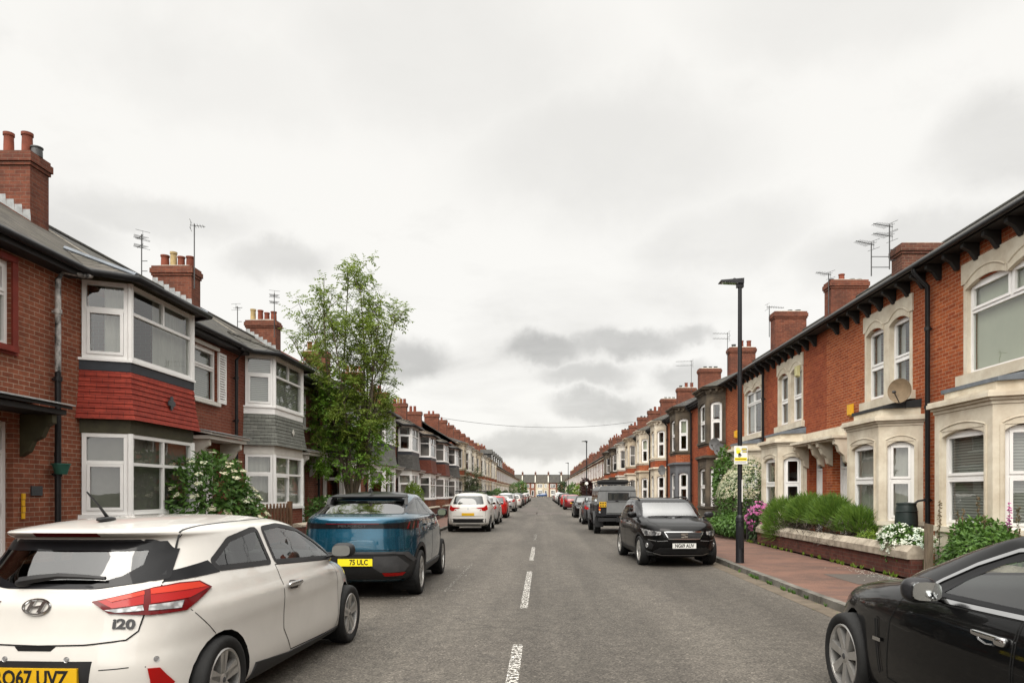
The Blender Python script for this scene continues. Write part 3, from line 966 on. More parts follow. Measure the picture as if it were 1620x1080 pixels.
# ------------------------------------------------------------------ 1930s houses: canted bays with tile hanging
def bay_house(y0, W, label, tile, roof, bri, pots, near=1, inside=('nets', 'curtain'), low=('blind', 'blind'), win='upvc', shutters=False, red=False, canopy='brown', bay=(3.75, 6.62), ctop=8.5, group='bay-fronted brick houses', band='navy', cream_bracket=False):
    t = thing('bay_house', label, 'house', (-8, y0, 0), 0, group)
    f = lambda d, y, z: (d, y, z)
    F = Fr((0, 0), (0, W))
    ya, yb = bay
    D, dy = .70, .30
    px = 'pane' if near else 'pane_far'
    ZE, EG = 5.42, .30
    holes = [(ya + .25, yb - .25, 1.0, 2.9), (ya + .25, yb - .25, 3.85, 5.3), (1.0, 2.2, .38, 2.72), (.95, 2.15, 3.85, 5.12)]
    g = MB(f)
    wall_grid(g, F, 0, W, 0, ZE, holes)
    shell(g, W, ZE)
    g.build('wall', MT[bri], t)
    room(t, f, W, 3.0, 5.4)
    # bay
    g = MB(f)
    bay_plinth(g, D, ya, yb, dy, .25, 1.19)
    bo = g.build('bay', MT[bri], t)
    for z0, z1, e in ((2.69, 2.94, .01), (5.34, 5.40, .03)):
        g = MB(f)
        bay_plinth(g, D, ya, yb, dy, z0, z1, e)
        g.build('fascia', MT['olive' if near == 2 else 'upvc_b'], bo)
    g = MB(f)
    bay_plinth(g, D, ya, yb, dy, 3.78, 3.945, .02)
    g.build('lead_band', MT[band], bo)
    hung_skirt(f, bo, D, ya, yb, dy, 2.93, 3.775, tile)
    for z0, z1 in ((1.19, 1.265), (3.946, 3.99)):
        g = MB(f)
        bay_plinth(g, D, ya, yb, dy, z0, z1, .05)
        g.build('sill', MT[win], bo)
    P = [(0, ya), (D, ya + dy), (D, yb - dy), (0, yb)]
    for (z0, z1, ins, first) in ((1.267, 2.69, low, 1), (3.992, 5.34, inside, 0)):
        for q in range(3):
            FF = Fr(P[q], P[q + 1])
            e = .03
            if q == 1:
                bands = [(.64, [.5] if first else []), (1., [.5])]
                cs = ((0, 0),) if near == 1 and first else ()
            else:
                bands = [(.66, []), (1., [])]
                cs = ((0, 0),)
            window(t, f, FF, e, FF.L - e, z0, z1, bands, 0, .07, .08, win, px, cs if near else (), ins if near else None)
        if near:
            for p in P[1:3]:
                g = MB(f)
                g.tube([(p[0] - .01, p[1] + (.02 if p is P[1] else -.02), z0), (p[0] - .01, p[1] + (.02 if p is P[1] else -.02), z1)], .055, 8)
                g.build('corner_post', MT[win], t)
    # upper side window, door, canopy
    if red:
        g = MB(f)
        for (a, b, c, d) in ((.83, 2.27, 3.72, 3.84), (.83, 2.27, 5.13, 5.22), (.83, .945, 3.84, 5.13), (2.155, 2.27, 3.84, 5.13)):
            g.fbox(F, a, b, c, d, .001, .03)
        g.build('window_surround', MT['red_paint'], t)
    window(t, f, F, .95, 2.15, 3.85, 5.12, [(.62, []), (1., [])], -.06, .06, .07, win, px, ((1, 0),) if near else (), inside if near else None)
    for nm, z0, z1, w0, w1 in (('window_sill', 3.76, 3.848, -.04, .08), ('window_head', 5.121, 5.20, .001, .05)):
        g = MB(f)
        g.fbox(F, .88, 2.22, z0, z1, w0, w1)
        g.build(nm, MT['upvc_b' if not red else 'red_paint'], t)
    if shutters:
        for (a, b) in ((.50, .92), (2.18, 2.60)):
            g = MB(f)
            g.fbox(F, a, a + .05, 3.86, 5.1, .002, .045)
            g.fbox(F, b - .05, b, 3.86, 5.1, .002, .045)
            g.fbox(F, a + .05, b - .05, 3.86, 3.92, .002, .045)
            g.fbox(F, a + .05, b - .05, 5.04, 5.1, .002, .045)
            for k in range(18):
                z = 3.925 + k * .062
                g.hexa([F.p(a + .05, z, .006), F.p(b - .05, z, .006), F.p(b - .05, z + .052, .006), F.p(a + .05, z + .052, .006)],
                       [F.p(a + .05, z, .04), F.p(b - .05, z, .04), F.p(b - .05, z + .015, .04), F.p(a + .05, z + .015, .04)])
            g.build('shutter', MT['upvc'], t)
    door_set(t, f, F, 1.0, 2.2, .38, 2.72)
    g = MB(f)
    g.box(-.1, .45, .9, 2.3, .2, .37)
    g.build('doorstep', MT['coping'], t)
    g = MB(f)
    g.hexa([(0, .55, 3.07), (.62, .55, 2.95), (.62, 2.62, 2.95), (0, 2.62, 3.07)], [(0, .55, 3.13), (.62, .55, 3.0), (.62, 2.62, 3.0), (0, 2.62, 3.13)])
    g.box(.02, .56, .60, 2.57, 2.86, 2.94)
    cn = g.build('door_canopy', MT['black_timber' if canopy == 'brown' else 'upvc_b'], t)
    g = MB(f)
    g.hexa([(0, .53, 3.133), (.66, .53, 3.003), (.66, 2.64, 3.003), (0, 2.64, 3.133)], [(0, .53, 3.15), (.66, .53, 3.02), (.66, 2.64, 3.02), (0, 2.64, 3.15)])
    g.build('canopy_lead', MT['flash'], cn)
    for yy in (.72, 2.38):
        g = MB(f)
        prof = [(.0, 2.85), (.5, 2.85), (.5, 2.72), (.40, 2.66), (.33, 2.5), (.2, 2.44), (.13, 2.28), (.0, 2.2)]
        g.hexa([(p[0] + .002, yy - .05, p[1]) for p in prof], [(p[0] + .002, yy + .05, p[1]) for p in prof])
        g.build('bracket', MT['cream_white' if cream_bracket else ('olive' if canopy == 'brown' else 'upvc_b')], cn)
    # roof, bay roof, eaves
    ro = roof_on(t, f, W, EG, ZE + .02, -3.5, 7.82, roof)
    s = (7.82 - ZE - .02) / (3.5 + EG)
    g = MB(f)
    E = .22
    zb = ZE + .0
    A, B, C2, D2 = (EG - .02, ya - .25), (D + E, ya + dy - .18), (D + E, yb - dy + .18), (EG - .02, yb + .25)
    B[0]
    rd = -.75
    zr_ = ZE + .02 + s * (EG - rd) + .012
    za = ZE + .04
    tA, tB = (rd, ya + .75, zr_), (rd, yb - .75, zr_)
    pts = [(*A, za), (*B, zb), (*C2, zb), (*D2, za), tA, tB]
    g.add(pts, [(1, 2, 5, 4), (0, 1, 4), (2, 3, 5)])
    g.add([(*A, za - .05), (*B, zb - .05), (*C2, zb - .05), (*D2, za - .05)], [(0, 1, 2, 3)])
    g.build('bay_roof', MT[roof], ro)
    for b_, t_ in ((B, tA), (C2, tB)):
        g = MB(f)
        g.tube([(*b_, zb + .02), (t_[0], t_[1], t_[2] + .02)], .045, 6)
        g.build('hip_tile', MT['lead' if near == 2 else roof], ro)
    gutter(t, f, [(EG + .03, 0, ZE - .03), (A[0] + .05, A[1] - .02, ZE - .03), (B[0] + .04, B[1] - .03, ZE - .05), (C2[0] + .04, C2[1] + .03, ZE - .05), (D2[0] + .05, D2[1] + .02, ZE - .03), (EG + .03, W, ZE - .03)], .062)
    g = MB(f)
    g.box(.003, EG - .03, .003, ya - .3, ZE - .16, ZE - .05)
    g.build('soffit', MT['black_timber'], t)
    pm = 'black'
    if near:
        if near == 2:
            pipe(t, f, [(EG + .02, 3.55, ZE - .08), (EG + .02, 3.45, ZE - .12), (.14, 3.12, ZE - .14), (.10, 3.05, ZE - .30), (.10, 3.05, 3.62)], .045, 'peeling', (4.6,))
            pipe(t, f, [(.10, 3.05, 3.61), (.10, 3.05, .3)], .047, pm, (3.5, 1.95))
        else:
            pipe(t, f, [(EG + .02, 2.75, ZE - .08), (EG + .02, 3.0, ZE - .10), (.10, 3.05, ZE - .35), (.10, 3.05, .3)], .045, pm, (4.6, 3.5, 1.95))
    # chimney astride the far party wall
    chimney_on(t, f, W - .62, -2.6, -3.78, 6.6, ctop, .56, pots=pots, detail=near > 0)
    # verge where this roof meets its neighbour's
    if near:
        g = MB(f)
        n = (s * .03)
        g.hexa([(-.8, W - .07, ZE + .03 + s * 1.1), (-.8, W - .02, ZE + .03 + s * 1.1), (-3.5, W - .02, 7.84), (-3.5, W - .07, 7.84)],
               [(-.8, W - .07, ZE + .055 + s * 1.1), (-.8, W - .02, ZE + .055 + s * 1.1), (-3.5, W - .02, 7.865), (-3.5, W - .07, 7.865)])
        g.build('verge', MT['mortar'], ro)
        g = MB(f)   # stepped flashing up the side of the stack
        for k in range(7):
            dd = -2.58 - k * .17
            z = ZE + .02 + s * (EG - dd)
            g.add([(dd, W - .622, z + .02), (dd - .17, W - .622, z + .02 + s * .17), (dd - .17, W - .622, z + .16 + s * .17), (dd - .02, W - .622, z + .16 + s * .17)], [(0, 1, 2, 3)])
        g.build('flashing', MT['flash'], ro)
    return t

# ------------------------------------------------------------------ Victorian houses of the lamp-post side (and the cream row across)
def arch_head(g, F, u0, u1, v, rise, w0, w1, n=10):
    """fills the corners above a segmental arch under a flat lintel at v"""
    pts = [(u0, v), (u1, v)]
    arc = []
    for k in range(n + 1):
        x = 1 - 2 * k / n
        arc.append(((u0 + u1) / 2 + (u1 - u0) / 2 * x, v - rise * x * x))
    for k in range(n):
        a, b = arc[k], arc[k + 1]
        if abs(a[1] - v) < 1e-4 and abs(b[1] - v) < 1e-4:
            continue
        g.fprism(F, [(b[0], b[1]), (a[0], a[1]), (a[0], v + .001), (b[0], v + .001)], w0, w1)

def arch_line(g, F, u0, u1, v, rise, w, r=.012, n=12):
    pts = []
    for k in range(n + 1):
        x = 1 - 2 * k / n
        pts.append(F.p((u0 + u1) / 2 + (u1 - u0) / 2 * x, v + rise * (1 - x * x), w))
    g.tube(pts, r, 6)

def stone_bay(t, f, D, ya, yb, dy, z0, zs, zh, zc, m, ins, px, near, sillm=None, front_cols=(), name='bay', corn=True, frieze=.0, winm='upvc'):
    """one storey of a canted stone bay: dwarf wall z0-zs, lights zs-zh, head zh-zc"""
    P = [(0, ya), (D, ya + dy), (D, yb - dy), (0, yb)]
    g = MB(f)
    wins = []
    for q in range(3):
        F = Fr(P[q], P[q + 1])
        L = F.L
        pw = .17 if q != 1 else .22
        top = zh
        hole = (pw, L - pw, zs, zh)
        wall_grid(g, F, 0, L, z0, zc, [hole], .16)
        arch_head(g, F, pw - .02, L - pw + .02, zh + .0, .11, -.14, -.01)
        if near:
            arch_line(g, F, pw - .03, L - pw + .03, zh + .03, .09, .0, .016)
            g.fbox(F, pw - .07, pw - .02, zs, zh, .001, .022)
            g.fbox(F, L - pw + .02, L - pw + .07, zs, zh, .001, .022)
        wins.append((F, hole))
    bay_plinth(g, D - .02, ya + .02, yb - .02, dy, zc - .03, zc)
    b = g.build(name, MT[m], t)
    g = MB(f)
    bay_plinth(g, D, ya, yb, dy, zs - .10, zs - .002, .05)
    g.build('sill', MT[sillm or m], b)
    for q, (F, h) in enumerate(wins):
        wd = window(t, f, F, h[0], h[1], h[2], h[3] - .02, [(.52, list(front_cols) if q == 1 else []), (1., list(front_cols) if q == 1 else [])], -.09, .06, .06, winm, px,
               ((0, 0), (1, 0)) if near and not front_cols else (), ins if near else None)
    return b

def bay_cornice(parent, f, D, ya, yb, dy, z, m, steps=((.02, 0., .06), (.06, .06, .05), (.12, .11, .07), (.10, .18, .04)), name='cornice'):
    g = MB(f)
    for (e, dz, h) in steps:
        bay_plinth(g, D, ya, yb, dy, z + dz + .0015, z + dz + h, e)
    return g.build(name, MT[m], parent)

def stone_window(t, f, F, u0, u1, v0, v1, m, pair, near, px, ins, cols=(.5,), winm='upvc'):
    """first floor opening with an arched stone lintel; pair = two sashes and a stone mullion"""
    g = MB(f)
    mid = (u0 + u1) / 2
    g.fbox(F, u0 - .14, u1 + .14, v1 + .02, v1 + .40, -.12, .035)
    spans = [(u0, mid - .14), (mid + .14, u1)] if pair else [(u0, mid - .02), (mid + .02, u1)]
    for (a, b) in spans:
        arch_head(g, F, a - .01, b + .01, v1 + .021, .13, -.14, .0345)
        arch_line(g, F, a + .02, b - .02, v1 + .03, .17, .036, .02)
    g.fbox(F, u0 - .10, u0 + .014, v0, v1 + .019, -.16, .012)
    g.fbox(F, u1 - .014, u1 + .10, v0, v1 + .019, -.16, .012)
    if pair:
        g.fbox(F, mid - .14, mid + .14, v0, v1 + .02, -.12, .02)
    s = g.build('window_surround', MT[m], t)
    g = MB(f)
    g.fbox(F, u0 - .22, u1 + .22, v0 - .19, v0 - .001, -.1, .10)
    g.build('sill', MT[m], s)
    if pair:
        for (a, b) in spans:
            window(t, f, F, a, b, v0, v1, [(.48, []), (1., [])], -.09, .055, .06, winm, px, ((0, 0), (1, 0)) if near else (), ins if near else None)
    else:
        window(t, f, F, u0, u1, v0, v1, [(.70, [] if cols == 'one' else list(cols)), (1., [.5])], -.06, .07, .06, winm, px, ((1, 0), (1, 1)) if near else (), ins if near else None)

def eaves_brackets(t, f, W, ze, each, y0=0.25, step=.62):
    g0 = MB(f)
    n = int((W - .1) / step)
    for k in range(n):
        y = y0 + k * step
        prof = [(.0, ze - .40), (.06, ze - .40), (.16, ze - .25), (.30, ze - .18), (.30, ze - .10), (.0, ze - .10)]
        g = MB(f) if each else g0
        g.hexa([(p[0] + .002, y, p[1]) for p in prof], [(p[0] + .002, y + .10, p[1]) for p in prof])
        if each:
            g.build('eaves_bracket', MT['black_timber'], t)
    if not each:
        o = g0.build('eaves_brackets', MT['black_timber'], t)
    g = MB(f)
    g.box(.003, .34, .003, W - .003, ze - .097, ze - .03)
    g.build('soffit', MT['black_timber'], t)

def victorian(y0, W, label, s=1, flip=False, bri='brick_orange', stone='cream', bay=(.35, 2.75), win=(.9, 2.95), pair=True, storeys=1, near=True, door=(4.1, 5.05),
              ins=('curtains', 'curtain'), low=('nets', 'curtain'), roof='slate_grey', ctop=9.3, pots=((.3, 'terracotta', .3), (.6, 'terracotta', .3)), each=False, group='brick terraced houses of the lamp-post side',
              stone_up=None, cols=(.5,), bayroof='lead', chim=True, pipe_at=None, ze=6.32, zr=8.6, dr=-3.2, name='terraced_house', chim_d=(-1.95, -3.3), stack='brick_chimney', canopy=True):
    t = thing(name, label, 'house', (8 * s, y0, 0), 0, group)
    f = (lambda d, y, z: (-s * d, W - y, z)) if flip else (lambda d, y, z: (-s * d, y, z))
    F = Fr((0, 0), (0, W))
    px = 'pane' if near else 'pane_far'
    ya, yb = bay
    D, dy = .75, .40
    holes = [(ya + .25, yb - .25, 1.0, 2.9), (door[0], door[1], .3, 2.85)]
    up = stone_up or stone
    if storeys == 1:
        holes.append((win[0], win[1], 3.86, 5.56))
    else:
        holes.append((ya + .25, yb - .25, 3.9, 5.7))
        holes.append((door[0] + .05, door[1] - .05, 3.9, 5.5))
    g = MB(f)
    wall_grid(g, F, 0, W, 0, ze, holes, .25)
    shell(g, W, ze)
    g.build('wall', MT[bri], t)
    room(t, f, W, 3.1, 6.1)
    b = stone_bay(t, f, D, ya, yb, dy, .1, 1.05, 2.75, 3.08, stone, low, px, near)
    co = bay_cornice(t, f, D, ya, yb, dy, 3.08, stone)
    if storeys == 1:
        # blocking course and lead flat
        g = MB(f)
        bay_plinth(g, D - .12, ya + .1, yb - .1, dy, 3.30, 3.46)
        g.build('blocking_course', MT[stone], co)
        g = MB(f)
        o = [(-.02, ya + .06), (D - .10, ya + dy + .02), (D - .10, yb - dy - .02), (-.02, yb - .06)]
        g.hexa([(*p, 3.462) for p in o], [(0, ya + .06, 3.64), (D - .10, ya + dy + .02, 3.53), (D - .10, yb - dy - .02, 3.53), (0, yb - .06, 3.64)])
        g.build('bay_roof', MT[bayroof], co)
        stone_window(t, f, F, win[0], win[1], 3.86, 5.56, up, pair, near, px, ins, cols)
    else:
        g = MB(f)
        bay_plinth(g, D - .02, ya + .02, yb - .02, dy, 3.30, 3.72)
        g.build('brick_band', MT[bri], b)
        b2 = stone_bay(t, f, D, ya, yb, dy, 3.722, 3.92, 5.66, 5.98, up, ins, px, near)
        c2 = bay_cornice(t, f, D, ya, yb, dy, 5.98, up, ((.02, 0., .05), (.06, .05, .05), (.07, .10, .12), (.22, .22, .05), (.26, .27, .05)))
        if True:
            g = MB(f)
            P = [(0, ya), (D, ya + dy), (D, yb - dy), (0, yb)]
            for q in range(3):
                FF = Fr(P[q], P[q + 1])
                k = 0.06
                while k < FF.L - .08:
                    g = MB(f)
                    g.fbox(FF, k, k + .09, 6.082, 6.198, .0, .17)
                    k += .26 if near else .4
                    g.build('corbel', MT[up], c2)
        g = MB(f)
        E = .24
        zt = 6.305
        s_ = (zr - ze) / (.35 - dr)
        rd = -.9
        z2 = ze + s_ * (.35 - rd) + .01
        pts = [(.28, ya - .22, zt), (D + E, ya + dy - .2, zt), (D + E, yb - dy + .2, zt), (.28, yb + .22, zt), (rd, ya + .8, z2), (rd, yb - .8, z2)]
        g.add(pts, [(1, 2, 5, 4), (0, 1, 4), (2, 3, 5)])
        g.build('bay_roof', MT[roof], c2)
        g = MB(f)
        g.fbox(F, door[0] - .1, door[1] + .1, 5.5, 5.75, -.1, .03)
        g.fbox(F, door[0] - .1, door[1] + .1, 3.74, 3.898, -.1, .08)
        g.build('window_surround', MT[up], t)
        window(t, f, F, door[0] + .05, door[1] - .05, 3.9, 5.5, [(.5, []), (1., [])], -.09, .055, .06, 'upvc', px, (), ins if near else None)
    # door under its canopy
    door_set(t, f, F, door[0], door[1], .3, 2.85, 'upvc' if near else 'black_timber', .42, -.22)
    if canopy:
        g = MB(f)
        g.fbox(F, door[0] - .2, W - .004, 3.02, 3.07, .002, .42)
        g.fbox(F, door[0] - .24, W - .004, 3.072, 3.14, .002, .50)
        g.fbox(F, door[0] - .2, W - .004, 3.142, 3.40, .002, .14)
        cn = g.build('door_canopy', MT[stone], t)
        for yy in ((door[0] - .12, door[1] + .06)):
            g = MB(f)
            prof = [(.0, 3.018), (.40, 3.018), (.40, 2.92), (.33, 2.88), (.28, 2.72), (.16, 2.62), (.12, 2.45), (.0, 2.38)]
            g.hexa([(p[0] + .002, yy - .09, p[1]) for p in prof], [(p[0] + .002, yy + .09, p[1]) for p in prof])
            g.build('corbel', MT[stone], cn)
    # eaves and roof
    ro = roof_on(t, f, W, .36, ze, dr, zr, roof)
    if storeys == 1:
        gutter(t, f, [(.40, 0.0, ze - .04), (.40, W, ze - .04)], .05)
        eaves_brackets(t, f, W, ze, each)
    else:
        gutter(t, f, [(.33, yb + .3, ze - .05), (.33, W, ze - .05)], .055)
        g = MB(f)
        g.box(.003, .3, yb + .2, W - .003, ze - .18, ze - .04)
        k = yb + .35
        while k < W - .1:
            if near:
                g2 = MB(f)
                g2.box(.003, .26, k, k + .09, ze - .3, ze - .181)
                g2.build('eaves_bracket', MT['black_timber'], t)
            k += .4
        g.build('soffit', MT['black_timber' if near else up], t)
    if pipe_at is not None:
        pipe(t, f, [(.40, pipe_at, ze - .1), (.38, pipe_at, ze - .18), (.11, pipe_at, ze - .45), (.11, pipe_at, .2)], .05, 'black', (5.0, 3.4, 1.5))
    if chim:
        cy = (W - .35) if not flip else -.25
        chimney_on(t, f, cy, chim_d[0], chim_d[1], 6.9, ctop, .6, stack, pots, detail=near)
    return t

ORD = ['first', 'second', 'third', 'fourth', 'fifth', 'sixth', 'seventh', 'eighth', 'ninth', 'tenth', 'eleventh', 'twelfth', 'thirteenth', 'fourteenth', 'fifteenth',
       'sixteenth', 'seventeenth', 'eighteenth', 'nineteenth', 'twentieth', 'twenty-first', 'twenty-second', 'twenty-third', 'twenty-fourth', 'twenty-fifth', 'twenty-sixth', 'twenty-seventh', 'twenty-eighth', 'twenty-ninth', 'thirtieth', 'thirty-first', 'thirty-second']

def far_house(y0, W, label, s, group, bri='brick_far', stone='cream_b', dormer=False, roof='slate_dark', ze=6.2):
    """a house far down the street: still wall, roof, stack, bay and windows of its own"""
    t = thing('terraced_house', label, 'house', (8 * s, y0, 0), 0, group)
    f = lambda d, y, z: (-s * d, y, z)
    F = Fr((0, 0), (0, W))
    g = MB(f)
    g.box(-7, 0, .004, W - .004, 0, ze)
    g.build('wall', MT[bri], t)
    roof_on(t, f, W, .36, ze + .06, -3.2, 8.5, roof)
    rh = random.Random(int(y0 * 7))
    ps = [(fr, rh.choice(['terracotta', 'terracotta', 'buff_pot']), rh.uniform(.2, .55)) for fr in (.18, .38, .6, .82) if rh.random() < .75]
    chimney_on(t, f, W - .4, -1.9, -3.3, 7.0, 9.1 + rh.uniform(-.15, .45), .7, rh.choice(['brick_sooty', 'brick_chimney']), ps, detail=False)
    g = MB(f)
    bay_plinth(g, .7, .5, 3.0, .4, .1, 3.1)
    b = g.build('bay', MT[stone], t)
    g = MB(f)
    bay_plinth(g, .7, .5, 3.0, .4, 3.1, 3.3, .1)
    g.build('cornice', MT[stone], b)
    P = [(0, .5), (.7, .9), (.7, 2.6), (0, 3.0)]
    for q in range(2):
        FF = Fr(P[q], P[q + 1])
        window(t, f, FF, .15, FF.L - .15, 1.05, 2.75, [(.5, []), (1., [])], .03, .08, .028, 'upvc', 'pane_far')
    for (a, b2) in ((.8, 1.6), (1.9, 2.7), (3.9, 4.7)):
        window(t, f, F, a, b2, 3.85, 5.5, [(.5, []), (1., [])], .05, .09, .048, 'upvc', 'pane_far')
    g = MB(f)
    g.fbox(F, .6, 2.9, 5.5, 5.78, .001, .06)
    g.fbox(F, .6, 2.9, 3.66, 3.85, .001, .1)
    g.fbox(F, 3.75, 4.85, 5.5, 5.75, .001, .06)
    g.fbox(F, 0.004, W - .004, ze - .2, ze - .02, .001, .2)
    g.build('stone_dressing', MT[stone], t)
    window(t, f, F, 3.8, 4.9, .3, 2.8, [(.75, []), (1., [])], .05, .1, .048, 'upvc', 'pane_far', name='door')
    if dormer:
        g = MB(f)
        g.box(-1.9, -.2, .9, 3.3, ze + .2, ze + 1.75)
        dm = g.build('dormer', MT['slate_dark'], t)
        g = MB(f)
        pts = [(-.1, .75, ze + 1.75), (-.1, 3.45, ze + 1.75), (-.1, 2.1, ze + 2.5)]
        g.hexa(pts, [(p[0] - 2.2, p[1], p[2]) for p in pts])
        g.build('dormer_roof', MT['slate_dark'], dm)
        F2 = Fr((-.2, 0), (-.2, W))
        window(dm, f, F2, 1.2, 3.0, ze + .45, ze + 1.6, [(1., [.5])], .03, .1, .028, 'upvc', 'pane_far')
    return t

# ------------------------------------------------------------------ the row opposite the lamp posts
T4 = ((.2, 'terracotta', .4), (.42, 'buff_pot', .5), (.62, 'terracotta', .36), (.85, 'terracotta', .36))
T5 = ((.15, 'buff_pot', .5), (.4, 'terracotta', .46), (.62, 'terracotta', .36), (.85, 'terracotta', .4))
T3 = ((.2, 'terracotta', .5), (.5, 'terracotta', .5))
SIDE = 'on the side without lamp posts'
PT = 6.8
bay_house(8.6, PT, 'nearest brick house opposite the lamp posts, bay hung with bright red tiles', 'hung_red', 'slate_brown', 'brick_brown',
          ((.12, 'terracotta', .55), (.45, 'terracotta', .5), (.78, 'terracotta', .5), (.95, 'steel', .2)), 2, ('curtain_half', 'curtain'), ('blind', 'curtain_dark'), 'upvc', red=True, ctop=8.72)
bay_house(8.6 + PT, PT, 'brick house with louvred white shutters and pale slate-hung bay, beside the red-tiled one', 'hung_slate', 'slate_grey', 'brick_brown_b', T4, 1, ('blind', 'blind'), ('nets', 'curtain'),
          'upvc', shutters=True, canopy='white', band='upvc', cream_bracket=True)
for k_, lb in ((-1, 'brick house just behind the camera, opposite the lamp posts'), (-2, 'second brick house behind the camera, opposite the lamp posts'), (-3, 'third brick house behind the camera, opposite the lamp posts')):
    bay_house(8.6 + PT * k_, PT, lb, 'hung_brown', 'slate_brown', 'brick_brown', T4, 0)
SPEC = [('hung_dark', 'slate_brown', 'brick_brown_c', T5, 'brick house partly hidden by the tall street tree'),
        ('hung_slate', 'tile_rust', 'brick_brown', T3, 'brick house just beyond the tall tree, grey slate-hung bay'),
        ('hung_dark', 'slate_brown', 'brick_brown_b', T4, 'brick house with dark slate-hung bay behind the lime green conifer'),
        ('hung_brown', 'tile_rust', 'brick_brown_c', T3, 'nearer of two brick houses with russet tile-hung bays'),
        ('hung_brown', 'slate_brown', 'brick_brown', T4, 'farther of two brick houses with russet tile-hung bays'),
        ('hung_dark', 'slate_grey', 'brick_brown_b', T3, 'last tile-hung bay house before the cream stone fronts')]
for k, (ti, rf, br, po, lb) in enumerate(SPEC):
    bay_house(8.6 + PT * (k + 2), PT, lb, ti, rf, br, po, 1 if k < 3 else 0, (('curtains', 'curtain'), ('nets', 'curtain'), ('curtains', 'curtain_dark'))[k % 3], (('curtains', 'curtain_dark'), ('half_blind', 'blind'), ('nets', 'curtain'))[k % 3],
              'upvc', canopy='white', ctop=8.5 + (k % 3) * .12)
y = 8.6 + PT * 8
for k in range(9):
    victorian(y, 5.7, '%s cream stone-fronted house %s' % (ORD[k], 'from the tile-hung bays, opposite the lamp posts'), -1, False, 'brick_orange_c', ('cream_b', 'cream', 'cream_white')[(k * 2) % 3], (2.9, 5.3), storeys=2, near=False,
              door=(1.0, 1.95), group='cream stone-fronted houses', roof='slate_dark', ctop=9.2, ze=6.1, zr=8.3, canopy=False)
    y += 5.7
k = 0
while y + 5.6 < END_Y - 3:
    far_house(y, 5.6, '%s plain red brick house past the cream fronts, opposite the lamp posts' % ORD[k], -1, 'far red brick houses opposite the lamp posts', dormer=k < 6)
    y += 5.6
    k += 1

# ------------------------------------------------------------------ the lamp-post side
for k_ in range(4):
    victorian(9.2 - 5.45 * (k_ + 1), 5.45, '%s orange brick house behind the camera, lamp-post side' % ORD[k_], 1, k_ % 2 == 1, 'brick_orange_b', 'cream', (.35, 2.75), (.88, 2.95), True, 1, False)
victorian(9.2, 5.45, 'nearest orange brick house of the lamp-post side, broad white window over a weathered cream bay', 1, True, 'brick_orange', 'cream', (1.05, 3.55), (1.2, 3.6), False, 1, True, (4.2, 5.15),
          ('blind', 'blind_pale'), ('blind', 'blind'), each=True, chim=False, cols='one', pipe_at=.02, stack='brick_sooty')
victorian(14.65, 5.45, 'orange brick house with the satellite dish, paired narrow windows over a cream bay', 1, False, 'brick_orange', 'cream', (.35, 2.75), (.88, 2.95), True, 1, True, (4.1, 5.05),
          ('curtains', 'curtain'), ('nets', 'curtain'), each=True, ctop=8.55, pots=((.2, 'terracotta', .08), (.5, 'steel', .06), (.8, 'steel', .06)), bayroof='black', stack='brick_sooty')
victorian(20.1, 5.4, 'orange brick house with a cream alarm box, behind the bushy front garden', 1, True, 'brick_orange_b', 'cream', (1.45, 3.9), (1.35, 3.5), True, 1, True, (4.1, 5.1),
          ('curtains', 'curtain_dark'), ('curtains', 'curtain_dark'), each=True, chim=False, bayroof='lead')
chim_house = victorian(25.5, 5.4, 'orange brick house behind the cream blossom bush and the near lamp post', 1, False, 'brick_orange', 'cream', (.5, 2.9), (.55, 2.65), False, 1, True, (3.9, 4.85),
          ('curtains', 'curtain'), ('nets', 'curtain'), each=True, ctop=9.4, pots=((.2, 'steel', .12), (.45, 'steel', .12)), pipe_at=.05)
f_ = lambda d, y, z: (-d, y, z)
chimney_on([o for o in COL.objects if o.get('label', '').startswith('orange brick house with a cream alarm')][0], f_, 5.25, -2.25, -3.55, 7.0, 9.2, .6, 'brick_chimney', ((.15, 'steel', .1), (.35, 'steel', .1), (.62, 'terracotta', .28), (.9, 'steel', .1)))
RS = [('stone_dark', 'stone_dark', 'brick_orange_b', 'orange brick house with a sooty stone two-storey bay, first past the blossom bush'),
      ('stone_grey', 'stone_dark', 'brick_orange', 'orange brick house with lower bay painted slate grey'),
      ('cream', 'cream', 'brick_orange_b', 'nearest brick house with both bay storeys painted cream'),
      ('cream_b', 'cream', 'brick_orange', 'second brick house with a cream two-storey bay, on the lamp-post side'),
      ('cream', 'cream_b', 'brick_orange_b', 'third brick house with a cream two-storey bay, beyond the grey off-roader'),
      ('cream_white', 'cream_white', 'brick_orange_c', 'brick house with a clean white two-storey bay'),
      ('stone_dark', 'stone_dark', 'brick_orange_b', 'brick house with a brown stone bay and open top-hung window'),
      ('cream_b', 'stone_dark', 'brick_orange_c', 'brick house with a part-sooty cream bay at the second lamp post')]
y = 30.9
PP = [((.2, 'terracotta', .4), (.5, 'terracotta', .4), (.8, 'steel', .2)), ((.2, 'steel', .16), (.45, 'steel', .16), (.7, 'steel', .16))]
for k, (st, up, br, lb) in enumerate(RS):
    victorian(y, 7.3, lb, 1, False, br, st, (.25, 2.8), (.9, 2.9), True, 2, k < 4, (4.3, 5.3), (('curtains', 'curtain'), ('half_blind', 'blind_pale'))[k % 2], (('curtains', 'curtain_dark'), ('curtains', 'curtain'))[k % 2],
              'slate_grey', 9.35 + (k % 2) * .15, PP[k % 2], False, 'brick houses with two-storey bays, lamp-post side', up, canopy=False, pipe_at=7.0 if k < 4 else None)
    y += 7.3
k = 0
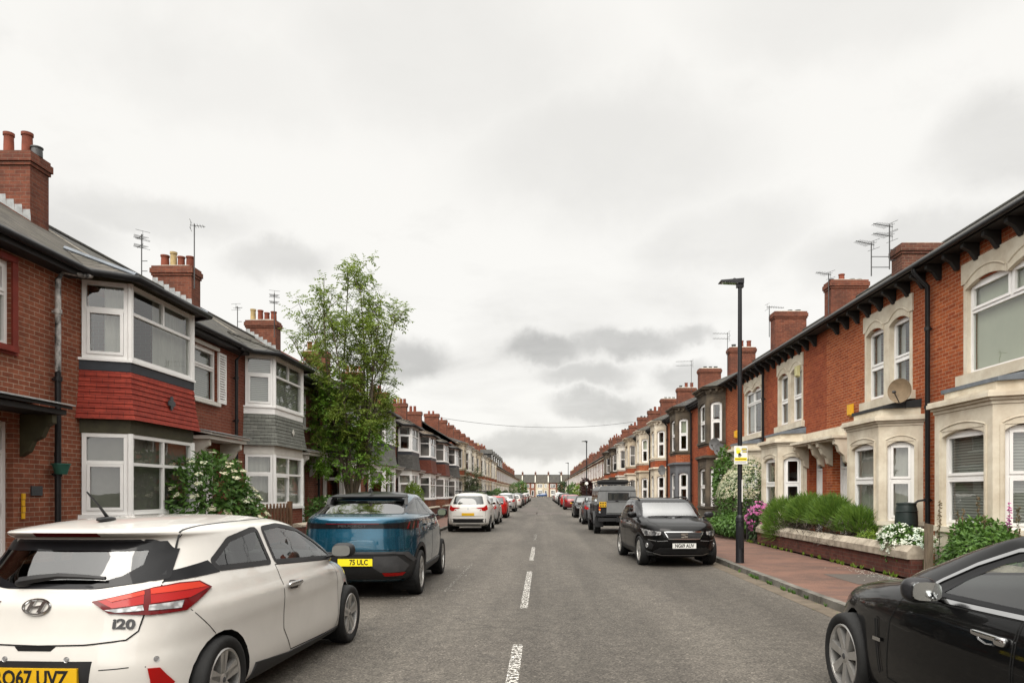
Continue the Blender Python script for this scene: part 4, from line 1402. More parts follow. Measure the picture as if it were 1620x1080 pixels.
while y + 5.7 < END_Y - 3:
    far_house(y, 5.7, '%s plain brick house of the lamp-post side, beyond the two-storey bays' % ORD[k], 1, 'far brick houses of the lamp-post side', stone=('cream_b', 'cream', 'cream_white')[k % 3], roof='slate_dark')
    y += 5.7
    k += 1
# ------------------------------------------------------------------ the row that closes the street
def end_house(x, k):
    t = thing('terraced_house', '%s gabled house from the red brick stack end of the row closing the street' % ORD[k], 'house', (x, END_Y + 22, 0), 0, 'houses of the row closing the street')
    f = lambda d, y, z: (y, -d, z)          # faces the camera; y runs along the row
    W = 5.2
    F = Fr((0, 0), (0, W))
    g = MB(f)
    g.box(-7, 0, .004, W - .004, 0, 5.6)
    g.build('wall', MT['brick_brown_c' if k % 3 else 'cream_b'], t)
    roof_on(t, f, W, .3, 5.65, -4, 8.9, 'slate_grey' if k % 2 else 'slate_brown')
    chimney_on(t, f, W - .4, -3.4, -4.6, 7.5, 9.9, .7, 'brick_sooty', ((.3, 'terracotta', .4), (.7, 'terracotta', .4)), detail=False)
    g = MB(f)
    g.hexa([(.3, W - .28, 5.70), (.3, W - .02, 5.70), (-4, W - .02, 8.94), (-4, W - .28, 8.94)], [(.3, W - .28, 5.85), (.3, W - .02, 5.85), (-4, W - .02, 9.09), (-4, W - .28, 9.09)])
    g.build('verge', MT['cream_white'], t)
    g = MB(f)
    bay_plinth(g, .7, .5, 3.0, .4, .1, 3.1)
    g.build('bay', MT['cream' if k % 2 else 'cream_white'], t)
    for (a, b, c, d, w) in ((.9, 2.6, 1.0, 2.7, .73), (.7, 2.7, 3.6, 5.1, .05), (3.6, 4.5, 3.6, 5.1, .05)):
        window(t, f, F, a, b, c, d, [(.6, [.5]), (1., [.5])], w, .12, .028, 'upvc', 'pane_far')
    window(t, f, F, 3.6, 4.6, .3, 2.6, [(1., [])], .05, .12, .048, 'upvc', 'pane_far', name='door')
for k in range(13):
    end_house(28.5 - k * 5.2, k)
# ------------------------------------------------------------------ car kit
from mathutils.interpolate import poly_3d_calc
def pchip(tab, sub):
    """monotone cubic through the rows of a table, sub steps per row"""
    n, c = len(tab), len(tab[0])
    sl = [[tab[i+1][k] - tab[i][k] for k in range(c)] for i in range(n - 1)]
    tg = []
    for i in range(n):
        row = []
        for k in range(c):
            if i == 0: row.append(sl[0][k])
            elif i == n - 1: row.append(sl[-1][k])
            else:
                a, b = sl[i-1][k], sl[i][k]
                row.append(0. if a * b <= 0 else 2 * a * b / (a + b))
        tg.append(row)
    out = []
    for i in range(n - 1):
        for s in range(sub):
            t = s / sub
            h00, h10, h01, h11 = 2*t**3 - 3*t*t + 1, t**3 - 2*t*t + t, -2*t**3 + 3*t*t, t**3 - t*t
            out.append([h00*tab[i][k] + h10*tg[i][k] + h01*tab[i+1][k] + h11*tg[i+1][k] for k in range(c)])
    out.append(list(tab[-1]))
    return out

def ring_pts(yr, yf, ym, w, nr, nf, M):
    def half(L, n):
        pts = []
        for k in range(81):
            th = math.pi / 2 * k / 80
            pts.append((w * math.cos(th) ** (2 / n) if k < 80 else 0., L * math.sin(th) ** (2 / n)))
        return pts
    fr = [(x, ym + y) for (x, y) in half(yf - ym, nf)]
    re = [(x, ym - y) for (x, y) in half(ym - yr, nr)]
    line = re[::-1] + fr[1:]
    cum = [0.]
    for a, b in zip(line, line[1:]):
        cum.append(cum[-1] + math.hypot(b[0]-a[0], b[1]-a[1]))
    out, j = [], 0
    for k in range(M):
        t = cum[-1] * k / (M - 1)
        while j < len(cum) - 2 and cum[j+1] < t:
            j += 1
        f = (t - cum[j]) / max(1e-9, cum[j+1] - cum[j])
        out.append((line[j][0] + (line[j+1][0] - line[j][0]) * f, line[j][1] + (line[j+1][1] - line[j][1]) * f))
    out[0] = (0., yr)
    out[-1] = (0., yf)
    return out

class Car:
    def __init__(self, name, label, loc, rz, rows, ym, crown, body, sub=4, M=44, group=None, near=True):
        self.t = thing(name, label, 'car', (loc[0], loc[1], 0), rz, group)
        self.near = near
        self.mat = MT[body]
        bm = bmesh.new()
        tab = pchip(rows, sub)
        z_e, yr_e, yf_e, w_e, nr_e, nf_e = tab[-1]
        yc = (yr_e + yf_e) / 2
        for s in (.93, .84, .72, .57, .4, .22):
            tab.append([z_e + crown * (1 - s ** 2.4), yc + (yr_e - yc) * s, yc + (yf_e - yc) * s, w_e * s, nr_e, nf_e])
        self.ztop = z_e + crown
        rings = []
        for (z, yr, yf, w, nr, nf) in tab:
            h = ring_pts(yr, yf, min(max(ym, yr + .05), yf - .05), w, nr, nf, M)
            full = h + [(-x, y) for (x, y) in h[-2:0:-1]]
            rings.append([bm.verts.new((x, y, z)) for (x, y) in full])
        n = len(rings[0])
        for a, b in zip(rings, rings[1:]):
            for k in range(n):
                bm.faces.new((a[k], a[(k+1) % n], b[(k+1) % n], b[k]))
        c = bm.verts.new((0, yc, self.ztop))
        for k in range(n):
            bm.faces.new((rings[-1][k], rings[-1][(k+1) % n], c))
        bm.faces.new(list(reversed(rings[0])))
        for fc in bm.faces:
            fc.smooth = True
        bm.normal_update()
        self.bm = bm
        self.base = bm.copy()
        self.base.verts.ensure_lookup_table()
        self.base.faces.ensure_lookup_table()
        self.base.normal_update()
        self.bvh = BVHTree.FromBMesh(self.base)
    # frames: 'S' right side, 'P' left side, 'R' rear, 'F' front, 'T' top, or an angle
    @staticmethod
    def frame(fr):
        if fr == 'T':
            return Vector((1, 0, 0)), Vector((0, 1, 0)), Vector((0, 0, 1))
        a = R({'S': 0, 'R': -90, 'F': 90, 'P': 180}.get(fr, fr))
        return Vector((-math.sin(a), math.cos(a), 0)), Vector((0, 0, 1)), Vector((math.cos(a), math.sin(a), 0))
    def hit(self, fr, u, v, off=0.):
        U, V, Nn = self.frame(fr)
        o = U * u + V * v
        h = self.bvh.ray_cast(o + Nn * 6, -Nn)
        if h[0] is None:
            h = self.bvh.find_nearest(o + Nn * 2.2)
        nn = self.normal_at(h[0], h[2])
        return h[0] + nn * off, nn
    def normal_at(self, p, fi=None):
        if fi is None:
            fi = self.bvh.find_nearest(p)[2]
        f = self.base.faces[fi]
        if len(f.verts) > 4:
            return f.normal.copy()
        w = poly_3d_calc([v.co for v in f.verts], p)
        nn = Vector()
        for k, v in zip(w, f.verts):
            nn += v.normal * max(0, k)
        return nn.normalized() if nn.length > 1e-6 else f.normal.copy()
    def finish_mesh(self, bm, name, material, parent, flip=False, normals=True, smooth=True):
        if flip:
            for v in bm.verts:
                v.co.x = -v.co.x
            bmesh.ops.reverse_faces(bm, faces=bm.faces)
        me = bpy.data.meshes.new(name)
        bm.to_mesh(me)
        me.materials.append(material)
        me.polygons.foreach_set('use_smooth', [smooth] * len(me.polygons))
        if normals:
            me.normals_split_custom_set_from_vertices([self.normal_at(v.co) for v in me.vertices])
        o = bpy.data.objects.new(name, me)
        return link(o, parent)
    def cut(self, fr, poly):
        """cuts a convex outline out of the shell along the frame's direction; returns the cut faces as a bmesh"""
        U, V, Nn = self.frame(fr)
        bm = self.bm
        area = sum(poly[i][0] * poly[(i+1) % len(poly)][1] - poly[(i+1) % len(poly)][0] * poly[i][1] for i in range(len(poly)))
        if area < 0:
            poly = poly[::-1]
        us, vs = [p[0] for p in poly], [p[1] for p in poly]
        cu, cv = (min(us) + max(us)) / 2, (min(vs) + max(vs)) / 2
        bm.normal_update()
        fs = [f for f in bm.faces if f.normal.dot(Nn) > .02 and
              min(v.co.dot(U) for v in f.verts) < max(us) + .01 and max(v.co.dot(U) for v in f.verts) > min(us) - .01 and
              min(v.co.dot(V) for v in f.verts) < max(vs) + .01 and max(v.co.dot(V) for v in f.verts) > min(vs) - .01 and f.calc_center_median().dot(Nn) > -.2]
        for i in range(len(poly)):
            a, b = poly[i], poly[(i+1) % len(poly)]
            du, dv = b[0] - a[0], b[1] - a[1]
            no = (U * dv - V * du).normalized()
            co = U * a[0] + V * a[1]
            ed = {e for f in fs for e in f.edges}
            ve = {v for f in fs for v in f.verts}
            r = bmesh.ops.bisect_plane(bm, geom=list(fs) + list(ed) + list(ve), dist=1e-5, plane_co=co, plane_no=no)
            fs = [g for g in r['geom'] if isinstance(g, bmesh.types.BMFace) and (g.calc_center_median() - co).dot(no) < 0]
        out = bmesh.new()
        vm = {}
        for f in fs:
            for v in f.verts:
                if v not in vm:
                    vm[v] = out.verts.new(v.co)
            out.faces.new([vm[v] for v in f.verts])
        bmesh.ops.delete(bm, geom=fs, context='FACES')
        return out
    def panel(self, name, fr, poly, material, parent=None, label=None):
        o = self.finish_mesh(self.cut(fr, poly), name, MT[material] if isinstance(material, str) else material, parent or self.t)
        if label:
            o['label'] = label
        return o
    def sides(self, name, poly, material, parent=None):
        a = self.panel(name, 'S', poly, material, parent)
        b = self.panel(name, 'P', [(-u, v) for (u, v) in poly], material, parent)
        return a, b
    def patch(self, name, fr, poly, material, off=.004, parent=None, mirror=False, res=.05, skirt=.012, dome=0., flip_only=False, smooth=True):
        """a piece laid on the shell: outline in the frame, draped over the body"""
        U, V, Nn = self.frame(fr)
        def make(fl):
            bm = bmesh.new()
            bm.faces.new([bm.verts.new((u, v, 0)) for (u, v) in poly])
            us, vs = [p[0] for p in poly], [p[1] for p in poly]
            for ax, lo, hi in ((0, min(us), max(us)), (1, min(vs), max(vs))):
                k = max(1, int((hi - lo) / res))
                for i in range(1, k):
                    c = [0, 0, 0]
                    c[ax] = lo + (hi - lo) * i / k
                    nn = [0, 0, 0]
                    nn[ax] = 1
                    bmesh.ops.bisect_plane(bm, geom=bm.verts[:] + bm.edges[:] + bm.faces[:], dist=1e-6, plane_co=c, plane_no=nn)
            bmesh.ops.triangulate(bm, faces=bm.faces)
            bd = [e for e in bm.edges if e.is_boundary]
            nrm = {}
            bset = {v for e in bd for v in e.verts}
            for v in bm.verts:
                p, nn = self.hit(fr, v.co.x, v.co.y)
                h = off
                if dome and v not in bset:
                    h += dome
                nrm[v] = (p, nn)
                v.co = p + nn * h
            bm.normal_update()
            for f in bm.faces:
                if f.normal.dot(Nn) < 0:
                    f.normal_flip()
            if skirt:
                r = bmesh.ops.extrude_edge_only(bm, edges=bd)
                for v in [g for g in r['geom'] if isinstance(g, bmesh.types.BMVert)]:
                    p, nn = min((x for k, x in nrm.items() if k in bset), key=lambda x: (x[0] + x[1] * off - v.co).length)
                    v.co = v.co - nn * (off + skirt)
            if fl:
                for v in bm.verts:
                    v.co.x = -v.co.x
                bmesh.ops.reverse_faces(bm, faces=bm.faces)
            me = bpy.data.meshes.new(name)
            bm.to_mesh(me)
            bm.free()
            me.materials.append(MT[material] if isinstance(material, str) else material)
            me.polygons.foreach_set('use_smooth', [smooth] * len(me.polygons))
            if smooth:
                me.set_sharp_from_angle(angle=R(40))
            return link(bpy.data.objects.new(name, me), parent or self.t)
        o = None if flip_only else make(False)
        if mirror or flip_only:
            make(True)
        return o
    def ribbon(self, name, fr, pts, width, material, off=.0015, parent=None, closed=False, mirror=False, step=.05, side=0):
        """a thin strip draped along a line: panel gap, seal, bright moulding"""
        U, V, Nn = self.frame(fr)
        P = []
        q = list(pts) + ([pts[0]] if closed else [])
        for a, b in zip(q, q[1:]):
            k = max(1, int(math.hypot(b[0]-a[0], b[1]-a[1]) / step))
            for i in range(k):
                P.append((a[0] + (b[0]-a[0]) * i / k, a[1] + (b[1]-a[1]) * i / k))
        if not closed:
            P.append(q[-1])
        H = [self.hit(fr, *p) for p in P]
        vs, fs = [], []
        n = len(H)
        for i in range(n):
            p, nn = H[i]
            a = H[(i-1) % n if closed else max(0, i-1)][0]
            b = H[(i+1) % n if closed else min(n-1, i+1)][0]
            d = (b - a).normalized()
            s = d.cross(nn).normalized()
            lo, hi = (-.5, .5) if side == 0 else ((0, 1) if side > 0 else (-1, 0))
            vs += [p + s * width * lo + nn * off, p + s * width * hi + nn * off]
        for i in range(n if closed else n - 1):
            j = (i + 1) % n
            fs.append((2*i, 2*j, 2*j+1, 2*i+1))
        for fl in ((False, True) if mirror else (False,)):
            g = MB((lambda x, y, z: (-x, y, z)) if fl else None)
            g.add([tuple(v) for v in vs], fs)
            g.build(name, MT[material], parent or self.t, smooth=180)
    def mtx(self, fr, u, v, off=.003):
        U, V, Nn = self.frame(fr)
        p, nn = self.hit(fr, u, v, off)
        x = (U - nn * U.dot(nn)).normalized()
        y = nn.cross(x)
        m = Matrix((x, y, nn)).transposed().to_4x4()
        m.translation = p
        return m
    def text(self, name, body, size, fr, u, v, material, off=.004, parent=None, sx=1., ex=.003, bold=0.):
        return text_mesh(name, body, size, MT[material], parent or self.t, self.mtx(fr, u, v, off), ex, bold=bold, sx=sx)
    def plate(self, fr, u, v, txt, material='plate_yellow', w=.52, h=.111, off=.012, y=None):
        U, V, Nn = self.frame(fr)
        p, nn = self.hit(fr, u, v, off)
        o = self.t
        m = Matrix((U, V, Nn)).transposed().to_4x4()
        m.translation = Vector(p) if y is None else Vector((p[0], y, p[2]))
        g = MB()
        g.box(-w/2, w/2, -h/2, h/2, -.03, 0)
        pl = g.build('number_plate', MT[material], o)
        pl.data.transform(m)
        if txt:
            m2 = m.copy()
            m2.translation = m.translation + Nn * .001
            text_mesh('plate_lettering', txt, h * 1.0, MT['ink'], pl, m2, .001, sx=.80, bold=.0035)
        return pl
    def arches(self, ax, r, zc, x_in=.62, lip=None):
        for y in ax:
            for s, fr in ((1, 'S'), (-1, 'P')):
                pts = [(s * (y + r * math.cos(R(a))), zc + r * math.sin(R(a))) for a in range(0, 360, 15)]
                self.cut(fr, pts).free()
            if lip:
                pts = [(y + (r + lip/2 - .004) * math.cos(R(a)), zc + (r + lip/2 - .004) * math.sin(R(a))) for a in range(-32, 213, 7)]
                self.ribbon('arch_trim', 'S', pts, lip, 'trim', .006, mirror=True)
            for s in (1, -1):
                g = MB()
                n = 20
                xo = max(abs(self.hit('S', y + r * math.cos(R(a)), zc + r * math.sin(R(a)))[0].x) for a in (20, 90, 160)) + .0
                rows = []
                for k in range(n + 1):
                    a = R(-40 + 260 * k / n)
                    xa = abs(self.hit('S', y + r * math.cos(a), max(.22, zc + r * math.sin(a)))[0].x) - .002
                    rows.append(((s * xa, y + r * math.cos(a), zc + r * math.sin(a)), (s * .52, y + r * math.cos(a), zc + r * math.sin(a))))
                vs = [p for rr in rows for p in rr]
                fs = [(2*k, 2*k+2, 2*k+3, 2*k+1) for k in range(n)]
                fs.append(tuple(2*k+1 for k in range(n + 1)))
                g.add(vs, fs)
                g.build('wheel_well', MT['gap'], self.t)
    def wheels(self, ax, xo, r, wd, rr, spokes=(5, .05, .09), m='rim', dark='brake', steer=0., twin=0.):
        for y in ax:
            for s in (1, -1):
                w = empty('wheel', self.t, (s * xo, y, r))
                if y == max(ax) and steer:
                    w.rotation_euler = (0, 0, steer)
                fx = (lambda x, yy, z, s=s: (s * x, yy, z))
                g = MB(fx)
                g.lathe([(rr, -wd), (r*.95, -wd + .0), (r*.99, -wd + .02), (r, -wd + .045), (r, -.045), (r*.985, -.018), (r*.95, -.002), (r*.88, .004), (rr + .012, -.004), (rr, -.016), (rr, -.06)], (0, 0, 0), 'x', 36 if self.near else 18)
                g.build('tyre', MT['tyre'], w, smooth=50)
                g = MB(fx)
                g.lathe([(rr, -.05), (rr + .002, -.014), (rr - .008, -.006), (rr - .02, -.012), (rr - .026, -.06), (rr * .93, -.12)], (0, 0, 0), 'x', 36 if self.near else 18)
                ns, w0, w1 = spokes
                for k in range(ns):
                    for tw in ((-twin, twin) if twin else (0,)):
                        a = 2 * math.pi * (k + .25) / ns
                        def q(rad, lat, x, a=a, tw=tw):
                            lat = lat + tw * (rad / rr)
                            return (x, rad * math.cos(a) - lat * math.sin(a), rad * math.sin(a) + lat * math.cos(a))
                        r0, r1 = rr * .16, rr - .022
                        g.hexa([q(r0, -w0/2, -.075), q(r0, w0/2, -.075), q(r1, w1/2, -.06), q(r1, -w1/2, -.06)],
                               [q(r0, -w0/2, -.028), q(r0, w0/2, -.028), q(r1, w1*.42, -.016), q(r1, -w1*.42, -.016)])
                g.lathe([(.0, -.02), (rr * .15, -.02), (rr * .22, -.03), (rr * .24, -.08)], (0, 0, 0), 'x', 20)
                g.build('rim', MT[m], w, smooth=40)
                g = MB(fx)
                g.lathe([(0, -.125), (rr * .97, -.125)], (0, 0, 0), 'x', 20)
                g.lathe([(.0, -.10), (rr * .68, -.10), (rr * .68, -.118)], (0, 0, 0), 'x', 20)
                g.build('brake_disc', MT[dark], w)
                if self.near:
                    g = MB(fx)
                    g.lathe([(0, -.016), (rr * .09, -.017), (rr * .10, -.022)], (0, 0, 0), 'x', 14)
                    g.build('hub_cap', MT['trim_grey'], w)
    def mirror(self, y, z, x, size=(.11, .07, .085), m=None, face='R', cap='trim', sides=(1, -1)):
        for s in sides:
            g = MB(lambda a, b, c, s=s: (s * a, b, c))
            blob(g, (x + size[0] * .9, y, z), size, .75)
            g.tube([(x - .08, y + .02, z - .07), (x + size[0] * .25, y + .02, z - .04)], .02, 6)
            mi = g.build('door_mirror', self.mat if m is None else MT[m], self.t, smooth=60)
            g = MB(lambda a, b, c, s=s: (s * a, b, c))
            sg = -1
            cx = x + size[0] * .9
            pts = []
            for k in range(16):
                a = 2 * math.pi * k / 16
                ca, sa = math.cos(a), math.sin(a)
                pts.append((cx + size[0] * .74 * math.copysign(abs(ca) ** .6, ca), y - size[1] * .93, z + size[2] * .72 * math.copysign(abs(sa) ** .6, sa)))
            ti = lambda p, o: (p[0], p[1] - o + (p[0] - cx) * .22, p[2])
            g.hexa([ti(p, .0) for p in pts], [ti(p, .03) for p in pts])
            g.build('mirror_glass', MT['mirror'], mi)
    def seats(self, rows, w=.24, x=.36, z=.42):
        for (y, hh) in rows:
            for s in (1, -1):
                g = MB()
                blob(g, (s * x, y + .18, z + .08), (w, .27, .10), .5)
                pts = [(s * x, y - .05, z + .12), (s * x, y - .18, z + hh)]
                blob(g, (s * x, y - .13, z + .12 + hh * .5), (w, .09, hh * .55), .45, tilt=.22)
                blob(g, (s * x, y - .24, z + hh + .25), (.13, .055, .10), .55)
                g.build('seat', MT['seat'], self.t, smooth=60)
    def dash(self, y, z, w=.66, wheel_x=.36):
        g = MB()
        blob(g, (0, y, z), (w, .26, .13), .4)
        g.build('dashboard', MT['seat'], self.t, smooth=60)
        g = MB()
        n = 20
        tilt = .45
        ring = [(wheel_x + .18 * math.cos(2*math.pi*k/n), y - .36 + .18 * math.sin(2*math.pi*k/n) * math.sin(tilt), z + .06 + .18 * math.sin(2*math.pi*k/n) * math.cos(tilt)) for k in range(n + 1)]
        g.tube(ring, .015, 6, cap=False)
        g.tube([(wheel_x, y - .1, z), (wheel_x, y - .36, z + .06)], .03, 6)
        g.tube([ring[0], ring[10]], .014, 6)
        g.build('steering_wheel', MT['seat'], self.t, smooth=60)
    def floor(self, y0, y1, w, z=.24):
        g = MB()
        g.box(-w, w, y0, y1, z, z + .06)
        g.build('underbody', MT['gap'], self.t)
    def close(self, name='body'):
        o = self.finish_mesh(self.bm, name, self.mat, self.t)
        self.bm.free()
        self.base.free()
        return o

def blob(g, c, r, e=1., n=12, tilt=0.):
    """a superellipsoid: e 1 round, .4 boxy"""
    def sp(v, p):
        return math.copysign(abs(v) ** p, v)
    vs, fs = [], []
    m = n * 2
    for i in range(n + 1):
        la = -math.pi/2 + math.pi * i / n
        for k in range(m):
            lo = 2 * math.pi * k / m
            x = r[0] * sp(math.cos(la), e) * sp(math.cos(lo), e)
            y = r[1] * sp(math.cos(la), e) * sp(math.sin(lo), e)
            z = r[2] * sp(math.sin(la), e)
            vs.append((c[0] + x, c[1] + y - z * tilt, c[2] + z))
    for i in range(n):
        for k in range(m):
            fs.append((i*m+k, i*m+(k+1) % m, (i+1)*m+(k+1) % m, (i+1)*m+k))
    g.add(vs, fs)

m_, nt_, b_ = nodes('mirror_glass')
b_.inputs['Base Color'].default_value = (.55, .57, .57, 1)
b_.inputs['Metallic'].default_value = 1
b_.inputs['Roughness'].default_value = .03
MT['mirror'] = m_
# ------------------------------------------------------------------ the parked cars
def rounded(poly, r=.03, n=3):
    """cuts the corners of an outline so that glass has no needle-sharp corners"""
    out = []
    m = len(poly)
    for i in range(m):
        p, a, b = Vector(poly[i]), Vector(poly[i-1]), Vector(poly[(i+1) % m])
        da, db = (a - p), (b - p)
        k = min(r, da.length * .4, db.length * .4)
        pa, pb = p + da.normalized() * k, p + db.normalized() * k
        for j in range(n + 1):
            t = j / n
            q = pa * (1-t)**2 + p * 2*t*(1-t) + pb * t*t
            out.append((q.x, q.y))
    return out

def white_hatch():
    rows = [(0.19, -1.89, 1.943, 0.818, 5, 4), (0.26, -1.995, 2.121, 0.864, 5, 3.6), (0.4, -2.084, 2.226, 0.883, 4.6, 3.4), (0.55, -2.1, 2.247, 0.884, 4.4, 3.2), (0.66, -2.084, 2.226, 0.888, 4.2, 3), (0.76, -2.053, 2.142, 0.897, 4.2, 2.9), (0.85, -2.032, 1.89, 0.893, 4.2, 3), (0.93, -2.016, 1.491, 0.862, 4.2, 3.4), (0.99, -1.984, 1.3, 0.84, 4.2, 5), (1.08, -1.927, 1.15, 0.799, 4.2, 5), (1.18, -1.853, 0.93, 0.753, 4.2, 5), (1.27, -1.785, 0.67, 0.714, 4.2, 5), (1.335, -1.743, 0.45, 0.685, 4.4, 5), (1.362, -1.806, 0.34, 0.668, 4.6, 5), (1.385, -1.843, 0.23, 0.642, 4.6, 5), (1.402, -1.806, 0.15, 0.605, 4.4, 5)]
    c = Car('white_hatchback', 'white three-door hatchback with a roof aerial, nearest of the parked cars opposite the lamp posts', (-3.055, 6.55), R(-3.0), rows, -.2, .075, 'paint_white')
    ax = (-1.40, 1.40)
    c.arches(ax, .355, .315)
    c.wheels(ax, .875, .315, .20, .225, (5, .055, .075), 'rim', 'rim_dark', twin=.028)
    P = c.t
    qw = rounded([(-1.30, 1.10), (-1.335, 1.15), (-1.03, 1.29), (-.62, 1.345), (-.53, 1.345), (-.53, 1.07)], .03)
    fw = rounded([(-.43, 1.065), (-.42, 1.345), (-.1, 1.36), (.30, 1.30), (.60, 1.18), (.93, 1.0), (.90, .985)], .03)
    for pl in (qw, fw):
        c.ribbon('window_seal', 'S', pl, .045, 'trim', .004, closed=True, mirror=True)
    c.sides('quarter_window', qw, 'car_glass')
    c.sides('side_window', fw, 'car_glass')
    rg = rounded([(-.60, 1.255), (-.63, 1.09), (-.3, 1.045), (.3, 1.045), (.63, 1.09), (.60, 1.255), (.5, 1.318), (-.5, 1.318)], .03)
    rw = c.panel('rear_window', 'R', rg, 'rear_glass')
    c.ribbon('window_border', 'R', rg, .035, 'gloss_black', .003, parent=rw, closed=True)
    c.patch('window_border', 'R', [(.645, 1.085), (.61, 1.262), (.49, 1.275), (.50, 1.17), (.42, 1.105), (.22, 1.045), (.3, 1.035), (.64, 1.075)], 'gloss_black', .006, parent=rw, mirror=True)
    c.patch('window_border', 'R', [(-.55, 1.318), (.55, 1.318), (.60, 1.25), (.5, 1.262), (-.5, 1.262), (-.60, 1.25)], 'gloss_black', .005, parent=rw)
    c.patch('pillar_trim', 'S', [(-1.30, 1.075), (-1.37, 1.165), (-1.68, 1.125), (-1.78, 1.055)], 'gloss_black', .004, mirror=True)
    c.patch('brake_light', 'R', [(-.22, 1.362), (.22, 1.362), (.22, 1.384), (-.22, 1.384)], 'lamp_dark', .006)
    ws = c.panel('windscreen', 'F', rounded([(-.66, 1.05), (.66, 1.05), (.54, 1.345), (-.54, 1.345)], .05), 'screen_glass')
    for sd in ((False, True)):
        kw = dict(flip_only=sd)
        tl = c.patch('tail_light', -50, [(-1.056, .955), (-.9, .99), (-.717, 1.028), (-.56, 1.042), (-.42, 1.037), (-.334, .985), (-.44, .915), (-.53, .865), (-.75, .862), (-.97, .885)], 'lamp_dark', .012, **kw)
        tl = [o for o in P.children if o.name.startswith('tail_light')][-1]
        c.patch('lamp_lens', -50, [(-1.02, .955), (-.9, .98), (-.775, 1.005), (-.785, .93), (-.95, .915)], 'lamp_red', .016, parent=tl, skirt=.004, **kw)
        c.patch('lamp_lens', -50, [(-.74, 1.015), (-.56, 1.03), (-.43, 1.025), (-.36, .985), (-.5, .94), (-.745, .93)], 'lamp_red', .016, parent=tl, skirt=.004, **kw)
        c.patch('lamp_lens', -50, [(-.98, .965), (-.775, 1.008), (-.775, .985), (-.95, .95)], 'lamp_bright', .018, parent=tl, skirt=.004, **kw)
        c.patch('lamp_lens', -50, [(-.74, 1.017), (-.56, 1.032), (-.43, 1.028), (-.375, .992), (-.5, .99), (-.74, .985)], 'lamp_bright', .018, parent=tl, skirt=.004, **kw)
        c.patch('reversing_lens', -50, [(-.99, .905), (-.79, .924), (-.785, .893), (-.93, .888)], 'lamp_clear', .017, parent=tl, skirt=.004, **kw)
        c.patch('indicator_lens', -50, [(-.755, .922), (-.545, .928), (-.565, .884), (-.76, .89)], 'lamp_clear', .017, parent=tl, skirt=.004, **kw)
    c.ribbon('panel_gap', 'R', [(-.63, 1.04), (-.60, .87), (-.585, .77), (-.53, .72), (-.3, .697), (0, .69), (.3, .697), (.53, .72), (.585, .77), (.60, .87), (.63, 1.04)], .009, 'gap', .004)
    c.ribbon('panel_gap', 'S', [(-1.78, 1.05), (-1.62, 1.2), (-1.5, 1.36)], .008, 'gap', mirror=True)
    c.ribbon('panel_gap', 'S', [(-1.70, .868), (-1.60, .77), (-1.49, .665)], .006, 'gap', mirror=True)
    g = MB()
    n = 28
    g.tube([(.088 * math.cos(2*math.pi*k/n), .048 * math.sin(2*math.pi*k/n), 0) for k in range(n + 1)], .008, 6, cap=False)
    for (a, b) in (((-.052, -.034), (-.022, .036)), ((.022, -.036), (.052, .034))):
        g.hexa([(a[0]-.012, a[1], -.006), (a[0]+.014, a[1], -.006), (b[0]+.012, b[1], -.006), (b[0]-.014, b[1], -.006)], [(a[0]-.012, a[1], .006), (a[0]+.014, a[1], .006), (b[0]+.012, b[1], .006), (b[0]-.014, b[1], .006)])
    g.hexa([(-.04, -.012, -.006), (.035, .0, -.006), (.04, .012, -.006), (-.035, 0, -.006)], [(-.04, -.012, .006), (.035, .0, .006), (.04, .012, .006), (-.035, 0, .006)])
    b = g.build('badge', MT['chrome'], P, smooth=50)
    b.data.transform(c.mtx('R', -.05, .925, .006))
    c.text('model_lettering', 'i20', .085, 'R', .505, .815, 'trim_grey', .003, sx=1.25, ex=.004, bold=.003)
    c.patch('boot_handle', 'R', [(-.15, .688), (.12, .688), (.09, .66), (-.12, .66)], 'gap', .003)
    c.patch('plate_recess_shade', 'R', [(-.36, .60), (.36, .60), (.32, .36), (-.32, .36)], 'trim', .002)  # dark patch stands in for the shade inside the white recess
    c.plate('R', -.02, .495, 'RO67 UVZ', 'plate_yellow', w=.60, h=.13, off=.016)
    for u, v in ((-.68, .585), (-.2, .61), (.2, .61), (.68, .585)):
        g = MB()
        g.lathe([(0, .004), (.011, .004), (.013, 0), (.018, .002), (.018, -.005)], (0, 0, 0), 'z', 14)
        o = g.build('parking_sensor', MT['satin'], P, smooth=40)
        o.data.transform(c.mtx('R', u, v, .001))
    c.patch('fog_reflector', 'R', [(.645, .535), (.695, .53), (.745, .42), (.72, .37), (.66, .38), (.655, .46)], 'lamp_red', .012, mirror=True)
    c.ribbon('crease_shading', 'R', [(.40, .545), (.55, .552), (.64, .545)], .006, 'gap', mirror=True)  # no modelled fold: a dark strip paints the shade along the crease
    dr = [(-.46, 1.045), (-.44, .5), (-.27, .29), (.93, .25), (1.0, .33), (1.01, .72), (.93, .965)]
    doors = c.sides('door', dr, 'paint_white')
    c.ribbon('panel_gap', 'S', dr, .009, 'gap', .002, closed=True, mirror=True)
    c.patch('handle_recess', 'S', rounded([(-.33, .895), (-.33, .82), (-.16, .81), (-.16, .88)], .03), 'trim_grey', .002, mirror=True, skirt=0)
    for s, d in ((1, doors[0]), (-1, doors[1])):
        g = MB(lambda x, y, z, s=s: (s * x, y, z))
        x0 = abs(c.hit('S', -.25, .86)[0].x)
        blob(g, (x0 + .022, -.245, .862), (.018, .145, .022), .6)
        g.build('handle', MT['chrome'], d, smooth=60)
    c.patch('side_skirt', 'S', [(-1.02, .215), (1.02, .215), (1.02, .25), (-.3, .275), (-.95, .335)], 'trim', .012, mirror=True)
    c.ribbon('roof_channel', 'T', [(.60, -1.62), (.57, -1.2), (.555, -.7), (.545, -.2), (.535, .1)], .014, 'trim', .002, mirror=True)
    g = MB()
    blob(g, (.03, -1.47, 1.462), (.04, .085, .018), .8)
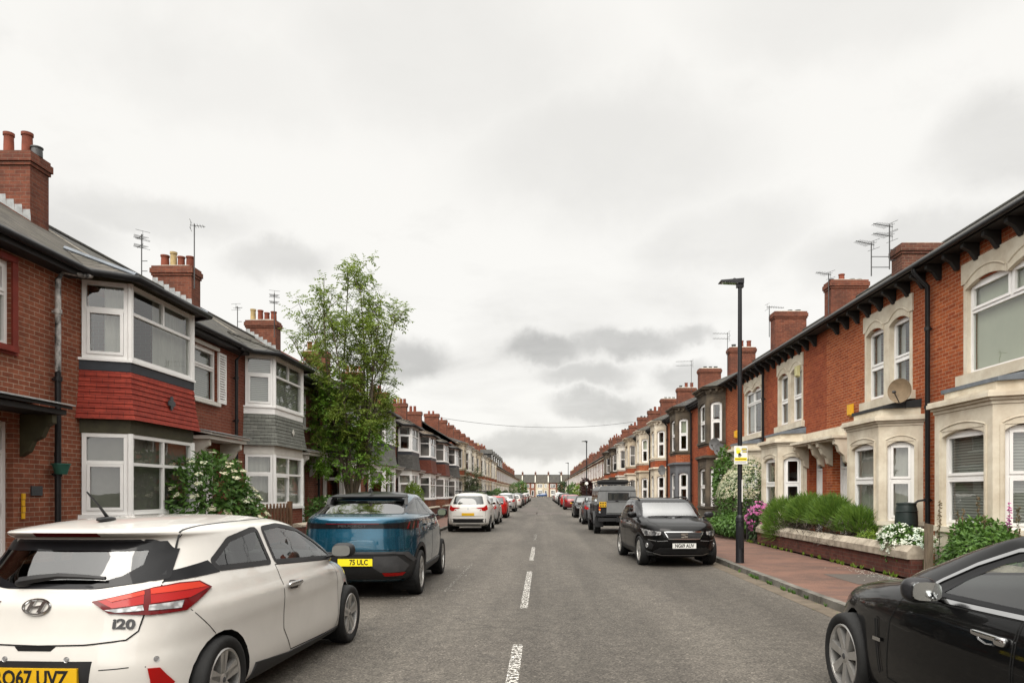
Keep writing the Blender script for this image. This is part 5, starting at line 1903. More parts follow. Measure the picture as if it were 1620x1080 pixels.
    g.tube([(.03, -1.45, 1.47), (.03, -1.56, 1.57), (.03, -1.67, 1.655)], [.012, .008, .006], 6)
    g.build('aerial', MT['trim'], P, smooth=50)
    g = MB()
    pts = []
    for u, v, o in ((-.20, 1.065, .03), (-.1, 1.075, .04), (.05, 1.09, .045), (.2, 1.088, .04), (.34, 1.082, .03)):
        p, nn = c.hit('R', u, v, o)
        pts.append(p)
    g.tube(pts, [.03, .028, .02, .016, .012], 6)
    p, nn = c.hit('R', -.19, 1.062, .012)
    blob(g, p, (.055, .035, .025), .8)
    g.build('rear_wiper', MT['trim'], P, smooth=50)
    c.mirror(.75, 1.07, .90, (.115, .065, .075), 'trim')
    c.seats([(.1, .52), (-.85, .42)], z=.45)
    c.dash(.95, .92)
    c.floor(-1.9, 1.9, .70)
    return c

def blue_coupe():
    rows = [(.27, -2.10, 2.15, .85, 5, 4), (.36, -2.24, 2.3, .90, 5, 4), (.55, -2.34, 2.36, .93, 4.6, 3.6), (.75, -2.365, 2.36, .94, 4.4, 3.4), (.92, -2.36, 2.28, .94, 4.2, 3.2), (1.05, -2.345, 1.95, .93, 4.2, 3.2), (1.15, -2.335, 1.5, .915, 4.2, 3.4), (1.235, -2.325, 1.2, .895, 4.2, 3.6),
            (1.275, -2.27, 1.08, .87, 4.2, 4), (1.31, -2.08, .98, .845, 4.4, 4), (1.37, -1.82, .80, .80, 4.6, 4), (1.45, -1.52, .55, .75, 4.6, 4), (1.53, -1.20, .28, .70, 4.6, 4), (1.59, -.92, .0, .655, 4.4, 4), (1.615, -.80, -.10, .62, 4.2, 4)]
    c = Car('blue_fastback', 'petrol blue fastback with black roof spoiler, second parked car opposite the lamp posts', (-2.93, 13.16), R(1.2), rows, -.1, .055, 'paint_petrol')
    ax = (-1.46, 1.46)
    c.arches(ax, .415, .37, lip=.07)
    c.wheels(ax, .93, .36, .225, .255, (5, .05, .10), 'rim', 'rim_dark', twin=.03)
    P = c.t
    rg = rounded([(-.70, 1.318), (.70, 1.318), (.60, 1.515), (-.60, 1.515)], .04)
    rw = c.panel('rear_window', 'R', rg, 'screen_glass')
    c.ribbon('window_border', 'R', rg, .03, 'gloss_black', .003, parent=rw, closed=True)
    qa = rounded([(-1.72, 1.325), (-1.2, 1.465), (-.7, 1.55), (-.47, 1.56), (-.27, 1.285)], .03)
    qb = rounded([(-.38, 1.56), (-.05, 1.55), (.35, 1.455), (.80, 1.25), (.78, 1.225), (-.17, 1.28)], .03)
    for pl in (qa, qb):
        c.ribbon('window_seal', 'S', pl, .04, 'gloss_black', .004, closed=True, mirror=True)
    c.sides('rear_side_window', qa, 'car_glass_dark')
    c.sides('side_window', qb, 'car_glass')
    c.panel('windscreen', 'F', rounded([(-.68, 1.29), (.68, 1.29), (.56, 1.55), (-.56, 1.55)], .05), 'car_glass')
    c.patch('roof_glass', 'T', rounded([(-.50, -1.05), (.50, -1.05), (.52, -.15), (-.52, -.15)], .08), 'gloss_black', .004, res=.09)
    # black wing at the end of the roof
    g = MB()
    for s in (1, -1):
        f0 = [(s * .63, -.98, 1.595), (s * .65, -1.24, 1.575), (s * .67, -1.28, 1.53), (s * .675, -1.32, 1.455), (s * .65, -1.28, 1.44), (s * .62, -1.12, 1.51)]
        g.hexa([(x - s * .06, y, z) for (x, y, z) in f0], f0)
    g.hexa([(-.60, -.92, 1.60), (.60, -.92, 1.60), (.63, -1.22, 1.56), (-.63, -1.22, 1.56)], [(-.60, -.92, 1.625), (.60, -.92, 1.625), (.63, -1.24, 1.585), (-.63, -1.24, 1.585)])
    g.build('roof_spoiler', MT['trim'], P)
    g = MB()
    g.hexa([(-.02, -.92, 1.66), (.02, -.92, 1.66), (.025, -1.12, 1.645), (-.025, -1.12, 1.645)], [(-.004, -1.07, 1.73), (.004, -1.07, 1.73), (.006, -1.13, 1.72), (-.006, -1.13, 1.72)])
    g.build('aerial_fin', MT['trim'], P)
    bar = c.patch('light_bar', 'R', [(-.83, 1.185), (.83, 1.185), (.80, 1.14), (.66, 1.105), (-.66, 1.105), (-.80, 1.14)], 'gloss_black', .006)
    c.patch('brake_light', 'R', [(-.40, 1.172), (.40, 1.172), (.40, 1.184), (-.40, 1.184)], 'lamp_dark', .01, parent=bar, skirt=.003)
    c.text('tail_lettering', 'PEUGEOT', .05, 'R', 0, 1.142, 'trim_grey', .008, parent=bar, sx=2.0, ex=.002)
    for sd in (False, True):
        c.patch('tail_light', -45, [(-1.07, 1.105), (-1.07, 1.185), (-.6, 1.215), (-.375, 1.205), (-.55, 1.11), (-.74, 1.065)], 'gloss_black', .010, flip_only=sd)
        tl = [o for o in P.children if o.name.startswith('tail_light')][-1]
        for k in range(3):
            u = -.90 + k * .16
            c.patch('lamp_claw', -45, [(u, 1.09), (u + .035, 1.085), (u + .12, 1.195), (u + .085, 1.195)], 'lamp_dark', .014, parent=tl, skirt=.003, flip_only=sd)
    bp = c.patch('bumper', 'R', [(-.82, .725), (-.62, .752), (.62, .752), (.80, .735), (.885, .58), (.90, .33), (-.90, .33), (-.885, .58)], 'trim', .012)
    c.patch('bumper_side', 'S', [(-2.19, .60), (-1.86, .56), (-1.86, .33), (-2.19, .33)], 'trim', .010, mirror=True)
    c.patch('bumper_strip', 'R', [(-.62, .756), (.62, .756), (.60, .722), (-.60, .722)], 'trim_grey', .022)
    for sd in (False, True):
        c.patch('bumper_strip', 'R', [(.60, .756), (.79, .738), (.875, .60), (.84, .575), (.74, .70), (.60, .722)], 'trim_grey', .020, parent=bp, flip_only=sd)
        c.patch('bumper_block', 'R', [(.33, .685), (.66, .685), (.80, .53), (.74, .44), (.42, .44), (.28, .54)], 'trim_grey', .018, parent=bp, flip_only=sd)
        c.patch('reflector', 'R', [(.44, .432), (.75, .425), (.71, .385), (.47, .385)], 'lamp_red', .020, parent=bp, flip_only=sd)
    c.plate('R', .05, .60, None, 'plate_bright', off=.024)
    pl = [o for o in P.children if o.name.startswith('number_plate')][-1]
    m = c.mtx('R', .05, .60, .0255)
    m2 = Matrix.Rotation(R(90), 4, 'X'); m2.translation = m.translation + Vector((.145, 0, 0))
    m2.translation.y = min(v.co.y for v in pl.data.vertices) - .001
    text_mesh('plate_lettering', '75 ULC', .11, MT['ink'], pl, m2 @ Matrix.Translation((-.09, 0, 0)), .001, sx=.80, bold=.003)
    rd = [(-1.22, 1.275), (-1.26, 1.05), (-1.0, .45), (-.27, .45), (-.27, 1.262)]
    fd = [(-.255, 1.262), (-.255, .45), (.88, .45), (.93, .75), (.90, 1.19)]
    for nm, dd, hy, hz in (('rear_door', rd, -1.0, 1.12), ('front_door', fd, -.08, 1.09)):
        ds = c.sides(nm, dd, 'paint_petrol')
        c.ribbon('panel_gap', 'S', dd, .009, 'gap', .002, closed=True, mirror=True)
        for s, d in ((1, ds[0]), (-1, ds[1])):
            x0 = abs(c.hit('S', hy, hz)[0].x)
            g = MB(lambda x, y, z, s=s: (s * x, y, z))
            blob(g, (x0 + .015, hy, hz), (.015, .11, .02), .6)
            g.build('handle', MT['gloss_black'], d, smooth=60)
    c.patch('side_cladding', 'S', [(-1.0, .32), (1.0, .32), (1.0, .42), (-1.0, .44)], 'trim', .010, mirror=True)
    c.ribbon('panel_gap', 'R', [(-.86, 1.09), (-.84, .9), (-.8, .78), (0, .775), (.8, .78), (.84, .9), (.86, 1.09)], .008, 'gap')
    c.mirror(.78, 1.27, .90, (.10, .065, .075), 'gloss_black')
    c.seats([(.1, .55), (-.85, .5)], z=.6)
    c.dash(.95, 1.12)
    c.floor(-2.0, 2.0, .75, .3)
    return c

def black_suv():
    rows = [(0.22, -1.95, 1.86, 0.8, 5, 4.2), (0.33, -2.03, 1.98, 0.855, 5, 4.2), (0.5, -2.06, 2.06, 0.885, 4.5, 4.2), (0.66, -2.06, 2.07, 0.89, 4.4, 4.2), (0.8, -2.03, 2.05, 0.888, 4.2, 4.2), (0.9, -2.0, 1.98, 0.882, 4.2, 4.2), (0.97, -1.99, 1.8, 0.872, 4.2, 4.2), (1.03, -1.98, 1.45, 0.86, 4.2, 4), (1.08, -1.96, 1.12, 0.84, 4.2, 4), (1.15, -1.93, 0.92, 0.812, 4.2, 4), (1.25, -1.88, 0.7, 0.775, 4.2, 4), (1.35, -1.8, 0.46, 0.735, 4.4, 4), (1.43, -1.74, 0.24, 0.695, 4.4, 4), (1.475, -1.7, 0.1, 0.655, 4.4, 4)]
    c = Car('black_crossover', 'black crossover facing the camera with a white number plate, parked by the lamp post', (2.99, 17.72), R(183.4), rows, -.2, .06, 'paint_black')
    ax = (-1.30, 1.28)
    c.arches(ax, .37, .335, lip=.05)
    c.wheels(ax, .868, .335, .205, .235, (5, .06, .11), 'rim', 'rim_dark')
    P = c.t
    wsg = rounded([(-.70, 1.06), (.70, 1.06), (.585, 1.42), (-.585, 1.42)], .05)
    w = c.panel('windscreen', 'F', wsg, 'screen_glass')
    c.ribbon('window_border', 'F', wsg, .03, 'gloss_black', .003, parent=w, closed=True)
    qa = rounded([(-1.45, 1.19), (-1.25, 1.36), (-.9, 1.425), (-.36, 1.435), (-.36, 1.125)], .03)
    qb = rounded([(-.28, 1.12), (-.28, 1.435), (.0, 1.425), (.32, 1.32), (.82, 1.115)], .03)
    for pl, nm in ((qa, 'rear_side_window'), (qb, 'side_window')):
        c.ribbon('window_seal', 'S', pl, .035, 'gloss_black', .004, closed=True, mirror=True)
        c.sides(nm, pl, 'car_glass' if nm == 'side_window' else 'car_glass_dark')
    c.panel('rear_window', 'R', rounded([(-.6, 1.12), (.6, 1.12), (.5, 1.40), (-.5, 1.40)], .05), 'car_glass_dark')
    for sd in (False, True):
        c.patch('headlight', 55, [(.08, .865), (.40, .835), (.765, .80), (.75, .712), (.60, .69), (.28, .672)], 'gloss_black', .008, flip_only=sd)
        hl = [o for o in P.children if o.name.startswith('headlight')][-1]
        c.patch('headlight_lens', 55, [(.12, .852), (.40, .822), (.745, .79), (.735, .724), (.60, .705), (.30, .69)], 'lamp_clear', .012, parent=hl, skirt=.004, flip_only=sd)
        for u in (.36, .58):
            p, nn = c.hit(55, u, .757, .014)
            g = MB((lambda x, y, z: (-x, y, z)) if sd else None)
            m = c.mtx(55, u, .757, .012)
            g2 = MB()
            g2.lathe([(0, .006), (.042, .004), (.05, .012), (.056, .004)], (0, 0, 0), 'z', 16)
            o = g2.build('projector_lamp', MT['trim_grey'], hl, smooth=50)
            o.data.transform(m)
            if sd:
                o.data.transform(Matrix.Diagonal((-1, 1, 1, 1)))
    gp = [(-.43, .79), (.43, .79), (.34, .635), (-.34, .635)]
    gr = c.patch('grille', 'F', gp, 'trim', .006)
    c.ribbon('grille_surround', 'F', gp, .022, 'chrome', .010, parent=gr, closed=True)
    for k in range(4):
        z = .66 + k * .032
        wk = .345 + (z - .635) * .55
        c.ribbon('grille_bar', 'F', [(-wk, z), (wk, z)], .010, 'trim_grey', .012, parent=gr)
    g = MB()
    for s in (1, -1):
        g.hexa([(-.075*s, .052*s, -.004), (.075*s, .052*s, -.004), (.075*s, .022*s, -.004), (-.03*s, .022*s, -.004), (-.03*s, .006*s, -.004), (-.075*s, .006*s, -.004)],
               [(-.075*s, .052*s, .008), (.075*s, .052*s, .008), (.075*s, .022*s, .008), (-.03*s, .022*s, .008), (-.03*s, .006*s, .008), (-.075*s, .006*s, .008)])
    g.hexa([(-.06, .012, -.004), (-.03, .03, -.004), (.06, -.012, -.004), (.03, -.03, -.004)], [(-.06, .012, .007), (-.03, .03, .007), (.06, -.012, .007), (.03, -.03, .007)])
    o = g.build('badge', MT['chrome'], gr)
    o.data.transform(c.mtx('F', 0, .71, .016))
    c.patch('lower_grille', 'F', [(-.52, .44), (.52, .44), (.64, .35), (.52, .30), (-.52, .30), (-.64, .35)], 'trim', .005)
    c.patch('fog_light_recess', 52, [(.30, .60), (.56, .575), (.66, .50), (.60, .40), (.36, .41)], 'trim', .004, mirror=True)
    for sd in (1, -1):
        m = c.mtx(52, .46, .485, .006)
        g = MB()
        g.lathe([(0, .004), (.04, .006), (.05, .014), (.055, .0)], (0, 0, 0), 'z', 16)
        o = g.build('fog_light', MT['lamp_clear'], P, smooth=50)
        o.data.transform(m)
        if sd < 0:
            o.data.transform(Matrix.Diagonal((-1, 1, 1, 1)))
    c.ribbon('bumper_trim', 'F', [(-.80, .36), (-.62, .315), (-.46, .275), (.46, .275), (.62, .315), (.80, .36)], .035, 'satin', .010)
    c.ribbon('crease_shading', 'F', [(.36, .60), (.56, .585), (.74, .61)], .010, 'satin', .004, mirror=True)  # bright strip paints the thin highlight of the fog lamp surround's crease
    c.plate('F', 0, .49, 'NG69 AUV', 'plate_white', off=.022)
    c.plate('R', 0, .80, None, 'plate_yellow', off=.012)
    c.patch('tail_light', -50, [(-1.0, .86), (-.55, .92), (-.5, .98), (-.98, .98)], 'lamp_red', .01, mirror=True)
    c.ribbon('panel_gap', 'T', [(.66, 1.25), (.66, 1.55), (.52, 1.93)], .008, 'gap', mirror=True)
    for nm, dd, hy, hz in (('rear_door', [(-1.25, 1.12), (-1.2, .9), (-.88, .38), (-.33, .36), (-.33, 1.11)], -1.0, .98), ('front_door', [(-.32, 1.11), (-.32, .36), (.78, .36), (.86, .7), (.84, 1.08)], -.15, .96)):
        ds = c.sides(nm, dd, 'paint_black')
        c.ribbon('panel_gap', 'S', dd, .009, 'gap', .002, closed=True, mirror=True)
        for s, d in ((1, ds[0]), (-1, ds[1])):
            x0 = abs(c.hit('S', hy, hz)[0].x)
            g = MB(lambda x, y, z, s=s: (s * x, y, z))
            blob(g, (x0 + .018, hy, hz), (.016, .10, .018), .6)
            g.build('handle', MT['paint_black'], d, smooth=60)
    c.patch('side_cladding', 'S', [(-.9, .27), (.9, .27), (.9, .35), (-.9, .37)], 'trim', .010, mirror=True)
    for s in (1, -1):
        g = MB()
        g.tube([(s * .60, .06, 1.47), (s * .61, -.05, 1.525), (s * .61, -.6, 1.545), (s * .61, -1.2, 1.535), (s * .60, -1.45, 1.48)], .018, 8)
        g.build('roof_rail', MT['trim'], P, smooth=50)
    g = MB()
    for u0, u1 in ((.55, .02), (-.05, -.58)):
        pts = [c.hit('F', u0 + (u1 - u0) * t, 1.075 + .02 * math.sin(t * 3), .012)[0] for t in (0, .33, .66, 1)]
        gg = MB()
        gg.tube(pts, .01, 5)
        gg.build('wiper', MT['trim'], P)
    g = MB()
    blob(g, (0, .28, 1.36), (.11, .02, .035), .6)
    g.build('interior_mirror', MT['trim'], P)
    c.mirror(.80, 1.13, .82, (.11, .065, .07), None)
    c.seats([(.0, .58), (-.85, .5)], z=.5)
    c.dash(.85, .99)
    c.floor(-1.8, 1.8, .75, .26)
    return c

def black_saloon():
    rows = [(.20, -2.2, 2.15, .86, 5, 4), (.30, -2.38, 2.32, .91, 5, 3.4), (.48, -2.46, 2.42, .935, 4.4, 3), (.60, -2.48, 2.43, .94, 4.2, 2.8), (.72, -2.46, 2.38, .94, 4.2, 2.7), (.82, -2.42, 2.22, .93, 4, 2.8), (.90, -2.38, 1.90, .915, 4, 3), (.97, -2.30, 1.45, .885, 4, 3.4),
            (1.02, -2.0, 1.12, .85, 4, 3.8), (1.10, -1.72, .92, .80, 4, 4), (1.20, -1.45, .62, .74, 4, 4), (1.30, -1.15, .30, .68, 4, 4), (1.37, -.85, .02, .63, 4, 4), (1.40, -.7, -.12, .59, 4, 4)]
    c = Car('black_saloon', 'glossy black saloon with bright window trim, nearest on the lamp-post side', (3.33, 4.27), R(.5), rows, -.2, .06, 'paint_black')
    ax = (-1.455, 1.455)
    c.arches(ax, .385, .345)
    c.wheels(ax, .925, .345, .225, .255, (7, .05, .085), 'rim', 'brake', twin=.0)
    P = c.t
    fw = rounded([(.20, 1.02), (.02, 1.14), (-.22, 1.255), (-.5, 1.325), (-.62, 1.335), (-.62, 1.03)], .02)
    rw = rounded([(-.68, 1.03), (-.68, 1.335), (-1.0, 1.32), (-1.5, 1.13), (-1.48, 1.06)], .03)
    for pl, nm in ((fw, 'side_window'), (rw, 'rear_side_window')):
        c.sides(nm, pl, 'car_glass')
        c.ribbon('window_seal', 'S', pl, .03, 'gloss_black', .003, closed=True, mirror=True)
    c.panel('windscreen', 'F', rounded([(-.72, 1.06), (.72, 1.06), (.55, 1.34), (-.55, 1.34)], .05), 'car_glass')
    c.panel('rear_window', 'R', rounded([(-.62, 1.10), (.62, 1.10), (.52, 1.33), (-.52, 1.33)], .05), 'car_glass_dark')
    c.ribbon('window_trim', 'S', [(.40, 1.005), (.24, 1.10), (.0, 1.22), (-.28, 1.325), (-.62, 1.37), (-1.0, 1.35), (-1.55, 1.14), (-1.62, 1.06)], .026, 'chrome', .008, mirror=True)
    c.ribbon('waist_trim', 'S', [(.38, .985), (-.1, .992), (-.65, 1.005), (-1.2, 1.02), (-1.6, 1.04)], .028, 'chrome', .006, mirror=True)
    dd = [(.56, .955), (.69, .76), (.735, .36), (-.60, .34), (-.60, .99)]
    ds = c.sides('front_door', dd, 'paint_black')
    c.ribbon('panel_gap', 'S', dd, .010, 'gap', .002, closed=True, mirror=True)
    d2 = [(-.62, .99), (-.62, .34), (-1.0, .36), (-1.42, .78), (-1.45, 1.01)]
    ds2 = c.sides('rear_door', d2, 'paint_black')
    c.ribbon('panel_gap', 'S', d2, .010, 'gap', .002, closed=True, mirror=True)
    for dset, hy in ((ds, -.43), (ds2, -1.28)):
        for s, d in ((1, dset[0]), (-1, dset[1])):
            x0 = abs(c.hit('S', hy, .875)[0].x)
            g = MB(lambda x, y, z, s=s: (s * x, y, z))
            blob(g, (x0 + .026, hy, .882), (.014, .145, .017), .5)
            blob(g, (x0 + .018, hy - .10, .872), (.024, .045, .026), .6)
            g.tube([(x0 + .006, hy + .13, .875), (x0 + .010, hy + .10, .845), (x0 + .010, hy + .04, .832), (x0 + .01, hy - .02, .838)], .006, 6)
            g.build('handle', MT['chrome'], d, smooth=60)
            c2 = 1
    c.patch('side_vent', 'S', [(.945, .74), (.885, .745), (.83, .38), (.865, .36)], 'gap', .003, mirror=True)
    c.ribbon('vent_surround', 'S', [(.955, .62), (.935, .755), (.885, .75), (.865, .60), (.82, .38)], .010, 'gloss_black', .010, mirror=True)
    c.ribbon('vent_trim', 'S', [(.935, .600), (.80, .607)], .026, 'chrome', .014, mirror=True)
    c.mirror(.10, 1.06, .935, (.105, .07, .078), None)
    for sd in (False, True):
        c.patch('headlight', 60, [(.62, .76), (1.0, .72), (1.02, .64), (.75, .66)], 'lamp_clear', .008, flip_only=sd)
    c.patch('tail_light', -50, [(-1.1, .80), (-.7, .86), (-.66, .95), (-1.08, .92)], 'lamp_red', .01, mirror=True)
    c.plate('R', 0, .62, None, 'plate_yellow', off=.012)
    c.ribbon('panel_gap', 'T', [(.70, 1.2), (.74, 1.5), (.66, 2.0), (.5, 2.25)], .008, 'gap', mirror=True)
    c.patch('side_cladding', 'S', [(-1.05, .215), (1.05, .215), (1.05, .25), (-1.05, .26)], 'gloss_black', .010, mirror=True)
    c.seats([(-.25, .58), (-1.1, .5)], z=.42)
    c.dash(.72, .93, .7)
    c.floor(-2.2, 2.1, .75, .22)
    return c
CARS = [white_hatch(), blue_coupe(), black_suv(), black_saloon()]
for c in CARS:
    c.close()
# ------------------------------------------------------------------ the other parked cars
def generic(name, label, x, y, face, body, kind='hatch', L=4.1, Wd=1.76, H=1.46, group=None, near=False, plate=None, rot=0., M=30, sub=3):
    """face +1: its tail is towards the camera"""
    sy, sz, sx = L / 4.1, H / 1.46, Wd / 1.74
    if kind == 'saloon':
        rows = [(.20, -1.90, 1.85, .79, 5, 4), (.33, -2.02, 1.98, .85, 5, 3.8), (.55, -2.05, 2.05, .868, 4.4, 3.4), (.74, -2.04, 2.0, .868, 4.2, 3.2), (.86, -2.02, 1.75, .858, 4.2, 3.2), (.94, -1.98, 1.3, .84, 4.2, 3.6), (.99, -1.80, 1.02, .815, 4.4, 4),
                (1.1, -1.52, .76, .765, 4.4, 4.2), (1.25, -1.2, .38, .69, 4.4, 4.2), (1.36, -.92, .06, .62, 4.4, 4.2), (1.39, -.8, -.05, .58, 4.2, 4.2)]
        rear, rl = [(-.62, 1.03), (.62, 1.03), (.5, 1.31), (-.5, 1.31)], (.70, .88)
        wins = [[(-.22, 1.02), (-.22, 1.30), (-.02, 1.31), (.25, 1.25), (.62, 1.08), (.66, 1.01)], [(-.28, 1.02), (-.28, 1.31), (-.75, 1.30), (-1.1, 1.17), (-1.2, 1.04)]]
    else:
        up = kind in ('suv', 'mpv')
        rows = [(.20 if not up else .22, -1.86, 1.85, .79, 5, 4), (.33, -2.0, 1.98, .85, 5, 3.8), (.55, -2.05, 2.05, .868, 4.6, 3.4), (.74, -2.04, 2.02, .868, 4.4, 3.2), (.87, -2.01, 1.80, .86, 4.4, 3.1), (.94, -1.99, 1.38, .845, 4.4, 3.4), (.99, -1.965, 1.10, .822, 4.4, 3.8),
                (1.1, -1.91, .84, .775, 4.4, 4.2), (1.25, -1.81 if up else -1.74, .48, .70, 4.4, 4.2), (1.36, -1.72 if up else -1.6, .14, .635, 4.4, 4.2), (1.395, -1.70 if up else -1.58, 0., .60, 4.4, 4.2)]
        rear, rl = [(-.60, 1.03), (.60, 1.03), (.52, 1.33), (-.52, 1.33)], (.78, 1.0)
        wins = [[(-.22, 1.02), (-.22, 1.31), (.0, 1.32), (.28, 1.25), (.68, 1.06), (.70, 1.01)], [(-.28, 1.02), (-.28, 1.32), (-1.05, 1.30), (-1.40, 1.16), (-1.38, 1.04)]]
    rows = [(z * sz, a * sy, b * sy, w * sx, n1, n2 + .6) for (z, a, b, w, n1, n2) in rows]
    S = lambda pl: [(u * sy, v * sz) for (u, v) in pl]
    X = lambda pl: [(u * sx, v * sz) for (u, v) in pl]
    c = Car(name, label, (x, y), R(rot) + (0 if face > 0 else math.pi), rows, -.15 * sy, .07 * sz, body, sub, M, group, near)
    ax = (-1.26 * sy, 1.27 * sy)
    rw = .315 * (1.08 if kind in ('suv', 'mpv') else 1)
    c.arches(ax, rw + .045, rw)
    c.wheels(ax, .845 * sx, rw, .19, rw * .68, (5, .06, .10), 'rim', 'rim_dark')
    gl = 'car_glass_far'
    for pl, nm in zip(wins, ('side_window', 'rear_side_window')):
        c.patch(nm, 'S', rounded(S(pl), .03, 2), gl, .006 if near else .012, mirror=True, res=.06 if near else .12, skirt=.012)
    c.patch('rear_window', 'R', rounded(X(rear), .05, 2), gl, .008 if near else .014, res=.05 if near else .1, skirt=.012)
    c.patch('windscreen', 'F', rounded(X([(-.66, 1.02), (.66, 1.02), (.53, 1.33), (-.53, 1.33)]), .05, 2), 'windscreen_far', .014, res=.1, skirt=.012)
    z0, z1 = rl
    c.patch('tail_light', -48, [(-1.02 * sy, z0 * sz + .02), (-.74 * sy, z1 * sz - .04), (-.60 * sy, z1 * sz), (-.62 * sy, z0 * sz + .06), (-.8 * sy, z0 * sz)], 'lamp_red', .01, mirror=True, res=.12, skirt=.006)
    c.patch('headlight', 52, [(.62, .66 * sz), (1.0, .64 * sz), (1.04, .71 * sz), (.5, .80 * sz)], 'lamp_clear', .01, mirror=True, res=.12, skirt=.006)
    c.patch('rear_bumper', 'R', X([(-.80, .50), (.80, .50), (.78, .24), (-.78, .24)]), 'trim' if kind in ('suv', 'mpv', 'hatch') else body, .008, res=.14, skirt=.005) if kind != 'saloon' else None
    c.patch('grille', 'F', X([(-.4, .52), (.4, .52), (.5, .34), (-.5, .34)]), 'trim', .006, res=.14, skirt=.005)
    c.plate('R', 0, .66 * sz if kind != 'suv' else .72 * sz, plate, 'plate_yellow', off=.012)
    c.plate('F', 0, .46 * sz, None, 'plate_white', off=.012)
    c.ribbon('panel_gap', 'S', S([(-.25, 1.0), (-.25, .34), (.78, .34), (.85, .7), (.80, .98)]), .012, 'gap', .003, mirror=True, step=.12)
    c.ribbon('panel_gap', 'R', X([(-.70, .98), (-.66, .60), (.66, .60), (.70, .98)]), .012, 'gap', .003, step=.12)
    c.mirror(.62 * sy, 1.04 * sz, .80 * sx, (.09, .055, .065), None)
    c.floor(-1.8 * sy, 1.8 * sy, .72 * sx)
    c.kind = kind
    return c
m_, nt_, b_ = nodes('windscreen_far')
b_.inputs['Base Color'].default_value = (.06, .065, .062, 1)
b_.inputs['Roughness'].default_value = .04
b_.inputs['Specular IOR Level'].default_value = 1.
b_.inputs['Coat Weight'].default_value = 1
b_.inputs['Coat IOR'].default_value = 2.2
MT['windscreen_far'] = m_

GL, GR = 'cars parked opposite the lamp posts', 'cars parked on the lamp-post side'
c = generic('white_people_carrier', 'white people carrier with roof bars, third parked car opposite the lamp posts', -3.13, 31.9, 1, 'paint_white', 'mpv', 4.45, 1.87, 1.66, GL, True, None, 1.0, 40, 4)
for s in (1, -1):
    g = MB()
    g.tube([(s * .60, -1.35, 1.62), (s * .61, -1.2, 1.69), (s * .61, .1, 1.70), (s * .60, .3, 1.63)], .018, 6)
    g.build('roof_rail', MT['trim'], c.t, smooth=50)
g = MB(); g.box(-.66, .66, -1.05, -.95, 1.70, 1.735); g.build('roof_bar', MT['trim'], c.t)
g = MB(); g.box(-.66, .66, -.15, -.05, 1.70, 1.735); g.build('roof_bar', MT['trim'], c.t)
g = MB()
g.hexa([(0, .06, -.004), (-.045, 0, -.004), (0, -.06, -.004), (.045, 0, -.004)], [(0, .06, .006), (-.045, 0, .006), (0, -.06, .006), (.045, 0, .006)])
o = g.build('badge', MT['satin'], c.t); o.data.transform(c.mtx('R', 0, .98, .004))
for s in (1, -1):
    c.patch('tail_light_inner', 'R', [(s * .34, 1.02), (s * .66, 1.05), (s * .72, .97), (s * .42, .985)], 'lamp_red', .012)
c.patch('bumper_insert', 'R', [(-.5, .36), (.5, .36), (.46, .29), (-.46, .29)], 'satin', .014)
c.close()
LEFT = [(38.9, 'paint_silver', 'hatch', 4.1, 1.74, 1.50, 'silver hatchback parked in front of the white people carrier'),
        (48.2, 'paint_red', 'hatch', 4.0, 1.72, 1.46, 'bright red hatchback opposite the lamp posts, between two silver cars'),
        (63.2, 'paint_silver', 'suv', 4.4, 1.82, 1.64, 'silver sport utility car beyond the bright red hatchback'),
        (78.6, 'paint_white', 'hatch', 4.0, 1.72, 1.47, 'small white car beyond the silver sport utility car'),
        (90, 'paint_grey', 'suv', 4.3, 1.8, 1.60, 'dark grey tall car beyond the small white car'),
        (101, 'paint_maroon', 'hatch', 4.1, 1.74, 1.46, 'maroon car, far along the row opposite the lamp posts'),
        (113, 'paint_silver', 'hatch', 4.1, 1.74, 1.5, 'silver car just past the far maroon one'),
        (126, 'paint_black', 'hatch', 4.1, 1.74, 1.46, 'black hatchback, far along the row opposite the lamp posts'),
        (140, 'paint_white', 'suv', 4.3, 1.8, 1.62, 'white tall car, farthest pale car opposite the lamp posts')]
for (y, p, kd, L, W_, H, lb) in LEFT:
    generic('parked_car', lb, -2.25 - W_ / 2, y, 1, p, kd, L, W_, H, GL).close()
RIGHT = [(38.9, 1, 'paint_grey', 'hatch', 4.2, 1.76, 1.48, 'dark grey car half hidden in front of the grey off-roader'),
         (48.8, -1, 'paint_black', 'saloon', 4.5, 1.8, 1.45, 'black saloon facing the camera beyond the off-roader'),
         (70.8, 1, 'paint_maroon', 'hatch', 4.2, 1.78, 1.48, 'dark red hatchback on the lamp-post side, nearer of two red cars'),
         (84, 1, 'paint_red', 'hatch', 4.1, 1.74, 1.46, 'scarlet hatchback on the lamp-post side, farther of two red cars'),
         (96, 1, 'paint_black', 'suv', 4.3, 1.8, 1.6, 'black tall car beyond the scarlet hatchback'),
         (108, -1, 'paint_silver', 'hatch', 4.2, 1.76, 1.5, 'silver car facing the camera near the third lamp post'),
         (119, -1, 'paint_white', 'suv', 4.4, 1.82, 1.66, 'white tall car facing the camera past the third lamp post'),
         (132, 1, 'paint_maroon', 'hatch', 4.1, 1.74, 1.46, 'maroon car beyond the white tall car, lamp-post side'),
         (146, 1, 'paint_silver', 'hatch', 4.1, 1.74, 1.5, 'farthest silver car on the lamp-post side')]
for (y, fc, p, kd, L, W_, H, lb) in RIGHT:
    generic('parked_car', lb, 2.05 + W_ / 2, y, fc, p, kd, L, W_, H, GR).close()
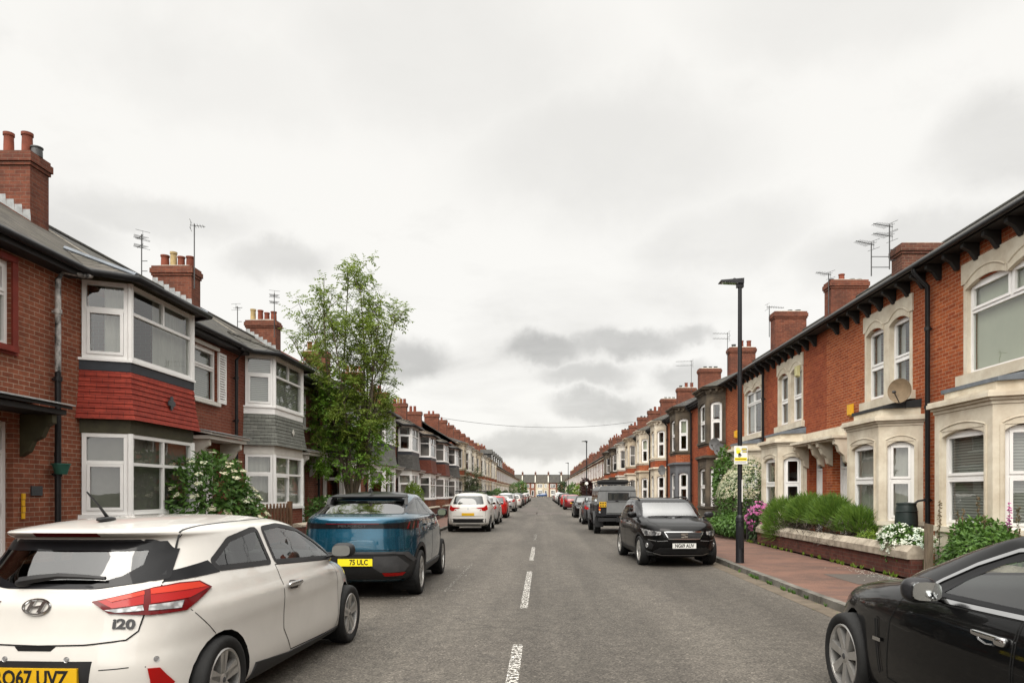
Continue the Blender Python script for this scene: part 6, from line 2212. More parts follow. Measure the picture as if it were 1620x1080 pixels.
# two cars that stand across the far end
for (x, y, p, kd, lb) in ((-.2, END_Y + 13, 'paint_blue', 'hatch', 'small blue car crossing the far end of the street'), (5.6, END_Y + 13, 'paint_white', 'mpv', 'white van-like car crossing the far end of the street')):
    cc = generic('parked_car', lb, x, y, 1, p, kd, 4.3, 1.8, 1.55 if kd == 'hatch' else 1.85, 'cars crossing the far end')
    cc.t.rotation_euler.z = R(90)
    cc.close()

# ------------------------------------------------------------------ the grey off-roader: flat panels, hard top, exposed chassis
def off_roader():
    t = thing('off_roader', 'matt grey boxy off-roader with hard top and loaded roof rack, lamp-post side', 'off-roader', (2.94, 30.55, 0), R(.8))
    def ch(x0, x1, y0, y1, z0, z1, b=.02):
        """box with the long edges taken off, for pressed panels"""
        return [(x0+b, z0), (x1-b, z0), (x1, z0+b), (x1, z1-b), (x1-b, z1), (x0+b, z1), (x0, z1-b), (x0, z0+b)]
    g = MB()
    pr = ch(-.83, .83, 0, 0, .72, 1.20, .04)
    g.hexa([(x, -2.25, z) for x, z in pr], [(x, 1.0, z) for x, z in pr])
    pr2 = ch(-.72, .72, 0, 0, .78, 1.16, .05)
    g.hexa([(x, 1.005, z) for x, z in pr2], [(x, 2.05, z - .02) for x, z in pr2])
    g.build('body', MT['def_grey'], t, smooth=30)
    # hard top with a rounded roof
    g = MB()
    top = [(-.80, 1.205), (.80, 1.205), (.72, 1.78), (.66, 1.885), (.56, 1.925), (0, 1.94), (-.56, 1.925), (-.66, 1.885), (-.72, 1.78)]
    g.hexa([(x, -2.22, z) for x, z in top], [(x, .55, z) for x, z in top])
    fr = [(x * .99, z - (.0 if z < 1.3 else .01)) for x, z in top]
    g.hexa([(x, .555, z) for x, z in fr], [(x * .98, .92 if z < 1.3 else .68, z) for x, z in fr])
    g.build('hard_top', MT['canvas'], t, smooth=40)
    g = MB()   # the swaged joint under the roof
    for s in (1, -1):
        g.tube([(s * .735, -2.2, 1.73), (s * .735, .5, 1.73)], .012, 6)
    g.tube([(-.735, -2.228, 1.73), (.735, -2.228, 1.73)], .012, 6)
    g.build('gutter_rail', MT['def_grey'], t)
    # rear door with its window
    g = MB()
    g.box(-.43, .50, -2.275, -2.222, .80, 1.70)
    d = g.build('rear_door', MT['canvas'], t)
    g = MB(); g.box(-.38, .45, -2.285, -2.2755, 1.35, 1.65); g.build('rear_window_frame', MT['trim'], d)
    g = MB(); g.box(-.35, .42, -2.290, -2.2855, 1.38, 1.62); g.build('rear_window', MT['car_glass_far'], d)
    g = MB(); g.tube([(-.42, -2.28, 1.30), (.49, -2.28, 1.30)], .012, 6); g.tube([(-.42, -2.28, .84), (.49, -2.28, .84)], .012, 6); g.build('door_rib', MT['def_grey'], d)
    g = MB(); blob(g, (-.02, -2.30, 1.33), (.06, .02, .025), .6); g.build('handle', MT['trim'], d)
    for z in (.95, 1.22):
        g = MB(); g.box(.50, .57, -2.285, -2.255, z - .05, z + .05); g.build('hinge', MT['trim'], d)
    # corner panels: lamps, plate
    for s in (1, -1):
        for z, m in ((1.08, 'lamp_red'), (.98, 'lamp_amber'), (.88, 'lamp_clear')):
            g = MB(); g.lathe([(.0, -.035), (.038, -.03), (.045, 0)], (s * .70, -2.252, z), 'y', 14); g.build('tail_light', MT[m], t, smooth=50)
    g = MB(); g.box(-.72, -.44, -2.285, -2.256, 1.08, 1.29); pl = g.build('number_plate', MT['plate_yellow'], t)
    for z in (1.235, 1.135):
        g = MB()
        x = -.69
        for w in (.05, .05, .04, .05):
            g.box(x, x + w * .75, -2.287, -2.2852, z - .032, z + .032)
            x += .062
        g.build('plate_lettering', MT['ink'], pl)
    # crossmember, tow gear, mud flaps
    g = MB(); g.box(-.76, .76, -2.32, -2.20, .52, .66); g.build('rear_crossmember', MT['trim'], t)
    g = MB(); g.box(-.06, .06, -2.42, -2.322, .50, .62); blob(g, (0, -2.40, .66), (.03, .03, .03)); g.build('tow_hitch', MT['trim'], t)
    for s in (1, -1):
        g = MB(); g.box(s * .70 - .17, s * .70 + .17, -1.98, -1.965, .28, .70); g.build('mud_flap', MT['trim'], t)
    g = MB(); g.box(-.40, .40, -2.15, 2.0, .42, .60); g.box(-.60, .60, -1.42, -1.30, .30, .42); g.build('chassis', MT['gap'], t)
    # wheels and wide flat arches
    for y in (-1.42, 1.37):
        for s in (1, -1):
            w = empty('wheel', t, (s * .86, y, .40))
            f = lambda a, b, c, s=s: (s * a, b, c)
            g = MB(f)
            g.lathe([(.21, -.25), (.36, -.25), (.395, -.235), (.40, -.20), (.40, -.05), (.39, -.01), (.35, 0), (.21, -.02)], (0, 0, 0), 'x', 28)
            for k in range(28):
                a = 2 * math.pi * k / 28
                q = lambda r, da, x: (x, r * math.cos(a + da), r * math.sin(a + da))
                g.hexa([q(.395, -.06, -.22), q(.395, .06, -.22), q(.395, .06, -.03), q(.395, -.06, -.03)], [q(.41, -.05, -.22), q(.41, .05, -.22), q(.41, .05, -.04), q(.41, -.05, -.04)])
            g.build('tyre', MT['tyre'], w, smooth=40)
            g = MB(f)
            g.lathe([(0, -.03), (.07, -.03), (.08, -.06), (.15, -.07), (.19, -.04), (.213, -.02), (.2, -.1)], (0, 0, 0), 'x', 20)
            g.build('rim', MT['rim_dark'], w, smooth=40)
            g = MB(f)
            n = 12
            a0 = [(R(180 * k / n)) for k in range(n + 1)]
            for k in range(n):
                p = lambda a, r, x: (x, y + r * math.cos(a) * 1.04, .42 + r * math.sin(a))
                g.hexa([p(a0[k], .44, .78), p(a0[k+1], .44, .78), p(a0[k+1], .50, .78), p(a0[k], .50, .78)], [p(a0[k], .44, .93), p(a0[k+1], .44, .93), p(a0[k+1], .49, .93), p(a0[k], .49, .93)])
            g.build('wheel_arch', MT['trim'], t)
            g = MB(f)
            g.lathe([(0, .0), (.44, .0)], (.832, y, .42), 'x', 24)
            g.build('wheel_well', MT['gap'], t)
    # sides: doors, windows, mirrors
    for s in (1, -1):
        f = lambda a, b, c, s=s: (s * a, b, c)
        for (y0, y1) in ((-.15, .72), (-1.0, -.2)):
            g = MB(f); g.box(.832, .842, y0, y1, .78, 1.19); dd = g.build('side_door', MT['def_grey'], t)
            g = MB(f); blob(g, (.85, y0 + .1, 1.10), (.015, .07, .02), .6); g.build('handle', MT['trim'], dd)
        for (y0, y1) in ((-.12, .60), (-.97, -.22), (-2.05, -1.1)):
            g = MB(f)
            g.hexa([(.790, y0, 1.30), (.790, y1, 1.30), (.729, y1, 1.72), (.729, y0, 1.72)], [(.800, y0, 1.30), (.800, y1, 1.30), (.739, y1, 1.72), (.739, y0, 1.72)])
            g.build('side_window', MT['car_glass_far'], t)
        g = MB(f)
        blob(g, (1.0, .82, 1.34), (.075, .035, .11), .5)
        g.tube([(.80, .85, 1.28), (.95, .82, 1.30)], .015, 6)
        mi = g.build('door_mirror', MT['trim'], t, smooth=50)
        g = MB(f); g.box(.94, 1.06, .778, .786, 1.25, 1.43); g.build('mirror_glass', MT['mirror'], mi)
        g = MB(f); g.tube([(.90, 1.2, .98), (.92, 1.2, 1.5), (.80, .8, 1.9)], .03, 8); s_ = g.build('snorkel', MT['trim'], t, smooth=50) if s > 0 else None
        g = MB(f); g.box(.74, .90, -.95, .85, .50, .56); g.build('side_step', MT['trim'], t)
    g = MB(); g.hexa([(-.66, .90, 1.26), (.66, .90, 1.26), (.60, .70, 1.80), (-.60, .70, 1.80)], [(-.66, .915, 1.26), (.66, .915, 1.26), (.60, .715, 1.80), (-.60, .715, 1.80)]); g.build('windscreen', MT['car_glass_far'], t)
    g = MB(); g.box(-.45, .45, 2.04, 2.06, .85, 1.10); g.build('grille', MT['trim'], t)
    for s in (1, -1):
        g = MB(); g.lathe([(0, .03), (.08, .02), (.09, 0)], (s * .58, 2.03, .98), 'y', 16); g.build('headlight', MT['lamp_clear'], t, smooth=50)
    g = MB(); g.box(-.85, .85, 2.1, 2.22, .55, .70); g.build('front_bumper', MT['trim'], t)
    # roof rack with a folded tent on it
    g = MB()
    for s in (1, -1):
        for z in (1.99, 2.10):
            g.tube([(s * .66, -1.7, z), (s * .66, .6, z)], .016, 6)
        for y in (-1.6, -.9, -.2, .5):
            g.tube([(s * .66, y, 1.90), (s * .66, y, 2.10)], .014, 6)
    for y in (-1.7, -1.2, -.7, -.2, .3, .6):
        g.tube([(-.66, y, 1.99), (.66, y, 1.99)], .014, 6)
    g.tube([(-.66, -1.7, 2.10), (.66, -1.7, 2.10)], .016, 6)
    g.build('roof_rack', MT['trim'], t)
    g = MB()
    blob(g, (0, -.5, 2.10), (.60, 1.0, .09), .3)
    o = g.build('folded_roof_tent', MT['gap'], None, smooth=50)
    o.matrix_world = t.matrix_basis.copy()
    tag(o, 'black folded tent pack lying on the roof rack of the grey off-roader', 'roof tent')
off_roader()
# ------------------------------------------------------------------ plants
def leaf(g, p, d, n, L, w, fold=.25):
    """one pointed leaf folded along its midrib"""
    s = d.cross(n)
    if s.length < 1e-4:
        return
    s.normalize()
    n = s.cross(d)
    b = p + d * (L * .45)
    up = n * (fold * w)
    g.add([tuple(p), tuple(b + s * w + up), tuple(p + d * L - n * L * .12), tuple(b - s * w + up)], [(0, 1, 2), (0, 2, 3)])

def rvec(r):
    while True:
        v = Vector((r.uniform(-1, 1), r.uniform(-1, 1), r.uniform(-1, 1)))
        if .05 < v.length < 1:
            return v.normalized()

def sprig(g, r, p, d, n_leaf, L, w, length):
    """a twig end: leaflets in pairs along a drooping stalk"""
    side = d.cross(Vector((0, 0, 1)))
    side = side.normalized() if side.length > .1 else Vector((1, 0, 0))
    for k in range(n_leaf):
        t = (k + .5) / n_leaf
        q = p + d * (length * t) + Vector((0, 0, -.10 * length * t * t))
        for s in (1, -1):
            dd = (side * s * .8 + d * .55 + rvec(r) * .35 + Vector((0, 0, -.25))).normalized()
            leaf(g, q, dd, (Vector((0, 0, 1)) + rvec(r) * .6).normalized(), L * r.uniform(.7, 1.2), w * r.uniform(.7, 1.2))

def tree_of(t, seed, stems, base, leafm, n_sprigs, leaf_L=.10, low=None, lowm=None, bark='bark', r0=.09):
    """stems: list of (tip xyz, lean); grows trunk, limbs and twigs and hangs leaves on the twigs"""
    r = random.Random(seed)
    g = MB()
    tips = []
    def limb(p0, p1, ra, rb, bend, lvl):
        mid = (p0 + p1) / 2 + rvec(r) * bend * (p1 - p0).length
        pts = []
        for k in range(7):
            s = k / 6
            pts.append(p0 * (1-s)**2 + mid * 2*s*(1-s) + p1 * s*s)
        g.tube(pts, [ra + (rb - ra) * k / 6 for k in range(7)], 7 if lvl < 1 else 5, cap=False)
        return pts
    for (tip, fork) in stems:
        tip = Vector(tip)
        p0 = Vector(base) + Vector((0, 0, fork))
        pts = limb(p0, tip, r0 * (.7 if fork > .2 else .9), .012, .10, 0)
        H = (tip - p0).length
        for k in range(2, 7):
            for rep in range(3):
                s = r.uniform(max(.22, (k - 1) / 6), k / 6)
                i = min(5, int(s * 6))
                p = pts[i].lerp(pts[i+1], s * 6 - i)
                out = Vector((r.uniform(-1, 1), r.uniform(-1, 1), 0)).normalized()
                ln = H * r.uniform(.14, .27) * (1.15 - .6 * s)
                q = p + out * ln * .62 + Vector((0, 0, ln * r.uniform(.5, .95)))
                bp = limb(p, q, .018, .005, .12, 1)
                for m in range(4):
                    ss = r.uniform(.3, 1)
                    j = min(5, int(ss * 6))
                    pp = bp[j].lerp(bp[j+1], ss * 6 - j)
                    o2 = (rvec(r) + Vector((0, 0, .5))).normalized()
                    qq = pp + o2 * r.uniform(.18, .45)
                    limb(pp, qq, .007, .003, .1, 2)
                    tips.append((qq, o2))
                tips.append((q, (q - p).normalized()))
        tips.append((tip, Vector((0, 0, 1))))
    g.tube([tuple(Vector(base) - Vector((0, 0, .2))), tuple(Vector(base) + Vector((0, 0, .5))), tuple(Vector(base) + Vector((.02, 0, 1.3)))], [r0 * 1.3, r0 * 1.05, r0 * .85], 10)
    g.build('trunk', MT[bark], t, smooth=60)
    g = MB()
    for k in range(n_sprigs):
        q, d = tips[k % len(tips)] if k < len(tips) else r.choice(tips)
        dd = (d * .6 + rvec(r)).normalized()
        sprig(g, r, q + rvec(r) * r.uniform(0, .16), dd, 4, leaf_L, leaf_L * .21, leaf_L * 2.6)
    g.build('crown', MT[leafm], t)
    if low:
        g = MB()
        for (c, rad, n) in low:
            for k in range(n):
                v = rvec(r)
                q = Vector(c) + Vector((v.x * rad[0], v.y * rad[1], v.z * rad[2])) * r.uniform(.35, 1) ** .6
                dd = (v * .7 + rvec(r) * .8 + Vector((0, 0, -.3))).normalized()
                sprig(g, r, q, dd, 4, leaf_L * 1.2, leaf_L * .32, leaf_L * 2.6)
        g.build('lower_foliage', MT[lowm], t)

def bush_mesh(r, c, rad, n, L, w, shell_=.55, lumps=6, tilt=.3):
    """leaves through the volume of a lumpy ellipsoid"""
    g = MB()
    lm = [(rvec(r), r.uniform(.75, 1.15)) for _ in range(lumps)]
    for k in range(n):
        v = rvec(r)
        f = max(max(0, v.dot(a)) ** 3 * b for a, b in lm)
        rr = (.68 + .38 * f) * r.uniform(shell_, 1) ** .7
        q = Vector((c[0] + v.x * rad[0] * rr, c[1] + v.y * rad[1] * rr, c[2] + v.z * rad[2] * rr))
        if q.z < .12:
            continue
        d = (v + rvec(r) * .9 + Vector((0, 0, -tilt))).normalized()
        leaf(g, q, d, (v + Vector((0, 0, .6)) + rvec(r) * .5).normalized(), L * r.uniform(.6, 1.3), w * r.uniform(.7, 1.2))
    return g, lm

def stems_mesh(r, base, rad, h, n, rr=.012):
    g = MB()
    for k in range(n):
        a = r.uniform(0, 6.28)
        e = r.uniform(.2, .8)
        p = Vector(base) + Vector((rad[0] * .25 * math.cos(a), rad[1] * .25 * math.sin(a), 0))
        q = Vector(base) + Vector((rad[0] * e * math.cos(a), rad[1] * e * math.sin(a), h * r.uniform(.55, .85)))
        m = (p + q) / 2 + Vector((0, 0, h * .12))
        g.tube([p, m, q], [rr, rr * .8, rr * .4], 5)
    return g

def flower_mesh(r, c, rad, lm, n, size, per, flat=True, zmin=-.3, face=None):
    g = MB()
    k = 0
    while k < n:
        v = rvec(r)
        if v.z < zmin or (face is not None and v.dot(face) < -.1):
            continue
        k += 1
        f = max(max(0, v.dot(a)) ** 3 * b for a, b in lm)
        rr = (.70 + .38 * f) * r.uniform(.92, 1.06)
        q = Vector((c[0] + v.x * rad[0] * rr, c[1] + v.y * rad[1] * rr, c[2] + v.z * rad[2] * rr))
        up = (v + Vector((0, 0, 1.2 if flat else .2))).normalized()
        sd = up.cross(Vector((0, 1, .1))).normalized()
        tw = up.cross(sd)
        for m in range(per):
            a, e = r.uniform(0, 6.28), size * math.sqrt(r.random())
            pp = q + sd * math.cos(a) * e + tw * math.sin(a) * e + up * r.uniform(-.15, .25) * size
            s = size * r.uniform(.22, .4)
            n2 = (up + rvec(r) * .5).normalized()
            s1 = n2.cross(Vector((.3, .5, .7))).normalized() * s
            s2 = n2.cross(s1).normalized() * s
            g.add([tuple(pp + s1), tuple(pp + s2 * .8), tuple(pp - s1), tuple(pp - s2 * .8)], [(0, 1, 2, 3)])
    return g

def bush(name, label, x, y, z0, rad, n, L, w, leafm, cat='bush', flowers=None, seed=1, stems=10, shell_=.5, tilt=.3, group=None, dead=None, lumps=7):
    t = thing(name, label, cat, (x, y, z0), 0, group)
    r = random.Random(seed)
    c = (0, 0, rad[2] * .98)
    g, lm = bush_mesh(r, c, rad, n, L, w, shell_, lumps, tilt)
    g.build('foliage', MT[leafm], t)
    if stems:
        stems_mesh(r, (0, 0, 0), rad, rad[2] * 2, stems).build('stems', MT['bark'], t)
    if dead:
        g2 = MB()
        for k in range(dead):
            v = rvec(r)
            v.z = -abs(v.z) * .8
            q = Vector((c[0] + v.x * rad[0] * .9, c[1] + v.y * rad[1] * .9, c[2] + v.z * rad[2]))
            leaf(g2, q, (v + rvec(r)).normalized(), rvec(r), L * 1.2, w * .7)
        g2.build('dead_growth', MT['twig_dead'], t)
    if flowers:
        for (m, cnt, size, per, flat, zmin, face) in flowers:
            flower_mesh(r, c, rad, lm, cnt, size, per, flat, zmin, face).build('blossom', MT[m], t)
    return t

# --- the tall street tree in a front garden opposite the lamp posts
t = thing('street_tree', 'tall airy many-stemmed young tree with thin upright crown, standing in a front garden', 'tree', (-6.55, 24.6, .2))
tree_of(t, 11, [((-1.5, .3, 7.5), .5), ((-.85, -.4, 8.7), 1.1), ((-.25, .5, 9.0), 1.0), ((.35, -.3, 8.5), 1.2), ((.95, .2, 8.2), .7), ((1.5, -.2, 7.3), 1.1), ((-2.0, -.2, 6.7), 1.2), ((.1, .9, 7.7), .9), ((-.5, -.9, 7.4), .8), ((.8, -.7, 6.9), .9)], (0, 0, 0), 'leaf_tree', 3900, .118,
        [((-.7, -.1, 4.1), (.85, .8, 1.0), 120), ((.5, -.2, 3.3), (.85, .8, .75), 105), ((-.2, -.3, 2.5), (1.1, .9, .5), 90), ((-1.1, -.1, 2.9), (.6, .6, .7), 80), ((.9, 0, 2.2), (.5, .5, .4), 45), ((-.3, 0, 5.2), (.9, .7, .6), 60)], 'leaf_low', r0=.085)
t = thing('garden_tree', 'small greyish green tree in front of the cream stone fronts', 'tree', (-6.6, 66.5, .2))
tree_of(t, 5, [((-.5, 0, 3.3), .6), ((.4, .2, 3.6), .8), ((.9, -.2, 2.9), .7), ((-1.0, -.2, 2.7), .7)], (0, 0, 0), 'leaf_grey', 420, .14, [((0, 0, 1.9), (.9, .7, .8), 90)], 'leaf_grey', r0=.06)
# --- gardens opposite the lamp posts
bush('elder_bush', 'large bush with flat creamy white flower heads beside the red-tiled house', -6.75, 14.7, .2, (1.12, 1.1, 1.16), 4200, .14, .036, 'leaf_elder', flowers=[('petal_cream', 46, .075, 26, True, -.25, Vector((.6, -.8, .2)))], seed=4, tilt=.35, lumps=9)
bush('elder_bush', 'small dark bush with cream flower heads at the foot of the tall tree', -6.7, 22.6, .2, (.9, .8, .8), 1700, .14, .036, 'leaf_elder', flowers=[('petal_cream', 12, .08, 20, True, -.2, Vector((.6, -.8, .2)))], seed=9)
bush('conifer_bush', 'bright yellow green rounded conifer behind the white people carrier', -6.7, 36.8, .2, (.62, .6, 1.1), 3600, .10, .022, 'leaf_lime', seed=12, tilt=-.6, stems=0, lumps=10)
for k, (y, x, rd, m, lb) in enumerate(((74, -6.5, (.7, 2.4, .85), 'leaf_mid', 'clipped mid green hedge before the cream stone fronts'), (87, -6.4, (.8, 3.2, .9), 'leaf_dark', 'long dark hedge beyond the small greyish tree'), (102, -6.5, (.9, 3.0, 1.1), 'leaf_mid', 'tall loose hedge near the end of the cream fronts'),
                                     (120, -6.4, (.9, 3.5, 1.0), 'leaf_dark', 'far dark hedge before the plain red brick houses'), (160, -6.3, (1.4, 2.4, 2.0), 'leaf_mid', 'far round shrub opposite the lamp posts'))):
    bush('hedge', lb, x, y, .2, rd, 1500, .22, .07, m, 'hedge', seed=20 + k, stems=0)
bush('rounded_tree', 'rounded green tree at the far end, opposite the lamp posts', -6.3, 215, .2, (2.2, 2.2, 2.6), 900, .5, .18, 'leaf_mid', 'tree', seed=31)
# --- gardens of the lamp-post side
bush('blossom_bush', 'tall bush smothered in cream blossom behind the near lamp post', 6.95, 25.0, .14, (1.05, 1.2, 1.42), 5200, .085, .028, 'leaf_mid', flowers=[('petal_cream', 900, .052, 8, False, -.05, Vector((-.7, -.7, .5)))], seed=41, stems=14, dead=900, lumps=9)
bush('green_shrub', 'leafy green shrub climbing behind the cream blossom bush', 7.15, 27.6, .14, (.75, .8, 1.75), 2600, .15, .05, 'leaf_mid', seed=43)
bush('ivy_hedge', 'low hedge of glossy ivy leaves along the pavement by the lamp post', 6.55, 25.1, .1, (.55, 2.5, .46), 3600, .11, .045, 'leaf_mid', 'hedge', seed=44, stems=0, shell_=.7, lumps=14)
bush('pink_bush', 'bush of bright pink flowers by the dark fence post', 6.75, 22.0, .14, (.46, .6, .62), 1100, .12, .035, 'leaf_dark', flowers=[('petal_pink', 90, .085, 15, False, -.4, Vector((-.6, -.8, .2)))], seed=45)
bush('yellow_shrub', 'small yellow green shrub behind the garden wall', 6.95, 15.0, .14, (.33, .55, .40), 1500, .075, .024, 'leaf_lime', seed=46, stems=0)
bush('dark_ground_shrub', 'dark low shrub under the broom on the garden wall', 7.0, 17.4, .14, (.35, 1.6, .30), 1800, .08, .028, 'leaf_dark', seed=47, stems=0)
bush('white_rose', 'rose bush covered in white flowers, spilling over the garden wall coping', 6.86, 13.6, .2, (.42, 1.0, .45), 2600, .08, .03, 'leaf_mid', 'rose', flowers=[('petal_white', 95, .06, 16, False, -.2, Vector((-.75, -.65, .2)))], seed=48, stems=6)
bush('leafy_plant', 'loose leafy plant beside the wooden gate post', 6.98, 11.2, .14, (.48, 1.25, .58), 4200, .10, .03, 'leaf_mid', seed=49)
def broom():
    t = thing('broom_bush', 'bushy broom of fine upright green stems arching over the garden wall', 'bush', (6.95, 18.0, .3))
    r = random.Random(50)
    g, gd = MB(), MB()
    domes = [((-.12, 2.15, .50), (.50, .95, .62), 3600), ((.02, .75, .62), (.42, 1.05, .60), 3600), ((.05, -.65, .62), (.40, 1.05, .58), 3400), ((.08, -1.9, .50), (.34, .8, .46), 2000)]
    for (c, rad, n) in domes:
        k = 0
        while k < n:
            v = rvec(r)
            if v.z < (-.75 if c[1] > 2 else -.12):
                continue
            k += 1
            rr = r.uniform(.72, 1.02)
            p = Vector((c[0] + v.x * rad[0] * rr, c[1] + v.y * rad[1] * rr, c[2] + v.z * rad[2] * rr))
            d = (v * .9 + Vector((0, 0, .75)) + rvec(r) * .45).normalized()
            L = r.uniform(.12, .27)
            s = d.cross(rvec(r)).normalized() * .0075
            q = p + d * L * .6
            e = p + d * L + Vector((d.x, d.y, -.2)) * L * .22
            g.add([tuple(p - s), tuple(p + s), tuple(q + s), tuple(q - s), tuple(e)], [(0, 1, 2, 3), (3, 2, 4)])
    for k in range(3200):
        y = r.uniform(-2.4, 2.2)
        p = Vector((r.gauss(-.12, .2), y, r.uniform(.1, .68)))
        d = (rvec(r) + Vector((0, 0, .8))).normalized()
        s = d.cross(rvec(r)).normalized() * .006
        gd.add([tuple(p - s), tuple(p + s), tuple(p + d * r.uniform(.15, .3))], [(0, 1, 2)])
    g.build('foliage', MT['leaf_broom'], t)
    gd.build('dead_growth', MT['twig_dead'], t)
broom()
def spires():
    r = random.Random(60)
    for k, (x, y, h) in enumerate(((6.95, 11.9, 1.15), (7.05, 11.6, 1.38), (6.9, 11.2, 1.1), (7.1, 10.9, 1.3), (7.0, 10.5, 1.25), (7.12, 10.2, 1.1), (6.85, 12.4, 1.3), (7.05, 12.05, 1.18))):
        lb = ('slender flower spire gone to seed by the wooden gate post', 'tallest seed spire before the cream bay', 'short seed spire in front of the blinds', 'pinkish flower spire beside the nearest cream bay', 'bare brown seed spire among the leafy plants',
              'nearest short spire of the front garden', 'reddish seed spire behind the gate post', 'thin greenish spire between two taller ones')[k]
        t = thing('flower_spire', lb, 'plant', (x, y, .2), 0, 'seed spires in the nearest garden')
        g = MB()
        tip = Vector((r.uniform(-.08, .08), r.uniform(-.08, .08), h))
        g.tube([(0, 0, 0), tuple(tip * .5 + Vector((.02, 0, 0))), tuple(tip)], [.008, .006, .003], 5)
        g.build('stem', MT['leaf_grey'], t)
        g = MB()
        for j in range(90):
            s = r.uniform(.48, 1)
            p = tip * s + rvec(r) * .028 * (1.25 - s)
            leaf(g, p, (rvec(r) + Vector((0, 0, .3))).normalized(), rvec(r), .045, .014)
        g.build('seed_heads', MT['petal_pink' if k == 3 else 'seed'], t)
        g = MB()
        for j in range(26):
            s = r.uniform(.05, .55)
            leaf(g, tip * s, (rvec(r) + Vector((0, 0, .1))).normalized(), Vector((0, 0, 1)), .15 * (1.1 - s), .025)
        g.build('leaves', MT['leaf_mid'], t)
spires()
bush('low_hedge', 'low clipped hedge in front of the slate grey bay', 6.8, 41.5, .14, (.4, 1.6, .45), 900, .12, .05, 'leaf_mid', 'hedge', seed=51, stems=0)
bush('red_tree', 'dark red-leaved small tree on the lamp-post side', 6.6, 104, .14, (1.2, 1.3, 2.0), 1500, .3, .11, 'leaf_red', 'tree', seed=52)
bush('far_blossom_bush', 'far bush with pale yellow blossom beside the dark red tree', 6.4, 120, .14, (1.4, 2.5, 1.7), 1500, .3, .1, 'leaf_lime', flowers=[('petal_cream', 90, .16, 6, False, -.2, None)], seed=53)
bush('far_blossom_bush', 'farther leafy bush beyond the pale yellow blossom', 6.3, 150, .14, (1.5, 3, 1.8), 1300, .35, .12, 'leaf_mid', seed=54)
bush('rounded_tree', 'rounded dark tree at the far end of the lamp-post side', 7, 232, .2, (2.4, 2.4, 2.8), 900, .5, .18, 'leaf_dark', 'tree', seed=55)
# --- weeds and fallen petals
def litter(name, n, area, z, size, m, seed, up=False):
    r = random.Random(seed)
    g = MB()
    for k in range(n):
        x, y = area(r)
        if up:
            for j in range(r.randint(4, 8)):
                d = Vector((r.uniform(-.7, .7), r.uniform(-.7, .7), 1)).normalized()
                leaf(g, Vector((x, y, z)), d, rvec(r), size * r.uniform(.5, 1.3), size * .16)
        else:
            s = size * r.uniform(.5, 1.2)
            a = r.uniform(0, 3.14)
            c, q = math.cos(a) * s, math.sin(a) * s
            g.add([(x + c, y + q, z + .003), (x - q * .7, y + c * .7, z + .005), (x - c, y - q, z + .003), (x + q * .7, y - c * .7, z + .004)], [(0, 1, 2, 3)])
    o = g.build(name, MT[m])
    o['kind'] = 'stuff'
litter('weeds', 60, lambda r: (KR - r.uniform(.0, .06), r.choice([r.uniform(7, 9.5), r.uniform(11, 13.2), r.uniform(9, 22), r.uniform(13.5, 14.2)])), .0, .07, 'leaf_mid', 70, True)
litter('weeds', 46, lambda r: (6.46 + r.uniform(-.03, .03), r.uniform(12.6, 24)), .1, .10, 'leaf_lime', 71, True)
litter('fallen_petals', 190, lambda r: (6.42 - abs(r.gauss(0, .22)), r.gauss(13.2, .8)), .106, .018, 'petal_white', 72)
litter('fallen_leaves', 120, lambda r: (KR - abs(r.gauss(0, .08)), r.uniform(6, 40)), .005, .02, 'leaf_lime', 73)
# ------------------------------------------------------------------ street furniture and small things
def lamp_post(x, y, label):
    t = thing('street_lamp', label, 'street lamp', (x, y, .1), 0, 'black street lamps')
    g = MB()
    g.lathe([(.095, 0), (.09, .03), (.088, .98), (.082, 1.02), (.055, 1.06)], (0, 0, 0), 'z', 20)
    g.lathe([(.088, .9), (.094, .905), (.094, .945), (.088, .95)], (0, 0, 0), 'z', 20)
    g.build('base', MT['post_black'], t, smooth=40)
    g = MB()
    g.lathe([(.053, 1.05), (.050, 3.5), (.044, 6.08), (.044, 6.14)], (0, 0, 0), 'z', 16)
    g.build('column', MT['post_black'], t, smooth=40)
    g = MB()
    g.box(-.075, .075, -.05, .05, 6.08, 6.20)
    g.hexa([(-.46, -.12, 6.19), (.07, -.09, 6.16), (.07, .09, 6.16), (-.46, .12, 6.19)], [(-.44, -.11, 6.225), (.075, -.08, 6.275), (.075, .08, 6.275), (-.44, .11, 6.225)])
    h = g.build('lamp_head', MT['post_black'], t)
    g = MB()
    g.hexa([(-.42, -.09, 6.178), (-.06, -.08, 6.160), (-.06, .08, 6.160), (-.42, .09, 6.178)], [(-.42, -.09, 6.19), (-.06, -.08, 6.172), (-.06, .08, 6.172), (-.42, .09, 6.19)])
    g.build('lens', MT['lamp_clear'], h)
    g = MB()
    g.lathe([(.03, 0), (.03, .03), (.0, .045)], (-.12, 0, 6.255), 'z', 12)
    g.build('photocell', MT['trim_grey'], h, smooth=40)
    g = MB()
    g.box(-.045, .045, -.093, -.086, .32, .80)
    g.build('inspection_door', MT['post_black'], t)
    return t
lamp_post(4.37, 15.8, 'nearest black street lamp, carrying the yellow and white notice')
lamp_post(4.02, 64.9, 'second black street lamp from the camera, small round sign on it')
lamp_post(4.05, 111.8, 'third black street lamp from the camera')
lamp_post(4.05, 164., 'farthest of the four street lamps')
